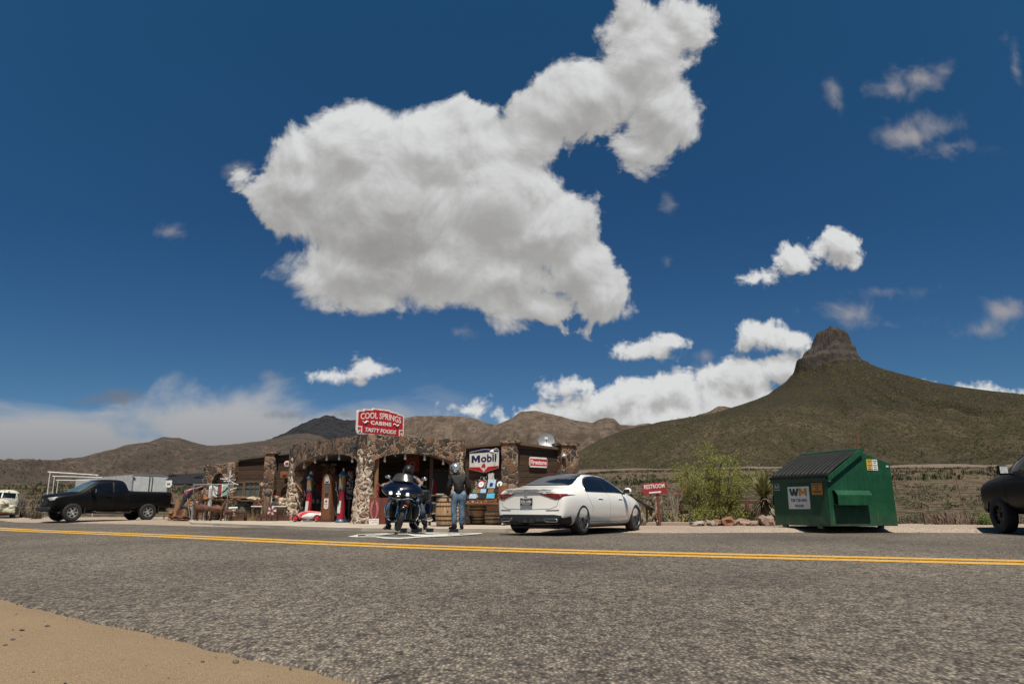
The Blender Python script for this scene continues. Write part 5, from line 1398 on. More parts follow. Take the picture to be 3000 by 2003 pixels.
# ================================================================== people and the motorcycle
pm('skin', (0.42, 0.24, 0.165), (0.36, 0.20, 0.135), scale=9, rough=0.55)
pm('tattoo_skin', (0.34, 0.20, 0.145), (0.12, 0.075, 0.06), scale=26, rough=0.55, lo=0.45, hi=0.55)
pm('denim', (0.050, 0.092, 0.15), (0.14, 0.215, 0.30), scale=6, rough=0.9, bump=0.5, bscale=28, bdist=0.02, lo=0.40, hi=0.64)
pm('dark_denim', (0.022, 0.038, 0.060), (0.055, 0.080, 0.11), scale=6, rough=0.9, bump=0.4, bscale=28, bdist=0.02)
pm('black_jacket', (0.004, 0.004, 0.0045), (0.0075, 0.007, 0.0075), scale=7, rough=0.75, bump=0.6, bscale=13, bdist=0.03)
pm('black_leather', (0.009, 0.009, 0.010), (0.015, 0.014, 0.014), scale=8, rough=0.42, bump=0.4, bscale=20, bdist=0.02)
pm('brown_leather', (0.075, 0.03, 0.022), (0.05, 0.02, 0.015), rough=0.5)
pm('silver_paint', (0.55, 0.56, 0.57), (0.42, 0.43, 0.44), scale=6, rough=0.22, metal=0.75, lo=0.46, hi=0.54)
pm('matte_black', (0.010, 0.010, 0.011), (0.014, 0.014, 0.015), rough=0.42, spec=0.3)
pm('blue_black', (0.003, 0.004, 0.013), (0.004, 0.006, 0.018), rough=0.2, coat=0.5, spec=0.4)
pm('gold_metal', (0.62, 0.38, 0.06), (0.5, 0.3, 0.05), rough=0.3, metal=0.9)
pm('smoke_screen', (0.03, 0.028, 0.028), (0.04, 0.038, 0.038), rough=0.22, spec=0.4)
pm('orange_lens', (0.55, 0.12, 0.03), (0.45, 0.08, 0.02), rough=0.2)
m_, t_, b_ = newmat('lit_lamp'); b_.inputs['Base Color'].default_value = (0.9, 0.95, 0.95, 1)
b_.inputs['Emission Color'].default_value = (0.85, 0.97, 1.0, 1); b_.inputs['Emission Strength'].default_value = 1.6
def skin_mesh(name, pts, edges, mat, parent, sub=2, root=0):
    """one continuous limb surface grown on a skeleton; pts: (x, y, z, radius or (rx, ry))"""
    me = bpy.data.meshes.new(name); me.from_pydata([p[:3] for p in pts], edges, [])
    o = bpy.data.objects.new(name, me); COL.objects.link(o)
    sk = o.modifiers.new('skin', 'SKIN'); sk.use_smooth_shade = True
    for i, p in enumerate(pts):
        r = p[3] if isinstance(p[3], (tuple, list)) else (p[3], p[3])
        me.skin_vertices[0].data[i].radius = r
        me.skin_vertices[0].data[i].use_root = (i == root)
    sb = o.modifiers.new('sub', 'SUBSURF'); sb.levels = sub; sb.render_levels = sub
    baked(o); o.data.materials.clear(); o.data.materials.append(MATS[mat])
    o.data.polygons.foreach_set('use_smooth', [True] * len(o.data.polygons))
    if parent is not None: o.parent = parent
    return o
def chain(pts, *names):
    d = {n: i for i, n in enumerate(pts)}; return d
def body_of(sk, order, links, scale=1.0):
    idx = {n: i for i, n in enumerate(order)}
    return [(*sk[n][:3], sk[n][3]) for n in order], [(idx[a], idx[b]) for a, b in links]
def add_hand(pts, edges, wrist_i, wrist, dirv, side, up, s=1.0, curl=0.5):
    """palm, four unequal bent fingers and a thumb appended to a skeleton"""
    d = Vector(dirv).normalized(); u = Vector(up); u = (u - d * u.dot(d)).normalized(); w_ = d.cross(u) * side
    W0 = Vector(wrist)
    p1 = W0 + d * 0.045 * s; i1 = len(pts); pts.append((*p1, (0.030 * s, 0.018 * s))); edges.append((wrist_i, i1))
    for k, ln in enumerate((0.072, 0.082, 0.076, 0.058)):
        off = (k - 1.5) * 0.020 * s
        b = W0 + d * 0.092 * s + w_ * off; i2 = len(pts); pts.append((*b, 0.0095 * s)); edges.append((i1, i2))
        c_ = b + (d * math.cos(curl) - u * math.sin(curl)) * ln * 0.5 * s; i3 = len(pts); pts.append((*c_, 0.0088 * s)); edges.append((i2, i3))
        e = c_ + (d * math.cos(curl * 2) - u * math.sin(curl * 2)) * ln * 0.5 * s; pts.append((*e, 0.0075 * s)); edges.append((i3, i3 + 1))
    tb = W0 + d * 0.035 * s - w_ * 0.035 * s - u * 0.006; i2 = len(pts); pts.append((*tb, 0.011 * s)); edges.append((i1, i2))
    te = tb + (d * 0.6 - w_ * 0.6 - u * 0.3).normalized() * 0.05 * s; pts.append((*te, 0.009 * s)); edges.append((i2, i2 + 1))

# ---- woman standing with her back to the road
wp = PT(1343, 20.3, 0.005)
wo_ = thing('person', 'standing person in silver helmet, black jacket and blue jeans seen from behind', 'person', (wp.x, wp.y, 0.015))
P = {'pel': (0.015, 0.0, 0.95, (0.155, 0.115)), 'wai': (0.012, 0.0, 1.08, (0.135, 0.095)), 'che': (0.0, 0.0, 1.26, (0.155, 0.105)), 'nec': (-0.03, 0.03, 1.43, 0.06), 'hea': (-0.085, 0.05, 1.55, 0.085), 'top': (-0.095, 0.05, 1.62, 0.08),
     'hl': (-0.085, 0.0, 0.90, 0.105), 'kl': (-0.115, -0.02, 0.51, 0.068), 'cl': (-0.105, 0.02, 0.36, 0.062), 'al': (-0.085, 0.02, 0.10, 0.045), 'tl': (-0.235, 0.10, 0.04, 0.038),
     'hr': (0.11, 0.0, 0.90, 0.105), 'kr': (0.085, -0.02, 0.51, 0.068), 'cr': (0.095, 0.02, 0.36, 0.062), 'ar': (0.085, 0.03, 0.10, 0.045), 'tr': (0.10, 0.20, 0.04, 0.038),
     'sl': (-0.175, 0.01, 1.345, 0.07), 'el': (-0.262, 0.03, 1.07, 0.050), 'wl': (-0.285, 0.16, 0.84, 0.033), 'sr': (0.165, 0.01, 1.33, 0.07), 'er': (0.265, 0.02, 1.06, 0.050), 'wr': (0.235, 0.20, 0.88, 0.033)}
order = ['pel', 'wai', 'che', 'nec', 'hea', 'top', 'hl', 'kl', 'cl', 'al', 'tl', 'hr', 'kr', 'cr', 'ar', 'tr', 'sl', 'el', 'wl', 'sr', 'er', 'wr']
links = [('pel', 'wai'), ('wai', 'che'), ('che', 'nec'), ('nec', 'hea'), ('hea', 'top'), ('pel', 'hl'), ('hl', 'kl'), ('kl', 'cl'), ('cl', 'al'), ('al', 'tl'), ('pel', 'hr'), ('hr', 'kr'), ('kr', 'cr'), ('cr', 'ar'), ('ar', 'tr'), ('che', 'sl'), ('sl', 'el'), ('el', 'wl'), ('che', 'sr'), ('sr', 'er'), ('er', 'wr')]
pts, eds = body_of(P, order, links)
pts = [(p[0], p[1], p[2], tuple((0.66 if i < 2 else 0.88) * q for q in (p[3] if isinstance(p[3], tuple) else (p[3], p[3])))) for i, p in enumerate(pts)]
add_hand(pts, eds, order.index('wl'), P['wl'][:3], (-0.02, 0.10, -0.14), 1, (0, 1, 0.6)); add_hand(pts, eds, order.index('wr'), P['wr'][:3], (-0.10, 0.15, -0.12), -1, (0, 1, 0.6))
skin_mesh('body', pts, eds, 'skin', wo_)
def garment(name, P, order, links, mat, parent, grow=1.0, sub=2):
    pts, eds = body_of(P, order, links)
    pts = [(p[0], p[1], p[2], tuple(grow * q for q in (p[3] if isinstance(p[3], tuple) else (p[3], p[3])))) for p in pts]
    return skin_mesh(name, pts, eds, mat, parent, sub)
J = dict(P); J['che'] = (0.0, 0.0, 1.27, (0.205, 0.14)); J['wai'] = (0.012, 0.0, 1.10, (0.195, 0.14)); J['hem'] = (0.012, 0.0, 0.86, (0.20, 0.15)); J['col'] = (-0.025, 0.025, 1.425, (0.075, 0.07))
J['sl'] = (-0.175, 0.01, 1.345, 0.092); J['el'] = (-0.265, 0.02, 1.07, 0.082); J['wl'] = (-0.285, 0.15, 0.86, 0.055); J['sr'] = (0.17, 0.01, 1.335, 0.092); J['er'] = (0.27, 0.02, 1.06, 0.082); J['wr'] = (0.24, 0.18, 0.90, 0.055)
garment('jacket', J, ['che', 'wai', 'hem', 'col', 'sl', 'el', 'wl', 'sr', 'er', 'wr'], [('hem', 'wai'), ('wai', 'che'), ('che', 'col'), ('che', 'sl'), ('sl', 'el'), ('el', 'wl'), ('che', 'sr'), ('sr', 'er'), ('er', 'wr')], 'black_jacket', wo_, 1.0)
T = dict(P); T['pel'] = (0.012, 0.0, 1.04, (0.165, 0.125)); T['but'] = (0.012, -0.02, 0.90, (0.185, 0.15)); T['hl'] = (-0.082, -0.005, 0.80, 0.118); T['hr'] = (0.108, -0.005, 0.80, 0.118)
T['ml'] = (-0.11, -0.005, 0.65, 0.096); T['mr'] = (0.095, -0.005, 0.65, 0.096); T['kl'] = (-0.118, -0.012, 0.50, 0.075); T['kr'] = (0.085, -0.012, 0.50, 0.075); T['cl'] = (-0.108, -0.005, 0.36, 0.075); T['cr'] = (0.096, -0.005, 0.36, 0.075); T['al'] = (-0.09, 0.015, 0.085, 0.060); T['ar'] = (0.085, 0.02, 0.085, 0.060)
garment('jeans', T, ['but', 'pel', 'hl', 'ml', 'kl', 'cl', 'al', 'hr', 'mr', 'kr', 'cr', 'ar'], [('pel', 'but'), ('but', 'hl'), ('hl', 'ml'), ('ml', 'kl'), ('kl', 'cl'), ('cl', 'al'), ('but', 'hr'), ('hr', 'mr'), ('mr', 'kr'), ('kr', 'cr'), ('cr', 'ar')], 'denim', wo_, 1.10)
def boot(name, a, toe, mat, parent, h=0.15, r=0.058):
    a = Vector(a); t_ = Vector(toe); d = (t_ - a); d.z = 0; d.normalize()
    heel = Vector((a.x, a.y, 0.035)) - d * 0.05
    pts = [(*heel, (0.042, 0.034)), (a.x, a.y, 0.05, (0.05, 0.045)), (*(Vector((t_.x, t_.y, 0.038))), (0.045, 0.034)), (a.x, a.y, h, (r, r)), (*(Vector((t_.x, t_.y, 0.03)) + d * 0.03), (0.03, 0.022))]
    o = skin_mesh(name, pts, [(0, 1), (1, 2), (1, 3), (2, 4)], mat, parent, 2, 1)
    s = MB().prism([(0.045 * math.cos(q) * (1.0 if math.cos(q) < 0 else 1), 0.045 * math.sin(q)) for q in [2 * math.pi * i / 12 for i in range(12)]], 0.02, Matrix.Translation((heel.x, heel.y, 0.0)))
    s.build('heel', 'black_rubber', o, smooth=0)
    return o
boot('boot', (-0.088, 0.02, 0.1), (-0.225, 0.09, 0), 'black_leather', wo_); boot('boot', (0.085, 0.03, 0.1), (0.10, 0.19, 0), 'black_leather', wo_)
def helmet(parent, c, r, mat, yaw, tilt, visor=True, vents=False):
    """full-face helmet; local +y is where the face looks"""
    M = Matrix.Translation(c) @ Matrix.Rotation(yaw, 4, 'Z') @ Matrix.Rotation(tilt, 4, 'X')
    rows_ = []
    for i in range(19):
        ph = math.pi * (0.02 + 0.80 * i / 18)
        row = []
        for j in range(33):
            a = 2 * math.pi * j / 32
            x, y, z = math.sin(ph) * math.cos(a), math.sin(ph) * math.sin(a), math.cos(ph)
            yy = y * (1.16 if y > 0 else 1.04); k = 1.0
            if z < -0.25: yy += 0.10 * max(0, y); k = 1 - 0.10 * (-z - 0.25)
            row.append(M @ Vector((x * r * k, yy * r * k, z * r * 1.03)))
        rows_.append(row)
    h = MB().grid(rows_).build('helmet', mat, parent, smooth=60, weld=True)
    bv = bvh_of(h)
    if visor:
        rows_ = []
        for i in range(8):
            z = lerp(-0.32, 0.30, i / 7); row = []
            for j in range(17):
                a = lerp(R(18), R(162), j / 16); d = Vector((math.cos(a), math.sin(a) * 1.1, z))
                row.append(M @ (d.normalized() * r * 1.10 * Vector((1, 1, 1)).length / 1.732 * (1.0)))
            rows_.append(row)
        MB().grid(rows_).build('visor', 'smoke_screen', h, smooth=60)
    if vents:
        for (x, z) in ((-0.86, 0.25), (-0.80, -0.05), (-0.70, -0.28)):
            d = M.to_3x3() @ Vector((x, -0.25, z)).normalized()
            p = M.translation + d * r * 1.05
            MB().ball(p, r * 0.13, 10, 6).build('vent', 'plastic_black', h)
    return h
helmet(wo_, (-0.10, 0.045, 1.58), 0.148, 'silver_paint', R(38), R(-14), vents=True)
MB().tube([(-0.13, -0.02, 1.455), (-0.06, -0.06, 1.44), (0.0, -0.03, 1.45), (0.01, 0.05, 1.46)], 0.026, 8).build('collar', 'black_jacket', wo_)

# ---- the motorcycle: nose to the road
bp = PT(1164, 19.2, 0.015)
bike = thing('motorcycle', 'dark blue touring motorcycle with batwing fairing facing the road', 'motorcycle', (bp.x, bp.y, 0.012), R(-7), scale=1.05)
bike.rotation_euler = (0, R(4.5), R(-7))
def fair(u): return 1.0
rows_ = []
for i in range(15):
    v = i / 14; row = []
    for j in range(41):
        u = -1 + 2 * j / 40; au = abs(u)
        zt = 1.19 - 0.02 * au - 0.23 * au ** 2.6 - 0.03 * au ** 8
        zb = 0.745 + 0.02 * au + 0.14 * max(0, au - 0.25) ** 1.0 + 0.05 * au ** 6
        z = lerp(zb, zt, v); x = u * (0.50 + 0.015 * math.sin(math.pi * v))
        dep = math.sqrt(max(0, 1 - (au * 0.98) ** 2.4))
        prof = (math.sin(math.pi * min(1, 0.30 + 0.62 * v)) ** 0.7)
        y = 0.30 - 0.46 * dep * prof - 0.05 * math.exp(-((u) / 0.3) ** 2) * math.exp(-((v - 0.33) / 0.3) ** 2)
        row.append(Vector((x, y, z)))
    rows_.append(row)
f = MB().grid(rows_).build('fairing', 'blue_black', bike, smooth=60); md = f.modifiers.new('t', 'SOLIDIFY'); md.thickness = 0.02; md.offset = 1
rows_ = []
for i in range(8):
    v = i / 7; row = []
    for j in range(21):
        u = -1 + 2 * j / 20
        row.append(Vector((u * (0.27 - 0.05 * v), 0.05 - 0.12 * math.sqrt(max(0, 1 - u * u * 0.9)) + 0.13 * v, 1.15 + (0.20 - 0.05 * abs(u) ** 3) * v)))
    rows_.append(row)
w1 = MB().grid(rows_).build('windscreen', 'smoke_screen', bike, smooth=60); w1.modifiers.new('t', 'SOLIDIFY').thickness = 0.006
def lampunit(name, x, y, z, r, lit):
    Mr = Matrix.Translation((x, y, z)) @ Matrix.Rotation(R(90), 4, 'X')
    h = MB().lathe([(r * 1.12, -0.03), (r * 1.15, 0.012), (r * 1.02, 0.02), (r * 0.98, 0.0)], 28, Mr, cap=False).build(name, 'plastic_black' if lit == 'bars' else 'chrome', bike)
    MB().lathe([(0.001, 0.006), (r, 0.004), (r, -0.01)], 28, Mr).build('lens', 'plastic_black' if lit == 'bars' else 'lamp_glass', h)
    mb = MB()
    if lit == 'bars':
        for k in range(5): mb.box((x - 0.044 + 0.022 * k, y - 0.008, z), (0.017, 0.01, 0.024))
        for s in (1, -1): mb.box((x, y - 0.0085, z + s * 0.05), (0.04, 0.01, 0.016))
    else: mb.box((x, y - 0.009, z), (r * 1.05, 0.012, r * 1.05))
    mb.build('lamp', 'lit_lamp', h, smooth=0)
lampunit('headlight', 0.02, -0.245, 0.86, 0.082, 'bars'); lampunit('spot_lamp', -0.185, -0.185, 0.868, 0.052, 'on'); lampunit('spot_lamp', 0.225, -0.185, 0.862, 0.052, 'on')
MB().tube([(-0.26, -0.10, 0.75), (-0.18, -0.17, 0.772), (-0.06, -0.20, 0.745), (0.04, -0.205, 0.735), (0.14, -0.20, 0.75), (0.25, -0.17, 0.775), (0.32, -0.10, 0.76)], 0.013, 8).build('light_bar', 'chrome', bike)
for x in (-0.21, 0.25):
    MB().lathe([(0.001, 0.03), (0.04, 0.026), (0.045, 0.0), (0.03, -0.05)], 16, Matrix.Translation((x, -0.16, 0.70)) @ Matrix.Rotation(R(90), 4, 'X')).build('indicator', 'brown_leather', bike)
MB().tube([(-0.45, 0.17, 0.96), (-0.36, 0.03, 0.92), (-0.28, -0.05, 0.80)], [0.012, 0.032, 0.015], 6).build('trim_flash', 'chrome', bike)
MB().tube([(-0.36, 0.06, 1.12), (-0.28, -0.02, 1.135), (-0.18, -0.10, 1.11)], [0.004, 0.012, 0.004], 6).build('trim_line', 'chrome', bike)
# front wheel, fork, mudguard
fwheel = thing('front_wheel', None, None); fwheel.parent = bike
fwheel.rotation_euler = (R(-24), R(9), R(20)); fwheel.rotation_euler = (0, R(9), R(22)); fwheel.location = (0.0, 0.02, 0.0)
Sw = Matrix.Translation((0, 0, 0.335)) @ Matrix.Rotation(R(90), 4, 'Y')
tp_ = [(0.225, -0.05), (0.26, -0.062), (0.30, -0.062), (0.325, -0.045), (0.335, -0.02), (0.337, 0), (0.335, 0.02), (0.325, 0.045), (0.30, 0.062), (0.26, 0.062), (0.225, 0.05), (0.22, 0)]
MB().lathe(tp_ + tp_[:1], 48, Sw, cap=False).build('tyre', 'black_rubber', fwheel)
mb = MB(); mb.lathe([(0.23, -0.045), (0.215, -0.03), (0.215, 0.03), (0.23, 0.045)], 40, Sw, cap=False); mb.lathe([(0.03, -0.06), (0.05, -0.03), (0.05, 0.03), (0.03, 0.06)], 16, Sw)
for k in range(9):
    a = 2 * math.pi * k / 9; mb.tube([Sw @ Vector((0.04 * math.cos(a), 0.04 * math.sin(a), 0)), Sw @ Vector((0.22 * math.cos(a + 0.2), 0.22 * math.sin(a + 0.2), 0))], [0.016, 0.011], 6)
mb.build('rim', 'rim_dark', fwheel)
for s in (1, -1): MB().lathe([(0.10, -0.003), (0.15, -0.003), (0.15, 0.003), (0.10, 0.003), (0.10, -0.003)], 30, Matrix.Translation((s * 0.075, 0, 0)) @ Sw, cap=False).build('brake_disc', 'steel', fwheel)
rows_ = []
for i in range(15):
    a = lerp(R(28), R(150), i / 14); row = []
    for x, dr in ((-0.085, -0.05), (-0.08, 0.0), (-0.05, 0.025), (0, 0.034), (0.05, 0.025), (0.08, 0.0), (0.085, -0.05)):
        rr = 0.362 + dr; row.append(Vector((x, -rr * math.cos(a), 0.335 + rr * math.sin(a))))
    rows_.append(row)
g_ = MB().grid(rows_).build('mudguard', 'blue_black', fwheel, smooth=60); g_.modifiers.new('t', 'SOLIDIFY').thickness = 0.006
MB().box((0.012, -0.30, 0.605), (0.07, 0.03, 0.03), Euler((R(-45), 0, 0)).to_matrix()).build('guard_badge', 'orange_lens', fwheel, smooth=0, bevel=0.006)
for s in (1, -1):
    MB().tube([(s * 0.105, 0.22, 0.86), (s * 0.105, 0.10, 0.60)], 0.033, 10).build('fork_upper', 'gold_metal', fwheel)
    MB().tube([(s * 0.105, 0.10, 0.61), (s * 0.105, 0.02, 0.36), (s * 0.105, 0.0, 0.30)], [0.024, 0.022, 0.03], 10).build('fork_lower', 'chrome', fwheel)
# body of the machine
MB().ball((0, 0.98, 0.86), (0.17, 0.34, 0.15), 18, 12).build('tank', 'blue_black', bike)
eng = MB(); eng.box((0, 0.82, 0.45), (0.30, 0.5, 0.42)); eng.tube([(0.0, 0.70, 0.35), (0.0, 0.55, 0.70)], 0.13, 12); eng.tube([(0, 0.90, 0.35), (0, 1.05, 0.70)], 0.13, 12)
eng.build('engine', 'rim_dark', bike, bevel=0.02)
MB().ball((0, 1.42, 0.74), (0.19, 0.40, 0.08), 16, 10).build('saddle', 'black_leather', bike)
rw_ = Matrix.Translation((0, 1.63, 0.325)) @ Matrix.Rotation(R(90), 4, 'Y')
rt = [(0.20, -0.07), (0.25, -0.085), (0.30, -0.08), (0.325, -0.05), (0.328, 0), (0.325, 0.05), (0.30, 0.08), (0.25, 0.085), (0.20, 0.07), (0.19, 0)]
rwb = MB().lathe(rt + rt[:1], 40, rw_, cap=False).build('rear_wheel', 'black_rubber', bike)
MB().lathe([(0.001, -0.04), (0.21, -0.03), (0.21, 0.03), (0.001, 0.04)], 30, rw_).build('rim', 'rim_dark', rwb)
rows_ = []
for i in range(13):
    a = lerp(R(10), R(150), i / 12); rows_.append([Vector((x, 1.63 - (0.37 + dr) * math.cos(a), 0.325 + (0.37 + dr) * math.sin(a))) for x, dr in ((-0.11, -0.07), (-0.10, 0.0), (0, 0.03), (0.10, 0.0), (0.11, -0.07))])
MB().grid(rows_).build('rear_mudguard', 'blue_black', bike, smooth=60).modifiers.new('t', 'SOLIDIFY').thickness = 0.006
for s in (1, -1):
    low = [sec(0, 0, 0, 0, 0, 0, [(0, 0), (0, 0)], 0)] if False else None
    rows_ = []
    for i in range(9):
        v = i / 8; z = lerp(0.28, 0.72, v); wv_ = math.sin(math.pi * (0.15 + 0.75 * v)) ** 0.6
        row = []
        for j in range(17):
            a = 2 * math.pi * j / 16
            row.append(Vector((s * (0.285 + 0.085 * wv_ * math.cos(a)), 0.50 + 0.16 * wv_ * math.sin(a), z)))
        rows_.append(row)
    mb = MB().grid(rows_); mb.f.append(tuple(range(16))); mb.mi.append(0); mb.f.append(tuple(8 * 17 + k for k in range(16))); mb.mi.append(0)
    mb.build('lower_fairing', 'matte_black', bike, smooth=60)
    MB().tube(catmull([Vector(q) for q in ((s * 0.20, 0.42, 0.74), (s * 0.36, 0.34, 0.66), (s * 0.43, 0.32, 0.52), (s * 0.41, 0.32, 0.36), (s * 0.32, 0.36, 0.24), (s * 0.18, 0.44, 0.20))], 5), 0.017, 8).build('crash_bar', 'chrome', bike)
    MB().box((s * 0.43, 0.80, 0.29), (0.17, 0.28, 0.025)).build('footboard', 'chrome', bike, smooth=0, bevel=0.008)
    b = MB().box((s * 0.36, 1.72, 0.56), (0.20, 0.58, 0.32), taper=0.92).build('pannier', 'blue_black', bike, smooth=0, bevel=0.05)
    MB().tube([(s * 0.48, 1.42, 0.42), (s * 0.49, 1.42, 0.68)], 0.012, 6).build('pannier_bar', 'chrome', b)
    MB().tube([(s * 0.06, 0.40, 1.08), (s * 0.30, 0.42, 1.10), (s * 0.43, 0.58, 1.08)], 0.014, 8).build('handlebar', 'chrome', bike)
    MB().tube([(s * 0.36, 0.48, 1.095), (s * 0.46, 0.62, 1.07)], 0.019, 8).build('grip', 'black_rubber', bike)
    MB().tube([(s * 0.36, 0.44, 1.10), (s * 0.44, 0.36, 1.24)], 0.008, 6).build('mirror_stem', 'chrome', bike)
    MB().ball((s * 0.455, 0.35, 1.245 if s < 0 else 1.26), (0.075, 0.03, 0.042), 14, 8).build('mirror', 'chrome', bike)
    MB().tube([(s * 0.25, 0.9, 0.26), (s * 0.30, 1.3, 0.24), (s * 0.33, 2.05, 0.27)], [0.03, 0.045, 0.05], 10).build('exhaust', 'chrome', bike)
MB().box((0, 2.0, 0.86), (0.5, 0.36, 0.30), taper=0.9).build('top_box', 'matte_black', bike, smooth=0, bevel=0.05)
MB().tube([(0.14, 0.95, 0.22), (0.30, 0.98, 0.06), (0.33, 0.98, 0.005)], 0.014, 6).build('side_stand', 'steel', bike)
MB().tube([(0.30, 1.9, 0.75), (0.32, 1.92, 1.3)], 0.006, 6).build('aerial', 'steel', bike)

# ---- the rider
rd = thing('person', 'rider in black helmet and leather vest astride the parked motorcycle', 'person', (bp.x - 0.13, bp.y, 0.012), R(-7), scale=1.04)
Q = {'pel': (0.04, 1.34, 0.84, (0.15, 0.12)), 'wai': (0.05, 1.28, 1.00, (0.145, 0.11)), 'che': (0.075, 1.17, 1.20, (0.165, 0.12)), 'nec': (0.105, 1.10, 1.345, 0.06), 'hea': (0.115, 1.05, 1.43, 0.085), 'top': (0.115, 1.04, 1.50, 0.08),
     'hl': (-0.09, 1.28, 0.82, 0.095), 'kl': (-0.40, 0.92, 0.56, 0.068), 'al': (-0.355, 1.00, 0.12, 0.045), 'tl': (-0.42, 0.84, 0.04, 0.036), 'hr': (0.16, 1.28, 0.82, 0.095), 'kr': (0.50, 0.90, 0.55, 0.068), 'ar': (0.58, 1.0, 0.12, 0.045), 'tr': (0.63, 0.84, 0.04, 0.036),
     'sl': (-0.13, 1.14, 1.265, 0.065), 'el': (-0.36, 0.98, 1.13, 0.048), 'wl': (-0.44, 0.70, 1.11, 0.033), 'sr': (0.29, 1.14, 1.265, 0.065), 'er': (0.48, 0.97, 1.12, 0.048), 'wr': (0.50, 0.68, 1.10, 0.033)}
links2 = [l for l in links if 'cl' not in l and 'cr' not in l] + [('kl', 'al'), ('kr', 'ar')]
order2 = [o for o in order if o not in ('cl', 'cr')]
pts, eds = body_of(Q, order2, links2)
add_hand(pts, eds, order2.index('wl'), Q['wl'][:3], (0.0, -1, -0.15), -1, (0, 0, 1), curl=0.9); add_hand(pts, eds, order2.index('wr'), Q['wr'][:3], (0.0, -1, -0.15), 1, (0, 0, 1), curl=0.9)
skin_mesh('body', pts, eds, 'tattoo_skin', rd)
V_ = dict(Q); V_['che'] = (0.075, 1.17, 1.20, (0.195, 0.15)); V_['wai'] = (0.05, 1.28, 1.02, (0.18, 0.14)); V_['pel'] = (0.04, 1.34, 0.90, (0.18, 0.14)); V_['nec'] = (0.10, 1.11, 1.32, (0.085, 0.08)); V_['sl'] = (-0.12, 1.14, 1.26, 0.09); V_['sr'] = (0.28, 1.14, 1.26, 0.09); V_['el'] = (-0.20, 1.08, 1.215, 0.075); V_['er'] = (0.345, 1.08, 1.21, 0.075)
garment('vest', V_, ['che', 'wai', 'pel', 'nec', 'sl', 'el', 'sr', 'er'], [('pel', 'wai'), ('wai', 'che'), ('che', 'nec'), ('che', 'sl'), ('sl', 'el'), ('che', 'sr'), ('sr', 'er')], 'black_leather', rd)
T2 = dict(Q); T2['pel'] = (0.035, 1.34, 0.86, (0.17, 0.14)); T2['hl'] = (-0.09, 1.26, 0.81, 0.115); T2['hr'] = (0.16, 1.26, 0.81, 0.115); T2['kl'] = (-0.40, 0.92, 0.56, 0.086); T2['kr'] = (0.50, 0.90, 0.55, 0.086); T2['al'] = (-0.358, 1.0, 0.10, 0.075); T2['ar'] = (0.58, 1.0, 0.10, 0.075)
garment('jeans', T2, ['pel', 'hl', 'kl', 'al', 'hr', 'kr', 'ar'], [('pel', 'hl'), ('hl', 'kl'), ('kl', 'al'), ('pel', 'hr'), ('hr', 'kr'), ('kr', 'ar')], 'dark_denim', rd)
boot('boot', (-0.355, 1.0, 0.1), (-0.42, 0.84, 0), 'black_leather', rd, r=0.066); boot('boot', (0.58, 1.0, 0.1), (0.63, 0.84, 0), 'brown_leather', rd, r=0.066)  # shaded boot black, lit boot brown: the lighting is put into their colours
helmet(rd, (0.115, 1.03, 1.475), 0.135, 'matte_black', R(180), R(-22))
# ================================================================== fuel pumps, dumpster, signs, wares
worn_paint('dumpster_green', (0.006, 0.058, 0.024), (0.010, 0.072, 0.031), (0.030, 0.115, 0.058))
pm('dark_green', (0.007, 0.045, 0.022), (0.012, 0.06, 0.03), scale=2, rough=0.5)
pm('lid_black', (0.007, 0.0075, 0.008), (0.011, 0.012, 0.012), scale=4, rough=0.6, spec=0.2)
pm('orange_label', (0.62, 0.26, 0.02), (0.5, 0.2, 0.015), scale=9, rough=0.5)
pm('yellow_label', (0.68, 0.45, 0.03), (0.6, 0.38, 0.03), scale=9, rough=0.5)
pm('logo_green', (0.010, 0.055, 0.030), rough=0.5)
pm('logo_gold', (0.62, 0.27, 0.015), rough=0.5)
pm('red_brown', (0.16, 0.038, 0.022), (0.12, 0.030, 0.018), scale=4, rough=0.7)
pm('chili_pink', (0.42, 0.13, 0.14), (0.33, 0.09, 0.10), scale=6, rough=0.6)
pm('leaf_green', (0.13, 0.20, 0.05), (0.09, 0.14, 0.04), rough=0.7)
pm('barrel_wood', (0.46, 0.30, 0.165), (0.27, 0.165, 0.085), scale=3, rough=0.8, stretch=(9, 9, 0.6), bump=0.3)
pm('grey_barrel', (0.13, 0.105, 0.08), (0.075, 0.06, 0.046), scale=3, rough=0.85, stretch=(9, 9, 0.6), bump=0.3)
pm('hoop_iron', (0.07, 0.066, 0.062), (0.045, 0.04, 0.036), rough=0.6, metal=0.6)
pm('hide', (0.20, 0.115, 0.058), (0.09, 0.052, 0.028), scale=7, rough=0.95, bump=0.6, bscale=40, bdist=0.02)
pm('pale_hide', (0.55, 0.47, 0.35), (0.30, 0.22, 0.14), scale=4, rough=0.95, bump=0.4)
pm('cowhide', (0.62, 0.60, 0.55), (0.045, 0.04, 0.038), scale=2.2, rough=0.9, lo=0.62, hi=0.64)
pm('paper_white', (0.66, 0.65, 0.61), (0.5, 0.49, 0.46), scale=8, rough=0.7)
pm('sky_print', (0.22, 0.38, 0.58), (0.45, 0.52, 0.58), scale=12, rough=0.5)
pm('aqua_print', (0.04, 0.28, 0.50), (0.12, 0.45, 0.60), scale=16, rough=0.5)
pm('mint_cloth', (0.26, 0.40, 0.31), (0.22, 0.33, 0.27), rough=0.9)
pm('red_cloth', (0.33, 0.02, 0.03), (0.25, 0.015, 0.03), rough=0.9)
pm('flag_navy', (0.010, 0.011, 0.022), (0.016, 0.016, 0.028), rough=0.9)
pm('orange_wood', (0.26, 0.098, 0.028), (0.16, 0.06, 0.02), scale=6, rough=0.6)
pm('teal_paint', (0.16, 0.30, 0.33), (0.26, 0.36, 0.38), rough=0.6)
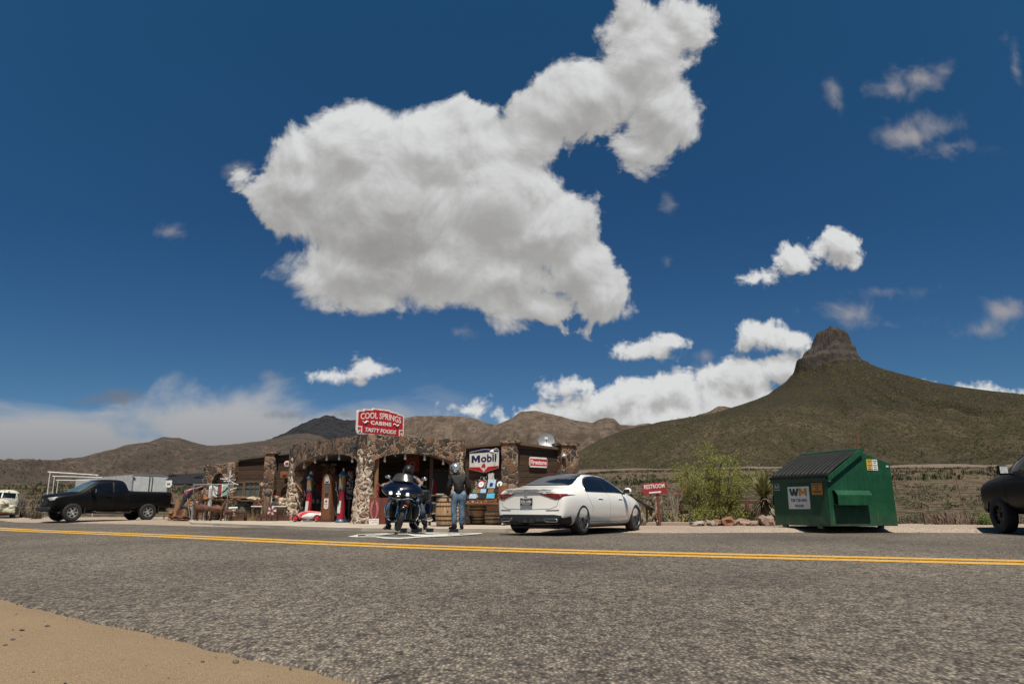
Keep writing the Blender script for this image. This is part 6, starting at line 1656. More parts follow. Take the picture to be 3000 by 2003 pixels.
pm('toy_red', (0.50, 0.025, 0.035), (0.42, 0.02, 0.03), rough=0.3, coat=0.5)
pm('toy_pink', (0.56, 0.17, 0.18), (0.50, 0.12, 0.14), scale=3, rough=0.35)
pm('sign_red', (0.30, 0.022, 0.020), (0.22, 0.018, 0.016), scale=5, rough=0.6)
pm('lamp_black', (0.012, 0.012, 0.013), rough=0.7)
def sticker_mat(name, dark, cols, scale):
    m, t, b = newmat(name); o = t.obj()
    c = t.voro(o, scale, 'F1', 'Color'); d = t.voro(o, scale, 'DISTANCE_TO_EDGE'); s = t.node('ShaderNodeSeparateColor'); t.l.new(c, s.inputs[0])
    n = len(cols); col = t.ramp(s.outputs[0], [(i / n, x) for i, x in enumerate(cols)], 'CONSTANT')
    f = t.m('MULTIPLY', t.smooth(d, 0.10, 0.14), t.smooth(s.outputs[1], 0.28, 0.30))
    inner = t.smooth(t.noise(o, scale * 3, 2), 0.55, 0.58)
    col = t.mix(inner, col, t.mix(0.8, col, dark))
    t.l.new(t.mix(f, dark, col), b.inputs['Base Color']); b.inputs['Roughness'].default_value = 0.6
sticker_mat('sticker_sheet', (0.012, 0.012, 0.013), [(0.55, 0.54, 0.5), (0.65, 0.64, 0.6), (0.4, 0.4, 0.38), (0.6, 0.58, 0.5), (0.25, 0.3, 0.28), (0.6, 0.55, 0.5)], 13.0)
sticker_mat('trinkets', (0.10, 0.06, 0.035), [(0.6, 0.5, 0.4), (0.65, 0.35, 0.2), (0.5, 0.5, 0.35), (0.25, 0.4, 0.3), (0.6, 0.58, 0.55), (0.4, 0.1, 0.08)], 16.0)
sticker_mat('plate_letters', (0.014, 0.013, 0.014), [(0.6, 0.6, 0.62), (0.5, 0.2, 0.28), (0.35, 0.5, 0.55), (0.62, 0.6, 0.58)], 11.0)
def T4(x, y, z): return Matrix.Translation((x, y, z))
def hose(pts, parent, r=0.022, mat='black_rubber'):
    return MB().tube(catmull([Vector(p) for p in pts], 7), r, 8).build('hose', mat, parent)

def visible_pump(px, Y, label, hosepts, z=0.02):
    p = PT(px, Y); t = thing('fuel_pump', label, 'fuel pump', (p.x, p.y, z), group='tall red visible fuel pumps'); t.scale = (0.66, 0.66, 0.92)
    MB().lathe([(0.31, 0), (0.31, 0.05), (0.25, 0.10), (0.235, 0.12)], 28).build('base', 'pump_blue', t)
    MB().lathe([(0.225, 0.12), (0.215, 0.5), (0.185, 1.0), (0.172, 1.27), (0.19, 1.285), (0.185, 1.31)], 28).build('column', 'pump_red', t)
    MB().lathe([(0.20, 1.31), (0.215, 1.325), (0.215, 1.39), (0.19, 1.40)], 28).build('collar', 'pump_blue', t)
    g = MB().lathe([(0.183, 1.40), (0.183, 1.90)], 28).build('glass_cylinder', 'amber_glass', t)
    for k in range(6):
        a = k * math.pi / 3 + 0.3; MB().tube([(0.195 * math.cos(a), 0.195 * math.sin(a), 1.39), (0.195 * math.cos(a), 0.195 * math.sin(a), 1.91)], 0.010, 6).build('rod', 'old_timber', g)
    MB().lathe([(0.235, 1.885), (0.24, 1.905), (0.20, 1.95), (0.125, 2.01), (0.10, 2.06), (0.02, 2.08)], 28).build('cap', 'pump_blue', t)
    b = MB().ball((0.03, 0, 2.13), (0.045, 0.045, 0.075), 12, 8); b.build('finial', 'bulb_glass', t)
    MB().box((-0.08, -0.222, 0.62), (0.20, 0.02, 0.50), Euler((R(-3), R(3), R(-20))).to_matrix()).build('notice', 'paper_white', t, smooth=0)
    hose(hosepts, t); h0 = hosepts[-1]
    MB().tube([h0, (h0[0] - 0.03, h0[1] - 0.03, h0[2] + 0.16), (h0[0] - 0.09, h0[1] - 0.05, h0[2] + 0.26)], [0.03, 0.02, 0.014], 8).build('nozzle', 'steel', t)
    return t
visible_pump(1000, 29.2, 'red fuel pump with blue cap right of the rusty clock-face pump', [(-0.05, -0.20, 1.36), (0.12, -0.26, 0.9), (0.20, -0.28, 0.4), (0.42, -0.30, 0.06), (0.60, -0.28, 0.18), (0.55, -0.2, 0.8), (0.2, -0.22, 1.0)][::-1][2:] + [(-0.12, -0.25, 0.75), (-0.17, -0.24, 1.05)])
visible_pump(905, 31.9, 'red fuel pump with blue cap beside the left stone column', [(0.05, -0.20, 1.32), (0.22, -0.24, 0.9), (0.05, -0.30, 0.45), (-0.35, -0.32, 0.30), (-0.62, -0.34, 0.52), (-0.55, -0.33, 0.85), (-0.28, -0.28, 0.98), (-0.2, -0.26, 1.1)])
# rusty clock-face pump
p = PT(966, 30.3)
t = thing('fuel_pump', 'square rusty fuel pump with clock face and arched top', 'fuel pump', (p.x, p.y, 0.02), R(-28), scale=0.95)
def clock_outline(w_, h_, r): return [(-w_, 0), (w_, 0), (w_, h_ - r)] + [(w_ * math.cos(a), h_ - r + r * math.sin(a)) for a in [math.pi * i / 14 for i in range(1, 14)]] + [(-w_, h_ - r)]
Mr = Matrix.Rotation(R(90), 4, 'X')
MB().prism(clock_outline(0.25, 1.95, 0.24), 0.44, T4(0, 0.22, 0) @ Mr).build('cabinet', 'pump_rust', t, smooth=0, bevel=0.025)
MB().box((0, 0, 0.06), (0.58, 0.54, 0.12)).build('plinth', 'dark_rust', t, smooth=0, bevel=0.01)
for s in (1, -1): MB().tube([(s * 0.235, -0.225, 0.12), (s * 0.235, -0.225, 1.68)], 0.022, 6).build('edge_moulding', 'rust', t)
c_ = MB().prism(clock_outline(0.13, 0.30, 0.13), 0.014, T4(0, -0.222, 1.55) @ Mr).build('clock_face', 'dull_white', t, smooth=0)
MB().prism([((0.118 if k % 2 else 0.098) * math.cos(math.pi * k / 12), (0.118 if k % 2 else 0.098) * math.sin(math.pi * k / 12)) for k in range(24)], 0.003, T4(0, -0.2365, 1.72) @ Mr).build('dial_ring', 'lamp_black', c_, smooth=0)
MB().lathe([(0.09, 0), (0.001, 0.0005)], 24, T4(0, -0.2405, 1.72) @ Mr).build('dial', 'dull_white', c_, smooth=0)
MB().box((0.02, -0.243, 1.75), (0.015, 0.006, 0.09), Euler((0, R(25), 0)).to_matrix()).build('hand', 'lamp_black', c_, smooth=0); MB().box((0, -0.238, 1.60), (0.19, 0.006, 0.05)).build('counter', 'lamp_black', c_, smooth=0)
MB().box((0, -0.225, 1.33), (0.20, 0.02, 0.36)).build('sight_glass', 'window_glass', t, smooth=0)
MB().box((0, -0.23, 1.09), (0.15, 0.03, 0.035)).build('handle', 'dark_rust', t, smooth=0)
sh = [(-0.115, 0.0), (0, -0.055), (0.115, 0.0), (0.115, 0.38), (-0.115, 0.38)]
sp = MB().prism(sh, 0.008, T4(0, -0.222, 0.56) @ Mr).build('shield_plate', 'white_enamel', t, smooth=0, bevel=0.004)
hm = horse(MB(), 0, 0.265, 0.15, 0.17, 0.009); hm.v = [T4(0, -0.2225, 0.56) @ Mr @ v for v in hm.v]; hm.build('winged_horse', 'red_enamel', sp, smooth=0)
text_mesh('lettering', 'Mobil', 0.07, T4(0, -0.2325, 0.56 + 0.145) @ Mr, 'navy_enamel', sp, 0.001, 0.001, width=0.16, height=0.05)
text_mesh('lettering', 'GAS', 0.07, T4(0, -0.2325, 0.56 + 0.055) @ Mr, 'red_enamel', sp, 0.001, 0.001, width=0.14, height=0.05)
hose([(0.26, 0.0, 1.72), (0.42, -0.05, 1.78), (0.47, -0.08, 1.2), (0.36, -0.1, 0.55), (0.52, -0.14, 0.25), (0.66, -0.1, 0.5)], t, 0.026)
MB().tube([(0.27, -0.02, 1.3), (0.33, -0.03, 1.36), (0.30, -0.03, 1.62)], 0.02, 6).build('nozzle', 'steel', t)

# generic little red and white racing toy
p = PT(902, 30.7)
toy = thing('toy_car', 'red and white ride-on toy racing car parked before the left column', 'toy car', (p.x + 0.02, p.y, 0.025), R(180))
tb = loft('body', [sec(-0.70, 0.12, 0.24, 0.2, 0.30, 0.22, [(0.18, 0.33), (0.1, 0.335)], 0.335), sec(-0.60, 0.09, 0.27, 0.2, 0.32, 0.25, [(0.20, 0.36), (0.12, 0.37)], 0.37), sec(-0.35, 0.08, 0.28, 0.2, 0.31, 0.26, [(0.19, 0.37), (0.12, 0.39)], 0.39), sec(-0.05, 0.08, 0.28, 0.2, 0.30, 0.26, [(0.19, 0.40), (0.12, 0.425)], 0.43),
                   sec(0.18, 0.08, 0.28, 0.19, 0.29, 0.26, [(0.19, 0.37), (0.12, 0.39)], 0.39), sec(0.32, 0.08, 0.28, 0.18, 0.27, 0.25, [(0.18, 0.30), (0.12, 0.315)], 0.315), sec(0.55, 0.07, 0.27, 0.15, 0.21, 0.24, [(0.16, 0.235), (0.1, 0.245)], 0.245), sec(0.74, 0.07, 0.22, 0.10, 0.13, 0.19, [(0.13, 0.14), (0.08, 0.145)], 0.145)], 'toy_pink', toy, rear=(0.05, 0), front=(0.12, 0.08), sub=2)
baked(tb); bv = bvh_of(tb)
for s in (1, -1):
    decal('side_panel', bv, [(0.20, 0.12), (-0.15, 0.10), (-0.62, 0.24), (-0.62, 0.32), (-0.10, 0.33), (0.15, 0.24)], side_p(s), 0.004, 'white_enamel', toy, 6, 12)
    decal('red_flash', bv, [(0.30, 0.24), (0.18, 0.22), (-0.1, 0.33), (-0.45, 0.345), (-0.2, 0.39), (0.08, 0.40)], side_p(s), 0.006, 'toy_red', toy, 5, 12)
    decal('sill', bv, [(0.25, 0.09), (-0.2, 0.085), (0.05, 0.13), (0.22, 0.16)], side_p(s), 0.006, 'toy_red', toy, 4, 8)
    for x in (-0.44, 0.42):
        Sx = Matrix.Translation((x, s * 0.27, 0.135)) @ Matrix.Rotation(R(-90 * s), 4, 'X')
        wv = MB().lathe([(0.085, -0.05), (0.12, -0.055), (0.135, -0.035), (0.135, 0.035), (0.12, 0.055), (0.085, 0.05)], 28, Sx).build('wheel', 'black_rubber', toy)
        MB().lathe([(0.001, 0.062), (0.03, 0.066), (0.045, 0.05), (0.07, 0.048), (0.085, 0.06), (0.09, 0.052)], 24, Sx).build('rim', 'toy_red', wv)
mb = MB().box((-0.70, 0, 0.44), (0.14, 0.52, 0.02)); mb.box((-0.68, 0.2, 0.39), (0.05, 0.02, 0.10)); mb.box((-0.68, -0.2, 0.39), (0.05, 0.02, 0.10)); mb.build('spoiler', 'toy_pink', toy, smooth=0)
decal('windscreen', bv, [(0.16, 0.31), (-0.16, 0.31), (-0.12, 0.40), (0.12, 0.40)], front_p(), 0.006, 'white_enamel', toy, 4, 6)

# ------------------------------------------------------------------ dumpster
c0 = PT(2430, 20.0); sd = Vector((0.945, 0.326, 0)); fdir = Vector((-0.326, 0.945, 0))
t = thing('dumpster', 'green front-load dumpster with black ribbed lid on the gravel', 'dumpster', (c0.x, c0.y, 0.04), math.atan2(sd.y, sd.x))
DW, DD = 2.22, 2.22     # along the front (local y), along the side (local x)
prof = [(0, 0.06), (DD, 0.06), (DD - 0.06, 1.70), (DD * 0.52, 2.03), (0.06, 1.34), (0, 1.30)]
MB().prism(prof, DW, Matrix.Rotation(R(90), 4, 'X') @ T4(0, 0, -DW)).build('body', 'dumpster_green', t, smooth=0, bevel=0.012)
# ribbed lid
sl = Vector((DD * 0.52 - 0.0, 0, 2.05 - 1.33)); 
rows_ = []; NR = 120
for i in range(9):
    k = i / 8; row = []
    for j in range(NR + 1):
        y = lerp(-0.05, DW + 0.04, j / NR); ph = (j / NR * 14) % 1
        rib = 0.035 if 0.25 < ph < 0.62 else 0.0
        x = lerp(-0.10, DD * 0.52 + 0.01, k); z = lerp(1.335, 2.075, k) + 0.05 * math.sin(math.pi * k) + rib * (1 if 0 < i < 8 else 0.4)
        row.append(Vector((x, y, z)))
    rows_.append(row)
lid = MB().grid(rows_).build('lid', 'lid_black', t, smooth=25); mm = lid.modifiers.new('t', 'SOLIDIFY'); mm.thickness = 0.03; mm.offset = -1
MB().tube([(DD * 0.52, -0.06, 2.06), (DD * 0.52, DW + 0.06, 2.06)], 0.045, 10).build('hinge_rod', 'dumpster_green', t)
MB().prism([(-0.02, 1.22), (0.02, 1.22), (DD * 0.54, 1.955), (DD * 0.54, 2.05), (DD * 0.50, 2.06), (-0.02, 1.34)], 0.07, Matrix.Rotation(R(90), 4, 'X') @ T4(0, 0, 0.004)).build('side_rail', 'dumpster_green', t, smooth=0)
MB().box((-0.03, DW / 2, 1.27), (0.07, DW + 0.02, 0.12)).build('front_rail', 'dark_green', t, smooth=0, bevel=0.01)
def pocket(y0, s, x0=0.12, x1=1.25):
    pr = [(0, 0.62), (s * -0.20, 0.60), (s * -0.20, 0.86), (s * -0.10, 0.98), (0, 0.98)]
    b = MB(); n = len(pr); vs = [(x0, y0 + a, z) for a, z in pr] + [(x1, y0 + a, z) for a, z in pr]
    b.add(vs, [(i, (i + 1) % n, n + (i + 1) % n, n + i) for i in range(n)]); q = b.build('fork_pocket', 'dumpster_green', t, smooth=0)
    q.modifiers.new('t', 'SOLIDIFY').thickness = 0.012
pocket(0.0, 1); pocket(DW, -1)
for y in (0.4, 1.8): MB().box((0.02, y, 0.03), (0.12, 0.12, 0.07)).build('foot', 'dark_green', t, smooth=0)
for y in (0.4, 1.8): MB().box((DD - 0.2, y, 0.03), (0.12, 0.12, 0.07)).build('foot', 'dark_green', t, smooth=0)
# labels: front face looks along local -x, its right edge is y=0
FM = lambda y, z, off=0.0: frame((-0.004 - off, y, z), (0, -1, 0), (0, 0, 1))
lw_ = MB().box((0, 0, 0), (0.86, 0.60, 0.008)); lw_.v = [FM(1.14, 0.80, 0.002) @ v for v in lw_.v]
lp = lw_.build('logo_panel', 'white_enamel', t, smooth=0)
BOLD_W = [(0, 1), (0.22, 1), (0.32, 0.40), (0.42, 1), (0.58, 1), (0.68, 0.40), (0.78, 1), (1, 1), (0.80, 0), (0.57, 0), (0.5, 0.42), (0.43, 0), (0.20, 0)]
for poly_, yc_, w_, m_ in ((BOLD_W, 1.315, 0.40, 'logo_green'), (BOLD_M, 0.955, 0.31, 'logo_gold')):
    q = bold_letter(poly_, -w_ / 2, -0.10, w_, 0.20); q.v = [FM(yc_, 0.95, 0.008) @ v for v in q.v]; q.build('lettering', m_, lp, smooth=0)
text_mesh('lettering', '928 718 4901', 0.1, FM(1.14, 0.73, 0.008), 'lamp_black', lp, 0.001, 0.0015, width=0.64, height=0.085)
text_mesh('lettering', 'wm.com', 0.1, FM(1.14, 0.58, 0.008), 'lamp_black', lp, 0.001, 0.001, width=0.36, height=0.07)
q = MB().box((0, 0, 0), (0.40, 0.30, 0.006)); q.v = [FM(0.40, 1.02, 0.002) @ v for v in q.v]; ol = q.build('warning_label', 'orange_label', t, smooth=0)
mb = MB()
for k, (w_, z) in enumerate(((0.34, 0.11), (0.16, 0.05), (0.10, 0.0), (0.34, -0.05), (0.30, -0.09))):
    s = MB().box((0, z, 0), (w_, 0.022, 0.003)); mb.add([FM(0.40, 1.02, 0.007) @ v for v in s.v], s.f)
mb.build('print_lines', 'red_brown', ol, smooth=0)
q = MB().box((0, 0, 0), (0.21, 0.17, 0.006)); q.v = [FM(2.03, 1.10, 0.002) @ v for v in q.v]; yd = q.build('size_label', 'dull_white', t, smooth=0)
q = MB().box((0, 0, 0), (0.18, 0.14, 0.006)); q.v = [FM(2.03, 1.10, 0.005) @ v for v in q.v]; q.build('backing', 'lamp_black', yd, smooth=0)
text_mesh('lettering', '8yd', 0.1, FM(2.03, 1.10, 0.010), 'dull_white', yd, 0.001, 0.002, width=0.15, height=0.10)
SM = lambda x, z, off=0.0: frame((x, -0.004 - off, z), (1, 0, 0), (0, 0, 1))
for x, mt_ in ((1.44, 'yellow_label'), (1.63, 'white_enamel')):
    q = MB().box((0, 0, 0), (0.175, 0.29, 0.006)); q.v = [SM(x, 1.66, 0.002) @ v for v in q.v]; sl_ = q.build('side_label', mt_, t, smooth=0)
    mb = MB()
    for k, (w_, z) in enumerate(((0.14, 0.11), (0.09, 0.06), (0.14, -0.01), (0.08, -0.06), (0.12, -0.11))):
        s = MB().box((0, z, 0), (w_, 0.018, 0.003)); mb.add([SM(x, 1.66, 0.007) @ v for v in s.v], s.f)
    mb.build('print_lines', 'red_brown', sl_, smooth=0)
for (x, z) in ((0.07, 1.22), (2.05, 1.63)):
    q = MB().box((0, 0, 0), (0.09, 0.045, 0.004)); q.v = [SM(x, z, 0.002) @ v for v in q.v]; q.build('reflector', 'dull_white', t, smooth=0)

# ------------------------------------------------------------------ rest room sign
p = PT(1925, 24.6)
t = thing('direction_sign', 'red wooden rest room sign with white arrow on a red post', 'sign', (p.x + 0.05, p.y, 0.0), R(8)); t.rotation_euler = (0, R(-2.5), R(8))
MB().box((0.03, 0.03, 0.5), (0.075, 0.05, 1.02)).build('post', 'red_brown', t, smooth=0)
bd = MB().box((-0.07, 0, 1.17), (0.80, 0.04, 0.36), Euler((0, R(-2), 0)).to_matrix()).build('board', 'sign_red', t, smooth=0, bevel=0.006)
FR = lambda x, z: T4(x, -0.022, z) @ Matrix.Rotation(R(90), 4, 'X') @ Matrix.Rotation(R(2), 4, 'Z')
text_mesh('lettering', 'RESTROOM', 0.16, FR(-0.07, 1.245), 'white_enamel', bd, 0.002, 0.002, width=0.68, height=0.135)
mb = MB(); mb.prism([(-0.20, -0.022), (0.15, -0.022), (0.15, -0.036), (0.215, 0.0), (0.15, 0.036), (0.15, 0.022), (-0.20, 0.022)], 0.004); mb.v = [FR(-0.06, 1.055) @ v for v in mb.v]; mb.build('arrow', 'white_enamel', bd, smooth=0)

# ------------------------------------------------------------------ barrels
def barrel(name, label, px, Y, h=0.9, r=0.31, mat='barrel_wood', z=0.02, cut_h=None, rz=0.0, xoff=0.0, group=None):
    p = PT(px, Y); t = thing(name, label, 'barrel', (p.x + xoff, p.y, z), rz, group)
    top = cut_h or h
    def rad(zz): k = (zz / h - 0.5) * 2; return r * (1 - 0.19 * k * k)
    zs = [i * top / 14 for i in range(15)]; n = 22; mb = MB(); rows_ = []
    for zz in zs:
        row = []
        for j in range(n * 3 + 1):
            a = 2 * math.pi * j / (n * 3); rr = rad(zz) - (0.008 if j % 3 == 0 else 0); row.append(Vector((rr * math.cos(a), rr * math.sin(a), zz)))
        rows_.append(row)
    mb.grid(rows_); mb.build('staves', mat, t, smooth=25)
    MB().lathe([(0.001, 0), (rad(top) - 0.015, 0)], 24, T4(0, 0, top - 0.03), cap=False).build('head', mat, t)
    for f in (0.04, 0.20, 0.34, 0.66, 0.80, 0.95):
        zz = f * h
        if zz > top - 0.03: continue
        MB().lathe([(rad(zz - 0.02) + 0.002, zz - 0.022), (rad(zz) + 0.006, zz), (rad(zz + 0.02) + 0.002, zz + 0.022)], 36, cap=False).build('hoop', 'hoop_iron', t)
    MB().ball((r * 0.3, -r * 0.95, min(h / 2, top * 0.5)), 0.025, 8, 6).build('bung', 'dark_timber', t)
    return t
barrel('barrel', 'pale oak barrel standing at the left of the standing person', 1305, 23.4, 0.90, 0.315)
barrel('barrel', 'oak barrel under the souvenir table', 1400, 25.75, 0.72, 0.31, rz=0.4, cut_h=0.64)
barrel('half_barrel', 'half oak barrel in front of the souvenir table beside the white car', 1446, 25.35, 0.86, 0.31, cut_h=0.40)
barrel('barrel', 'weathered grey barrel under the left end of the hide-covered table', 626, 34.2, 0.92, 0.34, 'grey_barrel')
barrel('barrel', 'weathered grey barrel under the middle of the hide-covered table', 718, 34.0, 0.92, 0.36, 'grey_barrel', rz=1.0)
barrel('barrel', 'pale barrel standing behind the black and red flag', 566, 36.0, 0.92, 0.33, 'barrel_wood')
# ================================================================== wares round the store
def leg_table(name, label, A, B, depth, z, mat, legm='old_timber', th=0.045, group=None):
    A = Vector(A); B = Vector(B); d = (B - A); L = d.length
    t = thing(name, label, 'table', (A.x, A.y, 0.02), math.atan2(d.y, d.x))
    MB().box((L / 2, depth / 2, z - th / 2), (L, depth, th)).build('table_top', mat, t, smooth=0, bevel=0.006)
    for x in (0.06, L - 0.06):
        for y in (0.06, depth - 0.06): MB().box((x, y, (z - th) / 2), (0.06, 0.06, z - th)).build('leg', legm, t, smooth=0)
    return t
def simple(name, label, cat, mb, mat, loc, rz=0.0, group=None, smooth=35, bevel=0.0, rot=None):
    o = mb.build(name, mat, smooth=smooth, bevel=bevel); o.location = loc; o.rotation_euler = rot or (0, 0, rz)
    return tag(o, label, cat, group)
def lump(n, sx, sy, sz, seed, amp=0.25, sub=3):
    bm = bmesh.new(); bmesh.ops.create_icosphere(bm, subdivisions=sub, radius=1.0)
    mb = MB()
    vs = []
    for v in bm.verts:
        p = v.co.normalized(); r = 1 + amp * mnoise.noise(p * n + Vector((seed, seed * 2, 0))) + amp * 0.5 * mnoise.noise(p * n * 2.3 + Vector((seed, 0, 3)))
        vs.append(Vector((p.x * sx * r, p.y * sy * r, p.z * sz * r)))
    mb.add(vs, [tuple(v.index for v in f.verts) for f in bm.faces]); bm.free()
    return mb
YB = 33.2
leg_table('display_table', 'long plank table covered with hides left of the fuel pumps', PT(588, 34.0), PT(748, 33.4), 0.9, 0.86, 'old_timber')
for k, (px, w_, m_, lb) in enumerate(((612, 0.42, 'orange_wood', 'small orange fur hide at the left end of the plank table'), (650, 0.55, 'hide', 'mottled brown hide in the middle of the plank table'), (698, 0.65, 'hide', 'big brown fur hide right of the middle of the plank table'), (733, 0.30, 'pale_hide', 'pale spotted hide at the right end of the plank table'))):
    p = PT(px, 33.8); simple('hide', lb, 'hide', lump(3, w_, 0.42, 0.10 + 0.02 * (k == 2), k * 3.3, 0.4), m_, (p.x, p.y + 0.2, 0.93))
leg_table('display_table', 'narrow white-topped table with wares beside the left column', PT(735, 33.0), PT(838, 32.8), 0.8, 0.615, 'white_enamel')
# cloth on a rail
p = PT(620, 33.6); t = thing('cloth_rack', 'metal rail hung with a mint, white and red striped cloth', 'rack', (p.x, p.y, 0.02))
MB().tube([(-0.9, 0, 1.52), (1.0, 0, 1.55)], 0.018, 8).build('rail', 'galvanised', t)
for x in (-0.05, 0.66, -0.85): MB().tube([(x, 0, 0), (x, 0, 1.53)], 0.018, 8).build('post', 'galvanised', t)
for (xa, xb, m_) in ((0.0, 0.20, 'paper_white'), (0.20, 0.30, 'grey_board'), (0.30, 0.38, 'red_cloth'), (0.38, 0.44, 'paper_white'), (0.44, 0.64, 'mint_cloth')):
    rows_ = [[Vector((lerp(xa, xb, i / 5), 0.03 * math.sin(9 * lerp(xa, xb, i / 5)) - 0.03 * k, 1.52 - 0.50 * k - 0.07 * k * math.sin(lerp(xa, xb, i / 5) * 6))) for i in range(6)] for k in [j / 8 for j in range(9)]]
    MB().grid(rows_).build('cloth_stripe', m_, t, smooth=60).modifiers.new('t', 'SOLIDIFY').thickness = 0.006
MB().tube([(0.0, -0.05, 1.45), (0.15, -0.06, 1.25), (0.35, -0.07, 1.18), (0.55, -0.06, 1.27), (0.64, -0.05, 1.42)], 0.016, 6).build('cord', 'black_rubber', t)
rows_ = [[Vector((-0.18 + 0.16 * i / 5, 0.04 * math.sin(i * 1.7), 1.50 - 1.3 * k)) for i in range(6)] for k in [j / 8 for j in range(9)]]
MB().grid(rows_).build('grey_drape', 'dull_white', t, smooth=60).modifiers.new('t', 'SOLIDIFY').thickness = 0.006
# flag on a leaning pole
p = PT(561, 33.6); t = thing('flag', 'dark flag with red and white stripe drooping from a leaning pole', 'flag', (p.x, p.y, 0.02))
MB().tube([(0, 0, 0), (-0.30, 0, 1.32)], 0.014, 6).build('pole', 'galvanised', t); MB().tube([(-0.36, 0, 1.28), (0.42, 0.1, 1.46)], 0.010, 6).build('crossbar', 'galvanised', t)
for (a, b, m_) in ((0.0, 0.07, 'paper_white'), (0.07, 0.24, 'red_cloth'), (0.24, 1.0, 'flag_navy')):
    rows_ = []
    for j in range(7):
        k = lerp(a, b, j / 6)
        rows_.append([Vector((lerp(-0.36, 0.42, i / 9) - 0.25 * k * (1 - i / 9), 0.04 * math.sin(i * 1.3 + k * 3), lerp(1.28, 1.46, i / 9) - k * (0.95 * (1 - i / 9) ** 2.2 + 0.16))) for i in range(10)])
    MB().grid(rows_).build('flag_band', m_, t, smooth=60).modifiers.new('t', 'SOLIDIFY').thickness = 0.005
# driftwood star sculpture
p = PT(667, 34.6); t = thing('stick_sculpture', 'spiky sculpture of teal and white sticks above the plank table', 'sculpture', (p.x, p.y, 0.02))
MB().tube([(0, 0, 0), (0, 0, 2.15)], 0.035, 6).build('post', 'dull_white', t); random.seed(5)
for k in range(15):
    z = 1.05 + 0.9 * random.random(); a = random.random() * 6.28; l = 0.25 + 0.25 * random.random(); up = random.uniform(-0.15, 0.22)
    MB().tube([(-l * math.cos(a) * 0.9, -0.1 + 0.15 * math.sin(a), z - up), (l * math.cos(a), -0.1 - 0.1 * math.sin(a), z + up)], 0.02, 5).build('stick', 'teal_paint' if k % 3 == 0 else 'dull_white', t)
# guitar
p = PT(818, 33.3); t = thing('guitar', 'oversized red and cream guitar leaning on the left stone column', 'guitar', (p.x, p.y, 0.62), 0); t.rotation_euler = (R(-8), R(-42), 0)
Mg = Matrix.Rotation(R(90), 4, 'X')
G = []
for i in range(36):
    a = 2 * math.pi * i / 36; r = 0.24 + 0.045 * math.cos(2 * a) ; G.append((r * math.cos(a) * (0.86 if math.sin(a) > 0 else 1.0), 0.30 + 1.12 * r * math.sin(a)))
MB().prism(G, 0.10, Mg).build('guitar_body', 'red_cloth', t, smooth=0, bevel=0.01)
MB().prism([(x * 0.72 - 0.04, (y - 0.3) * 0.86 + 0.3) for x, y in G], 0.012, T4(0, -0.10, 0) @ Mg).build('top_plate', 'pale_hide', t, smooth=0)
MB().lathe([(0.075, 0), (0.001, 0.004)], 20, T4(0, -0.118, 0.36) @ Mg).build('sound_hole', 'lamp_black', t); MB().box((0, -0.09, 0.86), (0.07, 0.05, 0.68)).build('neck', 'dark_timber', t, smooth=0); MB().box((0.0, -0.09, 1.26), (0.12, 0.05, 0.16)).build('headstock', 'pale_hide', t, smooth=0)
p = PT(801, 33.0); simple('bowl', 'shiny steel bowl on the white-topped table', 'bowl', MB().lathe([(0.05, 0), (0.15, 0.03), (0.20, 0.10), (0.19, 0.105), (0.14, 0.04), (0.03, 0.015)], 24), 'steel', (p.x, p.y, 0.95))
p = PT(800, 33.3); simple('crate', 'rusty scrap box holding the steel bowl', 'crate', MB().box((0, 0, 0.155), (0.7, 0.5, 0.31)), 'rust', (p.x + 0.35, p.y + 0.2, 0.637), bevel=0.02, smooth=0)
# carved stump
p = PT(781, 32.6); t = thing('carved_stump', 'tall grey carved wooden stump before the white-topped table', 'carving', (p.x, p.y, 0.02))
MB().add(*(lambda m: (m.v, m.f))(lump(2.5, 0.17, 0.15, 0.62, 4, 0.35))).build('trunk', 'old_timber', t, loc=(0, 0, 0.58), smooth=50); MB().add(*(lambda m: (m.v, m.f))(lump(2.5, 0.15, 0.14, 0.17, 9, 0.3))).build('carved_head', 'grey_barrel', t, loc=(0.03, -0.02, 1.16), smooth=50)
# rusty animals
def animal(px, Y, label, s=1.0, rz=0.0, mat='rust', legl=0.34):
    p = PT(px, Y); t = thing('animal_sculpture', label, 'sculpture', (p.x, p.y, 0.02), rz, 'rusty scrap animals', scale=s)
    MB().add(*(lambda m: (m.v, m.f))(lump(2.0, 0.32, 0.13, 0.16, px, 0.25))).build('trunk', mat, t, loc=(0, 0, legl + 0.14), smooth=50)
    for x in (-0.22, 0.22):
        for y in (-0.07, 0.07): MB().tube([(x, y, legl + 0.12), (x + 0.02, y, legl * 0.5), (x, y, 0)], [0.045, 0.025, 0.022], 7).build('leg', mat, t)
    MB().tube([(0.25, 0, legl + 0.2), (0.36, 0, legl + 0.42), (0.40, 0, legl + 0.5)], [0.08, 0.055, 0.05], 8).build('neck', mat, t); MB().tube([(0.38, 0, legl + 0.52), (0.52, 0, legl + 0.44)], [0.06, 0.035], 8).build('muzzle', mat, t)
    MB().tube([(-0.3, 0, legl + 0.2), (-0.40, 0, legl + 0.05)], [0.025, 0.012], 6).build('tail', mat, t)
animal(592, 32.6, 'dark rusty animal sculpture under the left end of the plank table', 1.05, R(170), 'dark_rust'); animal(634, 32.5, 'orange-brown rusty animal sculpture before the plank table', 1.0, R(5)); animal(672, 32.4, 'small dark rusty animal sculpture right of the orange-brown one', 0.72, R(150), 'dark_rust')
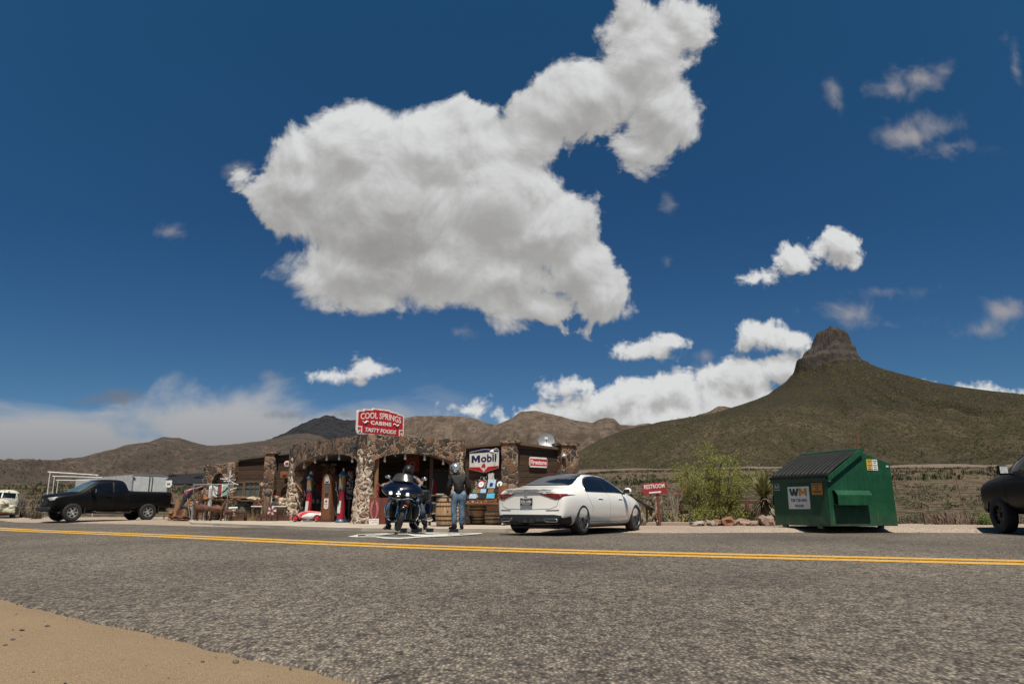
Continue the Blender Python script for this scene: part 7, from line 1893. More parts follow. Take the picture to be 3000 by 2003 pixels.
def house(px, label, mat):
    p = PT(px, 32.3); t = thing('tin_house', label, 'sculpture', (p.x, p.y, 0.02), R(4))
    MB().box((0, 0, 0.13), (0.40, 0.26, 0.26)).build('wall', mat, t, smooth=0)
    for x in (-0.12, 0.12): MB().box((x, -0.132, 0.17), (0.07, 0.01, 0.07)).build('window', 'lamp_black', t, smooth=0)
    MB().box((0, -0.132, 0.10), (0.07, 0.01, 0.19)).build('door', 'lamp_black', t, smooth=0)
house(770, 'small rusty tin house left of the other by the column', 'rust'); house(800, 'darker rusty tin house right of the other by the column', 'dark_rust')
p = PT(797, 32.5); t = thing('pinwheel', 'red and white pinwheel under the white-topped table', 'pinwheel', (p.x, p.y, 0.02)); MB().tube([(0, 0, 0), (0, 0, 0.42)], 0.01, 6).build('stake', 'galvanised', t)
for k in range(10):
    a = 2 * math.pi * k / 10; MB().prism([(0.02, -0.02), (0.20, -0.05), (0.20, 0.05), (0.02, 0.02)], 0.006, T4(0, -0.02, 0.42) @ Mg @ Matrix.Rotation(a, 4, 'Z')).build('blade', 'red_cloth' if k % 2 else 'paper_white', t, smooth=0)
random.seed(11)
spikes = MB()
for k, (px, z0, m_, lb) in enumerate(((700, 0.02, 'dark_rust', 'row of dark rusty spikes under the middle grey barrel'), (745, 0.02, 'hide', 'bundle of brown sticks at the right end of the plank table'), (826, 0.02, 'dark_rust', 'dark rusty fringe of scrap beside the column foot'))):
    p = PT(px, 32.6); mb = MB()
    x = -0.38
    pts = [(-0.40, 0)]
    while x < 0.38: pts += [(x, random.uniform(0.05, 0.12)), (x + 0.025, random.uniform(0.22, 0.46)), (x + 0.05, random.uniform(0.05, 0.12))]; x += 0.055
    mb.prism(pts + [(0.40, 0)], 0.05, Mg); simple('scrap_cutout', lb, 'scrap metal', mb, m_, (p.x, p.y, z0), smooth=0)
for k, (px, m_, lb) in enumerate(((760, 'rust', 'rusty scrap bundle on the white-topped table left of the carved stump'), (822, 'pale_hide', 'pale dripping driftwood piece on the white-topped table'))):
    p = PT(px, 33.0); simple('scrap_bundle', lb, 'scrap', lump(3.0, 0.30, 0.2, 0.16, k * 7 + 1, 0.6), m_, (p.x, p.y + 0.25, 0.75 + 0.05 * k))
p = PT(680, 32.9)
for k in range(5): simple('pale_log', ['lowest', 'second', 'third', 'fourth', 'topmost'][k] + ' pale log in the small stack between the barrels', 'log', MB().tube([(-0.17, 0, 0), (0.19, 0, 0.02)], 0.055, 9), 'pale_hide' if k % 2 else 'dull_white', (p.x + 0.05 * math.sin(k * 2), p.y, 0.078 + k * 0.112), R(6 * (-1) ** k), 'stacked pale logs')
p = PT(582, 33.4); t = thing('antler_tree', 'dark forked branch standing at the left end of the plank table', 'branch', (p.x, p.y, 0.02))
for a in ([(0, 0, 0), (0.02, 0, 0.5), (-0.03, 0, 0.95), (-0.10, 0, 1.35)], [(0, 0, 0.7), (0.12, 0, 1.05), (0.20, 0, 1.25)], [(-0.02, 0, 0.9), (-0.2, 0, 1.05), (-0.26, 0, 1.22)], [(0.1, 0, 1.0), (0.02, 0, 1.28)], [(0, 0, 0.5), (-0.18, 0, 0.75)]):
    MB().tube(a, [0.045 - 0.032 * i / (len(a) - 1) for i in range(len(a))], 6).build('limb', 'dark_rust', t)
# planks, tyre and easel left of the flag
for k, (px, h, w_, m_, lb) in enumerate(((512, 0.92, 0.10, 'timber', 'leftmost upright orange plank behind the black pickup tail'), (520, 0.94, 0.12, 'timber', 'wide upright orange plank beside the leftmost one'), (541, 0.80, 0.09, 'timber', 'upright orange plank leaning by the tyre'), (552, 0.92, 0.11, 'orange_wood', 'reddish upright plank right of the tyre'))):
    p = PT(px, 35.0); simple('plank', lb, 'plank', MB().box((0, 0, h / 2), (w_, 0.04, h)), m_, (p.x, p.y, 0.015), smooth=0, rot=(R(-6), R(2 * (-1) ** k), 0))
p = PT(527, 34.0); simple('board', 'brown tapering board standing among the orange planks', 'board', MB().prism([(-0.16, 0), (0.16, 0), (0.05, 0.55), (-0.05, 0.55)], 0.03, Mg), 'red_brown', (p.x, p.y, 0.02), smooth=0)
p = PT(540, 34.2); simple('tyre', 'black car tyre standing among the orange planks', 'tyre', MB().lathe([(0.19, -0.08), (0.28, -0.09), (0.31, -0.06), (0.31, 0.06), (0.28, 0.09), (0.19, 0.08), (0.18, 0), (0.19, -0.08)], 32, Matrix.Rotation(R(90), 4, 'X'), cap=False), 'black_rubber', (p.x, p.y, 0.33))
p = PT(502, 33.8); simple('stool', 'low orange wooden stool by the pickup tail', 'stool', MB().lathe([(0.05, 0), (0.13, 0.02), (0.07, 0.12), (0.07, 0.22), (0.13, 0.30), (0.10, 0.38), (0.02, 0.40)], 14), 'orange_wood', (p.x, p.y, 0.02))
p = PT(531, 33.6); simple('rock_pile', 'dark heap of scrap and stones at the foot of the planks', 'scrap heap', lump(3, 0.42, 0.2, 0.13, 31, 0.6), 'dark_rust', (p.x, p.y, 0.10))
t = leg_table('side_table', 'small grey metal table behind the flag', PT(560, 35.4), PT(585, 35.3), 0.5, 0.72, 'galvanised', 'galvanised')
for k in range(2):
    p = PT(563 + 8 * k, 35.5); simple('mug', ['left', 'right'][k] + ' white mug on the small grey table', 'mug', MB().lathe([(0.04, 0), (0.045, 0.1), (0.035, 0.1), (0.03, 0.02)], 12), 'white_enamel', (p.x, p.y + 0.1, 0.74), group='mugs on the grey table')
# plaques on the log walls
Ma, La = wallframe(PT(800, 36.75), A4)
def plaque(name, label, px, py, Y, w_, h_, mat, mat2, shape='round'):
    q = at(px, py, Y); t = thing(name, label, 'plaque', (q.x, q.y, q.z))
    if shape == 'round': MB().lathe([(w_ / 2, 0), (w_ / 2, 0.03), (w_ * 0.45, 0.035)], 24, Mg).build('disc', mat, t); MB().lathe([(w_ * 0.30, 0.034), (w_ * 0.18, 0.04)], 20, Mg).build('ring', mat2, t)
    else: MB().box((0, 0, 0), (w_, 0.04, h_)).build('board', mat, t, smooth=0, bevel=0.008); MB().ball((0, -0.03, 0), (w_ * 0.28, 0.03, h_ * 0.3), 14, 8).build('relief', mat2, t)
plaque('wall_plaque', 'round red and white plaque on the log wall left of the column', 841, 1358, 36.3, 0.28, 0.28, 'dull_white', 'red_cloth'); plaque('wall_plaque', 'orange square plaque on the log wall left of the column', 834, 1390, 36.3, 0.40, 0.30, 'orange_wood', 'red_brown', 'sq'); plaque('wall_plaque', 'red and white square plaque behind the left red fuel pump', 913, 1386, 35.6, 0.34, 0.34, 'sign_red', 'dull_white', 'sq')
q = at(923, 1414, 34.8); simple('lantern_globe', 'round glass globe behind the left red fuel pump', 'globe', MB().ball((0, 0, 0), 0.13, 18, 12), 'window_glass', (q.x, q.y, q.z))
simple('globe_stand', 'thin black stand holding the round glass globe', 'stand', MB().tube([(0, 0, 0), (0, 0, q.z - 0.14)], 0.015, 6), 'black_paint', (q.x, q.y, 0.02))
q = at(944, 1424, 34.9); simple('old_coat', 'dark red coat hanging behind the rusty square pump', 'coat', lump(2, 0.20, 0.10, 0.36, 3, 0.4), 'red_cloth', (q.x, q.y, q.z), smooth=60, rot=(0, R(-20), 0))
leg_table('display_table', 'dark low table behind the fuel pumps', PT(905, 34.6), PT(958, 34.6), 0.6, 0.72, 'dark_timber', 'dark_timber')
for k in range(3):
    p = PT(915 + 14 * k, 34.7); simple('jug', ['left', 'middle', 'right'][k] + ' white jug on the dark table behind the pumps', 'jug', MB().lathe([(0.05, 0), (0.075, 0.06), (0.05, 0.16), (0.06, 0.18)], 12), 'paper_white', (p.x, p.y + 0.1, 0.74), group='white jugs')
q = at(1025, 1420, 33.6); t = thing('letter_board', 'tall narrow black board of white letters right of the red pump', 'sign', (q.x, q.y, 0.02))
MB().box((0, 0, q.z - 0.02), (0.26, 0.05, 1.22)).build('board', 'plate_letters', t, smooth=0); MB().box((0, 0.03, (q.z - 0.62) / 2), (0.08, 0.05, q.z - 0.62)).build('post', 'old_timber', t, smooth=0)
# lizard on the left column
p = PT(876, 32.75); t = thing('lizard_sculpture', 'orange metal lizard climbing the left stone column', 'sculpture', (p.x, p.y, 1.35))
MB().tube([(-0.22, 0, 0.30), (-0.08, -0.05, 0.10), (0.05, -0.06, -0.05), (0.16, -0.06, -0.18), (0.2, -0.05, -0.32)], [0.015, 0.04, 0.055, 0.045, 0.02], 8).build('trunk', 'orange_wood', t)
for a in ((0, 0.02, 0.14, 0.02), (0.1, -0.12, 0.24, -0.02), (-0.02, 0.05, -0.12, -0.03), (0.1, -0.1, -0.02, -0.22)): MB().tube([(a[0], -0.05, a[1]), (a[2], -0.05, a[3])], [0.02, 0.012], 6).build('leg', 'orange_wood', t)
# chili boards by the middle column
p = PT(1082, 26.0); t = thing('painted_board', 'red-brown board with painted pink chillies beside the middle column', 'board', (p.x, p.y, 0.02), R(8)); t.rotation_euler = (R(-4), 0, R(8))
MB().box((0.17, 0, 0.44), (0.34, 0.025, 0.88)).build('board', 'red_brown', t, smooth=0)
for s in (-1, 1):
    MB().tube(catmull([Vector(q) for q in ((0.17 + s * 0.06, -0.03, 0.72), (0.17 + s * 0.10, -0.035, 0.5), (0.17 + s * 0.09, -0.035, 0.3), (0.17 + s * 0.02, -0.03, 0.12))], 5), [0.03 + 0.022 * math.sin(math.pi * min(1, 0.2 + i / 16)) * (1 - i / 17) for i in range(16)], 8).build('chilli', 'chili_pink', t)
    MB().tube([(0.17 + s * 0.06, -0.03, 0.70), (0.17 + s * 0.03, -0.03, 0.80)], [0.03, 0.01], 6).build('stalk', 'leaf_green', t)
p = PT(1112, 26.3); t = thing('painted_board', 'plain red-brown board standing right of the chilli board', 'board', (p.x, p.y, 0.02), R(-12)); MB().box((0.15, 0, 0.44), (0.36, 0.025, 0.88)).build('board', 'red_brown', t, smooth=0)
p = PT(1097, 25.7); t = thing('price_sign', 'small white scribbled sign leaning on the chilli board', 'sign', (p.x, p.y, 0.02), 0); t.rotation_euler = (R(-10), 0, R(5))
MB().box((0, 0, 0.095), (0.32, 0.015, 0.19)).build('board', 'paper_white', t, smooth=0)
mb = MB(); random.seed(3)
for rrow in range(2):
    for k in range(8): mb.tube([(-0.13 + k * 0.035, -0.010, 0.06 + rrow * 0.075 + random.uniform(-0.02, 0.02)), (-0.12 + k * 0.035, -0.010, 0.06 + rrow * 0.075 + random.uniform(-0.02, 0.03)), (-0.105 + k * 0.035, -0.010, 0.06 + rrow * 0.075 + random.uniform(-0.02, 0.02))], 0.005, 5)
mb.build('scribble', 'red_cloth', t)
q = at(1106, 1437, 26.5); t = thing('chilli_string', 'hanging string of red and white dried chillies by the timber post', 'chillies', (q.x, q.y, q.z)); MB().tube([(0, 0, 0.25), (0, 0, 0.75)], 0.006, 5).build('cord', 'timber', t)
for k in range(16):
    a = k * 2.4; z = 0.25 - k * 0.032; MB().tube([(0.03 * math.cos(a), 0.03 * math.sin(a), z), (0.07 * math.cos(a), 0.07 * math.sin(a), z - 0.10)], [0.02, 0.006], 6).build('chilli', 'red_cloth' if k % 3 else 'chili_pink', t)
# inside the right-hand arch
q = at(1208, 1360, 33.5); t = thing('arch_sign', 'dark red square sign with a ring inside the right arch', 'sign', (q.x, q.y, q.z)); MB().box((0, 0, 0), (0.62, 0.03, 0.62)).build('board', 'sign_red', t, smooth=0); MB().lathe([(0.12, 0.0), (0.12, 0.01), (0.10, 0.01), (0.10, 0.0)], 24, T4(0, -0.016, 0) @ Mg, cap=False).build('ring', 'dull_white', t)
q = at(1273, 1428, 31.5); simple('red_garment', 'red garment hanging in the dark doorway', 'garment', lump(2, 0.10, 0.05, 0.32, 8, 0.3), 'red_cloth', (q.x, q.y, q.z), smooth=60)
A_, B_ = PT(1243, 24.6), PT(1292, 24.4)
t = leg_table('timber_bench', 'rough orange timber bench left of the pale oak barrel', A_, B_, 0.35, 0.66, 'orange_wood', 'old_timber', th=0.16); t['category'] = 'bench'
p = PT(1296, 23.4); simple('table_slab', 'thin timber slab lying on the pale oak barrel', 'slab', MB().box((0, 0, 0.02), (0.72, 0.5, 0.04)), 'old_timber', (p.x, p.y, 0.921), smooth=0)
p = PT(1290, 23.3); simple('paper_stack', 'white papers on the slab over the pale oak barrel', 'papers', MB().box((0, 0, 0.012), (0.22, 0.16, 0.024)), 'paper_white', (p.x - 0.02, p.y, 0.962), R(12), smooth=0)
# souvenir table
A_, B_ = PT(1356, 25.2), PT(1480, 24.5)
st = leg_table('souvenir_table', 'crowded wooden souvenir table between the jacketed person and white car', A_, B_, 0.95, 0.70, 'orange_wood', 'dark_timber')
dv = (B_ - A_).normalized(); nv = Vector((-dv.y, dv.x, 0)); ang = math.atan2(dv.y, dv.x)
def on_table(x, y): q = A_ + dv * x + nv * y; return q
q = on_table(0.08, 0.06); simple('trinket_tray', 'shallow tray of small bright trinkets along the table front', 'tray', MB().box((0.5, 0.12, 0.03), (0.98, 0.24, 0.06)), 'trinkets', (q.x, q.y, 0.721), ang, smooth=0)
q = on_table(0.02, 0.30); simple('display_step', 'lower orange display step on the souvenir table', 'display step', MB().box((0.58, 0.08, 0.07), (1.1, 0.16, 0.14)), 'orange_wood', (q.x, q.y, 0.721), ang, smooth=0)
q = on_table(0.05, 0.295); simple('soap_box', 'tray of pale pebbles on the lower display step', 'tray', lump(6, 0.26, 0.09, 0.06, 3, 0.5), 'pale_hide', (q.x + 0.22, q.y + 0.05, 0.90), ang)
q = on_table(0.02, 0.50); simple('display_step', 'upper dark display step on the souvenir table', 'display step', MB().box((0.58, 0.1, 0.16), (1.1, 0.2, 0.32)), 'dark_timber', (q.x, q.y, 0.721), ang, smooth=0)
q = on_table(0.02, 0.72); simple('display_step', 'tall back display step on the souvenir table', 'display step', MB().box((0.58, 0.08, 0.24), (1.1, 0.16, 0.48)), 'dark_timber', (q.x, q.y, 0.721), ang, smooth=0)
def picture(x, y, z, w_, h_, mat, label, cat='picture', tilt=-20):
    q = on_table(x, y); t = thing('framed_print', label, cat, (q.x, q.y, z)); t.rotation_euler = (R(tilt), 0, ang)
    MB().box((0, 0, h_ / 2), (w_, 0.015, h_)).build('print', mat, t, smooth=0); return t
picture(0.20, 0.29, 0.865, 0.28, 0.16, 'sky_print', 'pale blue landscape print at the left of the lower step'); picture(0.53, 0.29, 0.865, 0.27, 0.16, 'lamp_black', 'dark night print in the middle of the lower step'); picture(0.86, 0.29, 0.865, 0.29, 0.17, 'aqua_print', 'bright aqua print at the right of the lower step')
for k, (x, m_, lb) in enumerate(((0.14, 'leaf_green', 'small green print on the upper step'), (0.28, 'timber', 'small tan print left on the upper step'), (0.47, 'sky_print', 'blue grey print in the middle of the upper step'), (0.76, 'timber', 'tan square print right on the upper step'), (0.98, 'lamp_black', 'small dark print at the right end of the upper step'))): picture(x, 0.50, 1.045, 0.13 if k in (0, 1) else 0.21, 0.14, m_, lb)
for x, lb in ((0.28, 'left round white clock face on the souvenir display'), (0.98, 'right round white clock face on the souvenir display')):
    t = picture(x, 0.70, 1.205, 0.21, 0.27, 'red_cloth' if x < 0.5 else 'flag_navy', lb, 'clock'); Mq = T4(0, -0.012, 0.13) @ Mg
    MB().lathe([(0.10, 0), (0.10, 0.012), (0.001, 0.013)], 24, Mq).build('clock_face', 'white_enamel', t); MB().tube([(-0.03, -0.028, 0.15), (0.0, -0.028, 0.12), (0.03, -0.028, 0.17)], 0.007, 5).build('hands', 'lamp_black', t)
t = picture(0.66, 0.70, 1.205, 0.30, 0.30, 'sky_print', 'pale blue souvenir shirt on the display', 'shirt'); MB().box((0, -0.012, 0.12), (0.12, 0.01, 0.12)).build('shirt_print', 'flag_navy', t, smooth=0)
# rustic chair at the end of the table
q = on_table(1.28, 0.40); t = thing('wooden_chair', 'orange rustic log chair on the right end of the souvenir table', 'chair', (q.x, q.y, 0.721), ang + R(25))
for x in (-0.14, 0.14):
    for y in (-0.13, 0.13): MB().tube([(x, y, 0), (x, y, 0.26 if y < 0 else 0.62)], 0.026, 7).build('leg', 'orange_wood', t)
MB().box((0, 0, 0.15), (0.36, 0.34, 0.05)).build('seat', 'orange_wood', t, smooth=0, bevel=0.01); MB().box((0, 0.13, 0.42), (0.30, 0.03, 0.26)).build('backrest', 'orange_wood', t, smooth=0)
for x in (-0.16, 0.16): MB().tube([(x, -0.17, 0.27), (x, 0.15, 0.28)], 0.028, 7).build('armrest', 'orange_wood', t)
# sticker boards and cow hide on the wall under the fuel sign
def wall_pt(px, py): 
    X = M0 + mdir * ((PT(px, 29.0) - M0).dot(mdir)); return X
for (pxa, pxb, za, zb, lb) in ((1370, 1399, 0.98, 1.62, 'left black board crowded with white stickers on the log wall'), (1400.5, 1435, 0.98, 1.72, 'right black board crowded with white stickers on the log wall')):
    a = wall_pt(pxa, 0); b = wall_pt(pxb, 0); L = (b - a).length
    t = thing('sticker_board', lb, 'board', (a.x + mn.x * 0.05, a.y + mn.y * 0.05, za), math.atan2(mdir.y, mdir.x)); MB().box((L / 2, 0, (zb - za) / 2), (L, 0.03, zb - za)).build('board', 'sticker_sheet', t, smooth=0); MB().box((L / 2, 0.001, zb - za + 0.012), (L, 0.04, 0.022)).build('frame', 'black_paint', t, smooth=0)
a = wall_pt(1444, 0); zc = 1.60
hd_ = [(0, 0.30), (0.06, 0.36), (0.16, 0.33), (0.26, 0.36), (0.33, 0.30), (0.31, 0.18), (0.34, 0.05), (0.27, 0.0), (0.17, 0.05), (0.08, 0.0), (0.0, 0.05), (0.03, 0.18)]
simple('cow_hide', 'small white hide with black spots on the wall under the fuel sign', 'hide', MB().prism(hd_, 0.015, Mg), 'cowhide', (a.x + mn.x * 0.06, a.y + mn.y * 0.06, 1.50), math.atan2(mdir.y, mdir.x), smooth=0)
p = PT(1368, 25.4); simple('iron_pot', 'black iron pot on the ground under the souvenir table', 'pot', MB().lathe([(0.10, 0), (0.17, 0.06), (0.18, 0.2), (0.15, 0.27), (0.165, 0.29)], 18), 'black_paint', (p.x, p.y, 0.02))
p = PT(1486, 25.4); simple('flower_pot', 'pinkish stone block at the corner behind the white car', 'block', MB().box((0, 0, 0.13), (0.22, 0.2, 0.26)), 'pale_stone', (p.x, p.y, 0.02), bevel=0.02, smooth=0)
# ================================================================== desert plants, rocks, fence
pm('creosote_leaf', (0.155, 0.165, 0.022), (0.22, 0.22, 0.04), scale=2.5, rough=0.75)
pm('twig', (0.20, 0.165, 0.12), (0.12, 0.095, 0.07), scale=8, rough=0.9)
pm('dark_twig', (0.06, 0.048, 0.036), (0.09, 0.07, 0.05), scale=8, rough=0.9)
pm('scrub_olive', (0.050, 0.048, 0.022), (0.078, 0.072, 0.034), scale=0.3, rough=0.95)
pm('scrub_green', (0.036, 0.042, 0.016), (0.058, 0.060, 0.024), scale=0.3, rough=0.95)
pm('scrub_dry', (0.16, 0.125, 0.075), (0.11, 0.085, 0.055), scale=0.3, rough=0.95)
pm('yucca_leaf', (0.13, 0.145, 0.05), (0.24, 0.21, 0.08), scale=3, rough=0.6)
pm('yucca_dead', (0.14, 0.10, 0.06), (0.075, 0.055, 0.035), scale=4, rough=0.9)
pm('cactus_pad', (0.13, 0.155, 0.085), (0.20, 0.19, 0.12), scale=7, rough=0.7)
pm('cactus_pink', (0.26, 0.18, 0.13), (0.19, 0.15, 0.10), scale=7, rough=0.7)
pm('cholla', (0.32, 0.27, 0.12), (0.20, 0.18, 0.08), scale=9, rough=0.9)
pm('ocotillo_stem', (0.30, 0.26, 0.21), (0.20, 0.165, 0.125), scale=6, rough=0.9)
pm('ocotillo_red', (0.20, 0.085, 0.05), (0.14, 0.06, 0.035), scale=6, rough=0.9)
pm('agave_dry', (0.24, 0.155, 0.115), (0.13, 0.11, 0.075), scale=5, rough=0.8)
pm('bush_green', (0.085, 0.125, 0.022), (0.12, 0.16, 0.035), scale=4, rough=0.8)
pm('rock_grey', (0.20, 0.17, 0.145), (0.30, 0.255, 0.21), scale=5, rough=0.9, bump=0.5, bscale=14, bdist=0.03)
pm('rock_orange', (0.27, 0.125, 0.07), (0.17, 0.085, 0.055), scale=5, rough=0.9, bump=0.5, bscale=14, bdist=0.03)
pm('rock_pink', (0.30, 0.215, 0.165), (0.21, 0.14, 0.105), scale=5, rough=0.9, bump=0.5, bscale=14, bdist=0.03)
pm('rail_wood', (0.14, 0.06, 0.03), (0.075, 0.038, 0.022), scale=4, rough=0.85, stretch=(1, 6, 6))
pm('kerb_red', (0.36, 0.20, 0.16), (0.30, 0.235, 0.19), scale=3, rough=0.9)
def leaf_quads(mb, c, r, n, size, rng, squash=1.0):
    for _ in range(n):
        d = Vector((rng.gauss(0, 1), rng.gauss(0, 1), rng.gauss(0, 1))).normalized() * r * rng.random() ** 0.4
        p = c + Vector((d.x, d.y, d.z * squash)); a = Vector((rng.gauss(0, 1), rng.gauss(0, 1), rng.gauss(0, 1))).normalized(); b = a.orthogonal().normalized()
        b = Matrix.Rotation(rng.random() * 6.28, 3, a) @ b; s = size * rng.uniform(0.6, 1.3)
        mb.add([p - a * s, p + b * s * 0.45, p + a * s, p - b * s * 0.45], [(0, 1, 2, 3)])
def bush(name, label, cat, px, Y, w_, h_, leafm, twigm, n_stem, n_leaf, leaf, seed, z=0.0, spread=1.0, group=None, low=0.12):
    rng = random.Random(seed); p = PT(px, Y); t = thing(name, label, cat, (p.x, p.y, z), group=group)
    st = MB(); lf = MB(); tips = []
    for i in range(n_stem):
        a = rng.random() * 6.28; tilt = rng.random() ** 0.7 * spread; L = h_ * rng.uniform(0.55, 1.0) * (1 - 0.25 * tilt); pts = [Vector((0.06 * math.cos(a), 0.06 * math.sin(a), 0))]
        for k in range(1, 6):
            f = k / 5; pts.append(Vector((math.cos(a) * w_ * 0.5 * tilt * f ** 0.85 + rng.gauss(0, 0.03), math.sin(a) * w_ * 0.5 * tilt * f ** 0.85 + rng.gauss(0, 0.03), L * f ** 1.1)))
        st.tube(pts, [0.020 * (1 - 0.8 * k / 5) for k in range(6)], 5)
        for k in range(2, 6):
            for _ in range(2):
                q = pts[k] + Vector((rng.gauss(0, 0.10), rng.gauss(0, 0.10), rng.gauss(0, 0.08))) * (w_ / 2.4)
                st.tube([pts[k - 1].lerp(pts[k], 0.4), q], [0.008, 0.004], 4); tips.append((q, 1.0))
    per = max(1, n_leaf // max(1, len(tips)))
    for q, k in tips: leaf_quads(lf, q, 0.16 * w_ / 2.4 * rng.uniform(0.6, 1.4), int(per * rng.uniform(0.4, 1.7)), leaf, rng)
    st.build('stem', twigm, t); lf.build('foliage', leafm, t, smooth=0, recalc=False)
    return t
bush('creosote_bush', 'big wispy olive green desert bush behind the row of rocks', 'bush', 2098, 26.8, 3.0, 2.85, 'creosote_leaf', 'twig', 54, 34000, 0.023, 3)
bush('creosote_bush', 'lower olive bush in front of the big wispy desert bush', 'bush', 2062, 25.9, 1.5, 0.75, 'creosote_leaf', 'dark_twig', 22, 2600, 0.026, 8)
bush('creosote_bush', 'low dark olive bush between the big bush and the yucca', 'bush', 2160, 25.8, 1.3, 0.62, 'creosote_leaf', 'dark_twig', 22, 2300, 0.026, 12)
bush('green_bush', 'bright green low bush by the dark truck wheel', 'bush', 2872, 24.2, 0.9, 0.42, 'bush_green', 'twig', 24, 3000, 0.022, 15, z=-0.02)
bush('dry_bush', 'grey brown twiggy bush beside the old truck', 'bush', 92, 43.0, 1.6, 1.0, 'scrub_dry', 'dark_twig', 34, 900, 0.04, 19, z=-0.1); bush('dry_bush', 'brown twiggy bush in front of the black pickup nose', 'bush', 112, 39.0, 1.2, 0.6, 'scrub_dry', 'dark_twig', 30, 700, 0.04, 22, z=-0.1)
# yucca
def yucca(px, Y, label, s=1.0, seed=1):
    rng = random.Random(seed); p = PT(px, Y); t = thing('yucca', label, 'yucca', (p.x, p.y, 0))
    MB().tube([(0, 0, 0), (0.02, 0, 0.35 * s), (0, 0, 0.72 * s)], [0.10 * s, 0.11 * s, 0.08 * s], 9).build('trunk', 'yucca_dead', t)
    def blades(n, el0, el1, L, zc, m_, nm):
        mb = MB()
        for i in range(n):
            a = rng.random() * 6.28; el = lerp(el0, el1, rng.random()); d = Vector((math.cos(a) * math.cos(el), math.sin(a) * math.cos(el), math.sin(el))); sidev = Vector((-math.sin(a), math.cos(a), 0))
            l = L * rng.uniform(0.75, 1.1) * s; b = Vector((0, 0, zc * s)) + d * 0.05; w0 = 0.024 * s; up = d.cross(sidev)
            m1 = b + d * l * 0.5 + Vector((0, 0, -0.02 * l)); e = b + d * l + Vector((0, 0, -0.08 * l))
            mb.add([b - sidev * w0, b + sidev * w0, m1 + sidev * w0 * 0.8 + up * 0.006, m1 - sidev * w0 * 0.8 + up * 0.006, e], [(0, 1, 2, 3), (3, 2, 4)])
        mb.build(nm, m_, t, smooth=0, recalc=False)
    blades(150, R(5), R(85), 0.62, 0.72, 'yucca_leaf', 'leaf_crown'); blades(110, R(-75), R(2), 0.5, 0.66, 'yucca_dead', 'dead_skirt')
yucca(2240, 25.4, 'spiky yucca with a dead leaf skirt left of the dumpster', 1.32, 4)
# ocotillos
def ocotillo(px, Y, label, h_, n, m_, tipm, seed, lean=0.35, z=0.0):
    rng = random.Random(seed); p = PT(px, Y); t = thing('ocotillo', label, 'ocotillo', (p.x, p.y, z)); st = MB(); tp = MB()
    for i in range(n):
        a = rng.random() * 6.28; k = rng.random() * lean; L = h_ * rng.uniform(0.55, 1.0); pts = [Vector((math.cos(a) * L * k * f ** 1.3, math.sin(a) * L * k * f ** 1.3, L * f)) + Vector((rng.gauss(0, 0.012), rng.gauss(0, 0.012), 0)) for f in (0, 0.25, 0.5, 0.75, 1.0)]
        st.tube(pts, [0.018, 0.016, 0.013, 0.010, 0.007], 5); tp.tube([pts[-1], pts[-1] + (pts[-1] - pts[-2]) * 0.35], [0.022, 0.006], 5)
    st.build('stem', m_, t); tp.build('flower_tip', tipm, t)
ocotillo(1976, 25.8, 'pale grey ocotillo with red tips right of the rest room sign', 1.42, 12, 'ocotillo_stem', 'red_cloth', 6, 0.30); ocotillo(2530, 33.0, 'tall reddish ocotillo rising behind the dumpster', 3.9, 16, 'ocotillo_red', 'ocotillo_red', 9, 0.20, z=-0.1)
# prickly pears and cholla
def prickly(px, Y, label, n, s, m_, seed, z=0.0):
    rng = random.Random(seed); p = PT(px, Y); t = thing('prickly_pear', label, 'cactus', (p.x, p.y, z))
    base = []
    for i in range(n):
        if i < max(3, n // 3): c_ = Vector((rng.uniform(-0.42, 0.42) * s, rng.uniform(-0.2, 0.2) * s, 0.13 * s))
        else: q = rng.choice(base); c_ = q + Vector((rng.uniform(-0.12, 0.12), rng.uniform(-0.05, 0.05), 0.20 * rng.uniform(0.6, 1))) * s
        base.append(c_); Mq = Matrix.Rotation(rng.random() * 3.14, 3, 'Z') @ Matrix.Rotation(rng.uniform(-0.4, 0.4), 3, 'X')
        MB().ball(c_, (0.12 * s, 0.03 * s, 0.15 * s), 12, 8, Mq).build('pad', m_, t)
prickly(1893, 25.4, 'pinkish prickly pear clump behind the front wheel of the white car', 22, 1.0, 'cactus_pink', 3); prickly(1955, 25.2, 'greyish low prickly pear right of the rest room sign post', 10, 0.75, 'cactus_pad', 7); prickly(2254, 24.0, 'pale green prickly pear at the left foot of the dumpster', 14, 0.72, 'cactus_pad', 10)
def chollac(px, Y, label, w_, h_, seed):
    rng = random.Random(seed); p = PT(px, Y); t = thing('cholla', label, 'cactus', (p.x, p.y, 0)); mb = MB(); sp = MB()
    for i in range(34):
        a = rng.random() * 6.28; r = rng.random() ** 0.6; b = Vector((math.cos(a) * r * w_ * 0.42, math.sin(a) * r * 0.25, 0)); e = b + Vector((math.cos(a) * 0.12, 0, h_ * (1 - 0.5 * r) * rng.uniform(0.6, 1)))
        mb.tube([b, b.lerp(e, 0.5) + Vector((rng.gauss(0, 0.03), 0, 0)), e], [0.022, 0.03, 0.024], 6); leaf_quads(sp, e, 0.07, 26, 0.028, rng); leaf_quads(sp, b.lerp(e, 0.6), 0.06, 16, 0.028, rng)
    mb.build('stem', 'cholla', t); sp.build('spines', 'cholla', t, smooth=0, recalc=False)
chollac(1915, 26.6, 'yellowish fuzzy cholla patch behind the prickly pear', 1.3, 0.62, 2); chollac(1975, 26.3, 'yellowish cholla clump behind the ocotillo foot', 0.9, 0.50, 5)
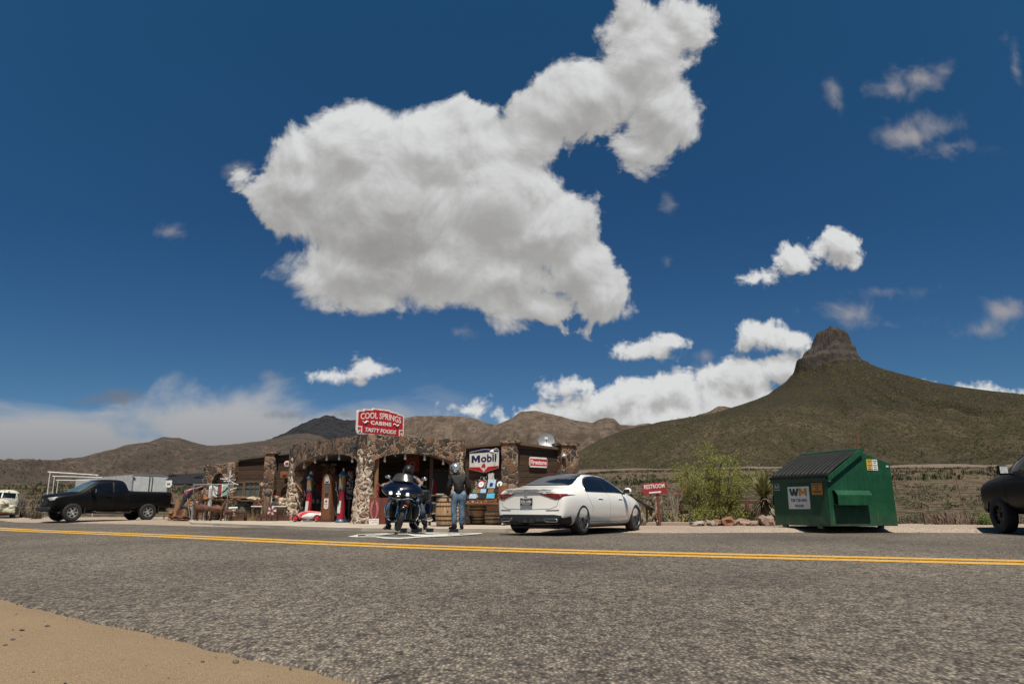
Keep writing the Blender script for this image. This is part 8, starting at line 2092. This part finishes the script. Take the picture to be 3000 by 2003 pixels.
# dry agave clump, stalks, posts
rng = random.Random(44); p = PT(2790, 24.4); t = thing('agave_clump', 'spiky clump of dry pinkish agave leaves right of the dumpster', 'agave', (p.x, p.y, -0.03)); mb = MB()
for i in range(260):
    bx = rng.uniform(-0.62, 0.66); by = rng.uniform(-0.25, 0.3); l = rng.uniform(0.30, 0.62) * (1 - 0.3 * abs(bx)); lx = rng.gauss(-0.10 + bx * 0.25, 0.16); w0 = rng.uniform(0.010, 0.018); sd_ = Vector((rng.gauss(0, 1), rng.gauss(0, 1), 0)).normalized() * w0
    b = Vector((bx, by, 0)); e = b + Vector((lx, rng.gauss(0, 0.08), l)); m1 = b.lerp(e, 0.55) + Vector((0, 0, 0.02)); mb.add([b - sd_, b + sd_, m1 + sd_, m1 - sd_, e], [(0, 1, 2, 3), (3, 2, 4)])
mb.build('leaf_rosette', 'agave_dry', t, smooth=0, recalc=False)
p = PT(2826, 24.6); simple('flower_stalk', 'thin tall dry flower stalk rising from the agave clump', 'stalk', MB().tube([(0.03, 0, 0), (0.0, 0, 0.5), (-0.10, 0, 1.0), (-0.19, 0, 1.62)], [0.014, 0.012, 0.014, 0.010], 6), 'ocotillo_red', (p.x, p.y, -0.02))
p = PT(2708, 24.2); simple('short_post', 'short weathered wooden post between dumpster and agave clump', 'post', MB().box((0, 0, 0.22), (0.10, 0.10, 0.46)), 'old_timber', (p.x, p.y, -0.02), bevel=0.01, smooth=0, rot=(0, R(-3), 0))
p = PT(1938, 25.2); simple('short_post', 'short pale wooden post right of the rest room sign', 'post', MB().box((0, 0, 0.32), (0.08, 0.08, 0.66)), 'grey_barrel', (p.x, p.y, 0.0), bevel=0.01, smooth=0)
q = at(2620, 1386, 60.0); simple('fence_stake', 'thin rusty stake standing alone in the desert right of the dumpster', 'stake', MB().tube([(0, 0, 0), (-0.05, 0, 1.7)], 0.035, 6), 'rust', (q.x, q.y, q.z - 1.3))
# rail fence
fa, fb = PT(1994, 27.6), PT(2288, 27.2); d = fb - fa; L = d.length
t = thing('rail_fence', 'brown wooden rail fence half hidden by the desert bush', 'fence', (fa.x, fa.y, 0), math.atan2(d.y, d.x))
for k in range(4): MB().box((L * k / 3, 0, 0.40), (0.13, 0.13, 0.84)).build('post', 'rail_wood', t, smooth=0, bevel=0.012)
for z in (0.42, 0.76):
    for k in range(3): MB().box((L * (k + 0.5) / 3, -0.03 if z > 0.5 else 0.03, z), (L / 3 - 0.14, 0.06, 0.12)).build('rail', 'rail_wood', t, smooth=0, bevel=0.01)
# edging rocks
rk = [(2040, 0.24, 0.09, 'rock_grey', 'flat grey'), (2072, 0.20, 0.11, 'rock_pink', 'pale pink wedge'), (2086, 0.13, 0.10, 'rock_grey', 'small dark'), (2103, 0.18, 0.11, 'rock_orange', 'orange'), (2118, 0.11, 0.09, 'rock_pink', 'small pink'), (2132, 0.20, 0.17, 'rock_orange', 'tall orange'), (2150, 0.16, 0.11, 'rock_pink', 'low pink brown'),
      (2177, 0.29, 0.14, 'rock_pink', 'big smooth pink'), (2200, 0.20, 0.09, 'rock_pink', 'flat pink'), (2213, 0.13, 0.09, 'rock_grey', 'little grey'), (2228, 0.19, 0.12, 'rock_orange', 'rusty orange'), (2243, 0.26, 0.21, 'rock_pink', 'biggest pale'), (2268, 0.20, 0.16, 'rock_orange', 'reddish')]
for k, (px, r, h_, m_, lb) in enumerate(rk):
    p = PT(px, 24.0 + 0.2 * math.sin(k * 2.1)); nb = {0: 'at the left end of the rock row', len(rk) - 1: 'against the dumpster'}.get(k, 'in the rock row, number %d from the left' % (k + 1))
    simple('edging_rock', lb + ' rock ' + nb, 'rock', lump(2.1, r * 0.95, r * 0.7, h_ * 0.9, k * 5.7, 0.75, 2), m_, (p.x, p.y, 0.05 + h_ * 0.45), group='rocks edging the lot', smooth=18)
ka, kb = PT(1890, 25.0), PT(2030, 24.6); d = kb - ka
simple('kerb', 'low faded red kerb between the white car and the rock row', 'kerb', MB().box((d.length / 2, 0, 0.05), (d.length, 0.16, 0.14)), 'kerb_red', (ka.x, ka.y, 0.0), math.atan2(d.y, d.x), bevel=0.02, smooth=0)
p = PT(1868, 25.6); t = thing('sloping_panel', 'dark sloping panel on legs behind the nose of the white car', 'panel', (p.x, p.y, 0)); MB().box((-0.02, 0, 0.78), (1.15, 0.8, 0.05), Euler((0, R(29), 0)).to_matrix()).build('panel', 'matte_black', t, smooth=0)
for x, z in ((-0.35, 0.93), (0.30, 0.58)): MB().box((x, 0, z / 2), (0.05, 0.05, z)).build('leg', 'dark_timber', t, smooth=0)
# scrub: uncountable ground cover out over the desert and up the butte
def scrub(name, n, seed, ymin, ymax, size, quads, surface, xmin=-0.78, xmax=0.78, skip=None, power=1.0, fine=1.0):
    rng = random.Random(seed); mb = MB(); c = 0; tries = 0
    while c < n and tries < n * 4:
        tries += 1; Y = ymin * (ymax / ymin) ** (rng.random() ** power); x = rng.uniform(xmin, xmax) * Y
        if skip and skip(x, Y): continue
        if mnoise.noise(Vector((x * 0.06, Y * 0.06, seed))) < -0.28 + 0.2 * rng.random(): continue
        z = surface(x, Y)
        if z is None: continue
        s = size * rng.uniform(0.45, 1.25); mb.cur = rng.choice((0, 0, 1, 1, 2)); c += 1
        if fine < 1:
            sq = s * 0.16 * fine / 0.42 * (0.62 if fine < 0.5 else 0.9); tw = rng.uniform(0.5, 0.95)
            leaf_quads(mb, Vector((x, y_ if False else Y, z + s * 0.22)), s * 0.5, quads, sq * 0.62, rng, tw); continue
        for q in range(quads):
            a = rng.random() * 6.28; r = rng.random() ** 0.5 * s * 0.55; b = Vector((x + r * math.cos(a), Y + r * math.sin(a), z - 0.03)); h_ = s * rng.uniform(0.35, 0.85) * (1 - 0.5 * r / s); w_ = s * rng.uniform(0.10, 0.22) * fine
            th = rng.random() * 6.28; sv_ = Vector((math.cos(th), math.sin(th), 0)) * w_; e = b + Vector((math.cos(a) * r * 0.5 + rng.gauss(0, 0.1) * s, math.sin(a) * r * 0.5, h_))
            mb.add([b - sv_ * 0.5, b + sv_ * 0.5, e + sv_ * 0.7 + Vector((0, 0, rng.gauss(0, 0.06) * s)), e - sv_ * 0.5], [(0, 1, 2, 3)])
    o = mb.build(name, ['scrub_olive', 'scrub_green', 'scrub_dry'], smooth=0, recalc=False)
    return tag(o, kind='stuff')
def skipf(x, y):
    if y < 25.6: return True
    if x < 3.5 and y < 49 and x > -34: return True
    if x < -18 and y < 43: return True
    if -38 < x < -22 and 48 < y < 66: return True
    return x < 16 and x > 3 and y < 29 and x < 11
scrub('desert_scrub', 900, 5, 25.5, 55, 0.62, 46, gz, skip=skipf, fine=0.42)
scrub('desert_scrub', 2300, 9, 50, 125, 0.75, 20, gz, skip=skipf, fine=0.6)
scrub('desert_scrub', 4500, 6, 115, 300, 0.95, 8, gz)
bbv = bvh_of(bo)
def bsurf(x, y):
    h_ = bbv.ray_cast(Vector((x, y, 400)), Vector((0, 0, -1)))
    return h_[0].z if h_[0] is not None and h_[0].z > gz(x, y) and h_[0].z < 150 else None
scrub('hill_scrub', 9000, 8, 290, 780, 1.5, 5, bsurf, xmin=0.05, xmax=0.78)
# loose pebbles on the sandy shoulder, as seen close by
rng = random.Random(77); mb = MB()
for i in range(2600):
    k = rng.randrange(300, 2300); pz = nn[k]; dd = -rng.random() ** 1.5 * 2.6 - 0.03; q = pz + Vector((0.66, 0.75, 0)) * dd
    if q.y < 1.5 or q.y > 9: continue
    s = 0.004 + 0.016 * rng.random() ** 3.2; l = lump(2, s, s * 0.8, s * 0.6, i, 0.4, 1); mb.add([v + Vector((q.x, q.y, -0.0765)) for v in l.v], l.f)
pm('pebble_dark', (0.06, 0.05, 0.042), (0.12, 0.10, 0.085), scale=30, rough=0.8)
tag(mb.build('loose_gravel', 'pebble_dark', smooth=40), kind='stuff')
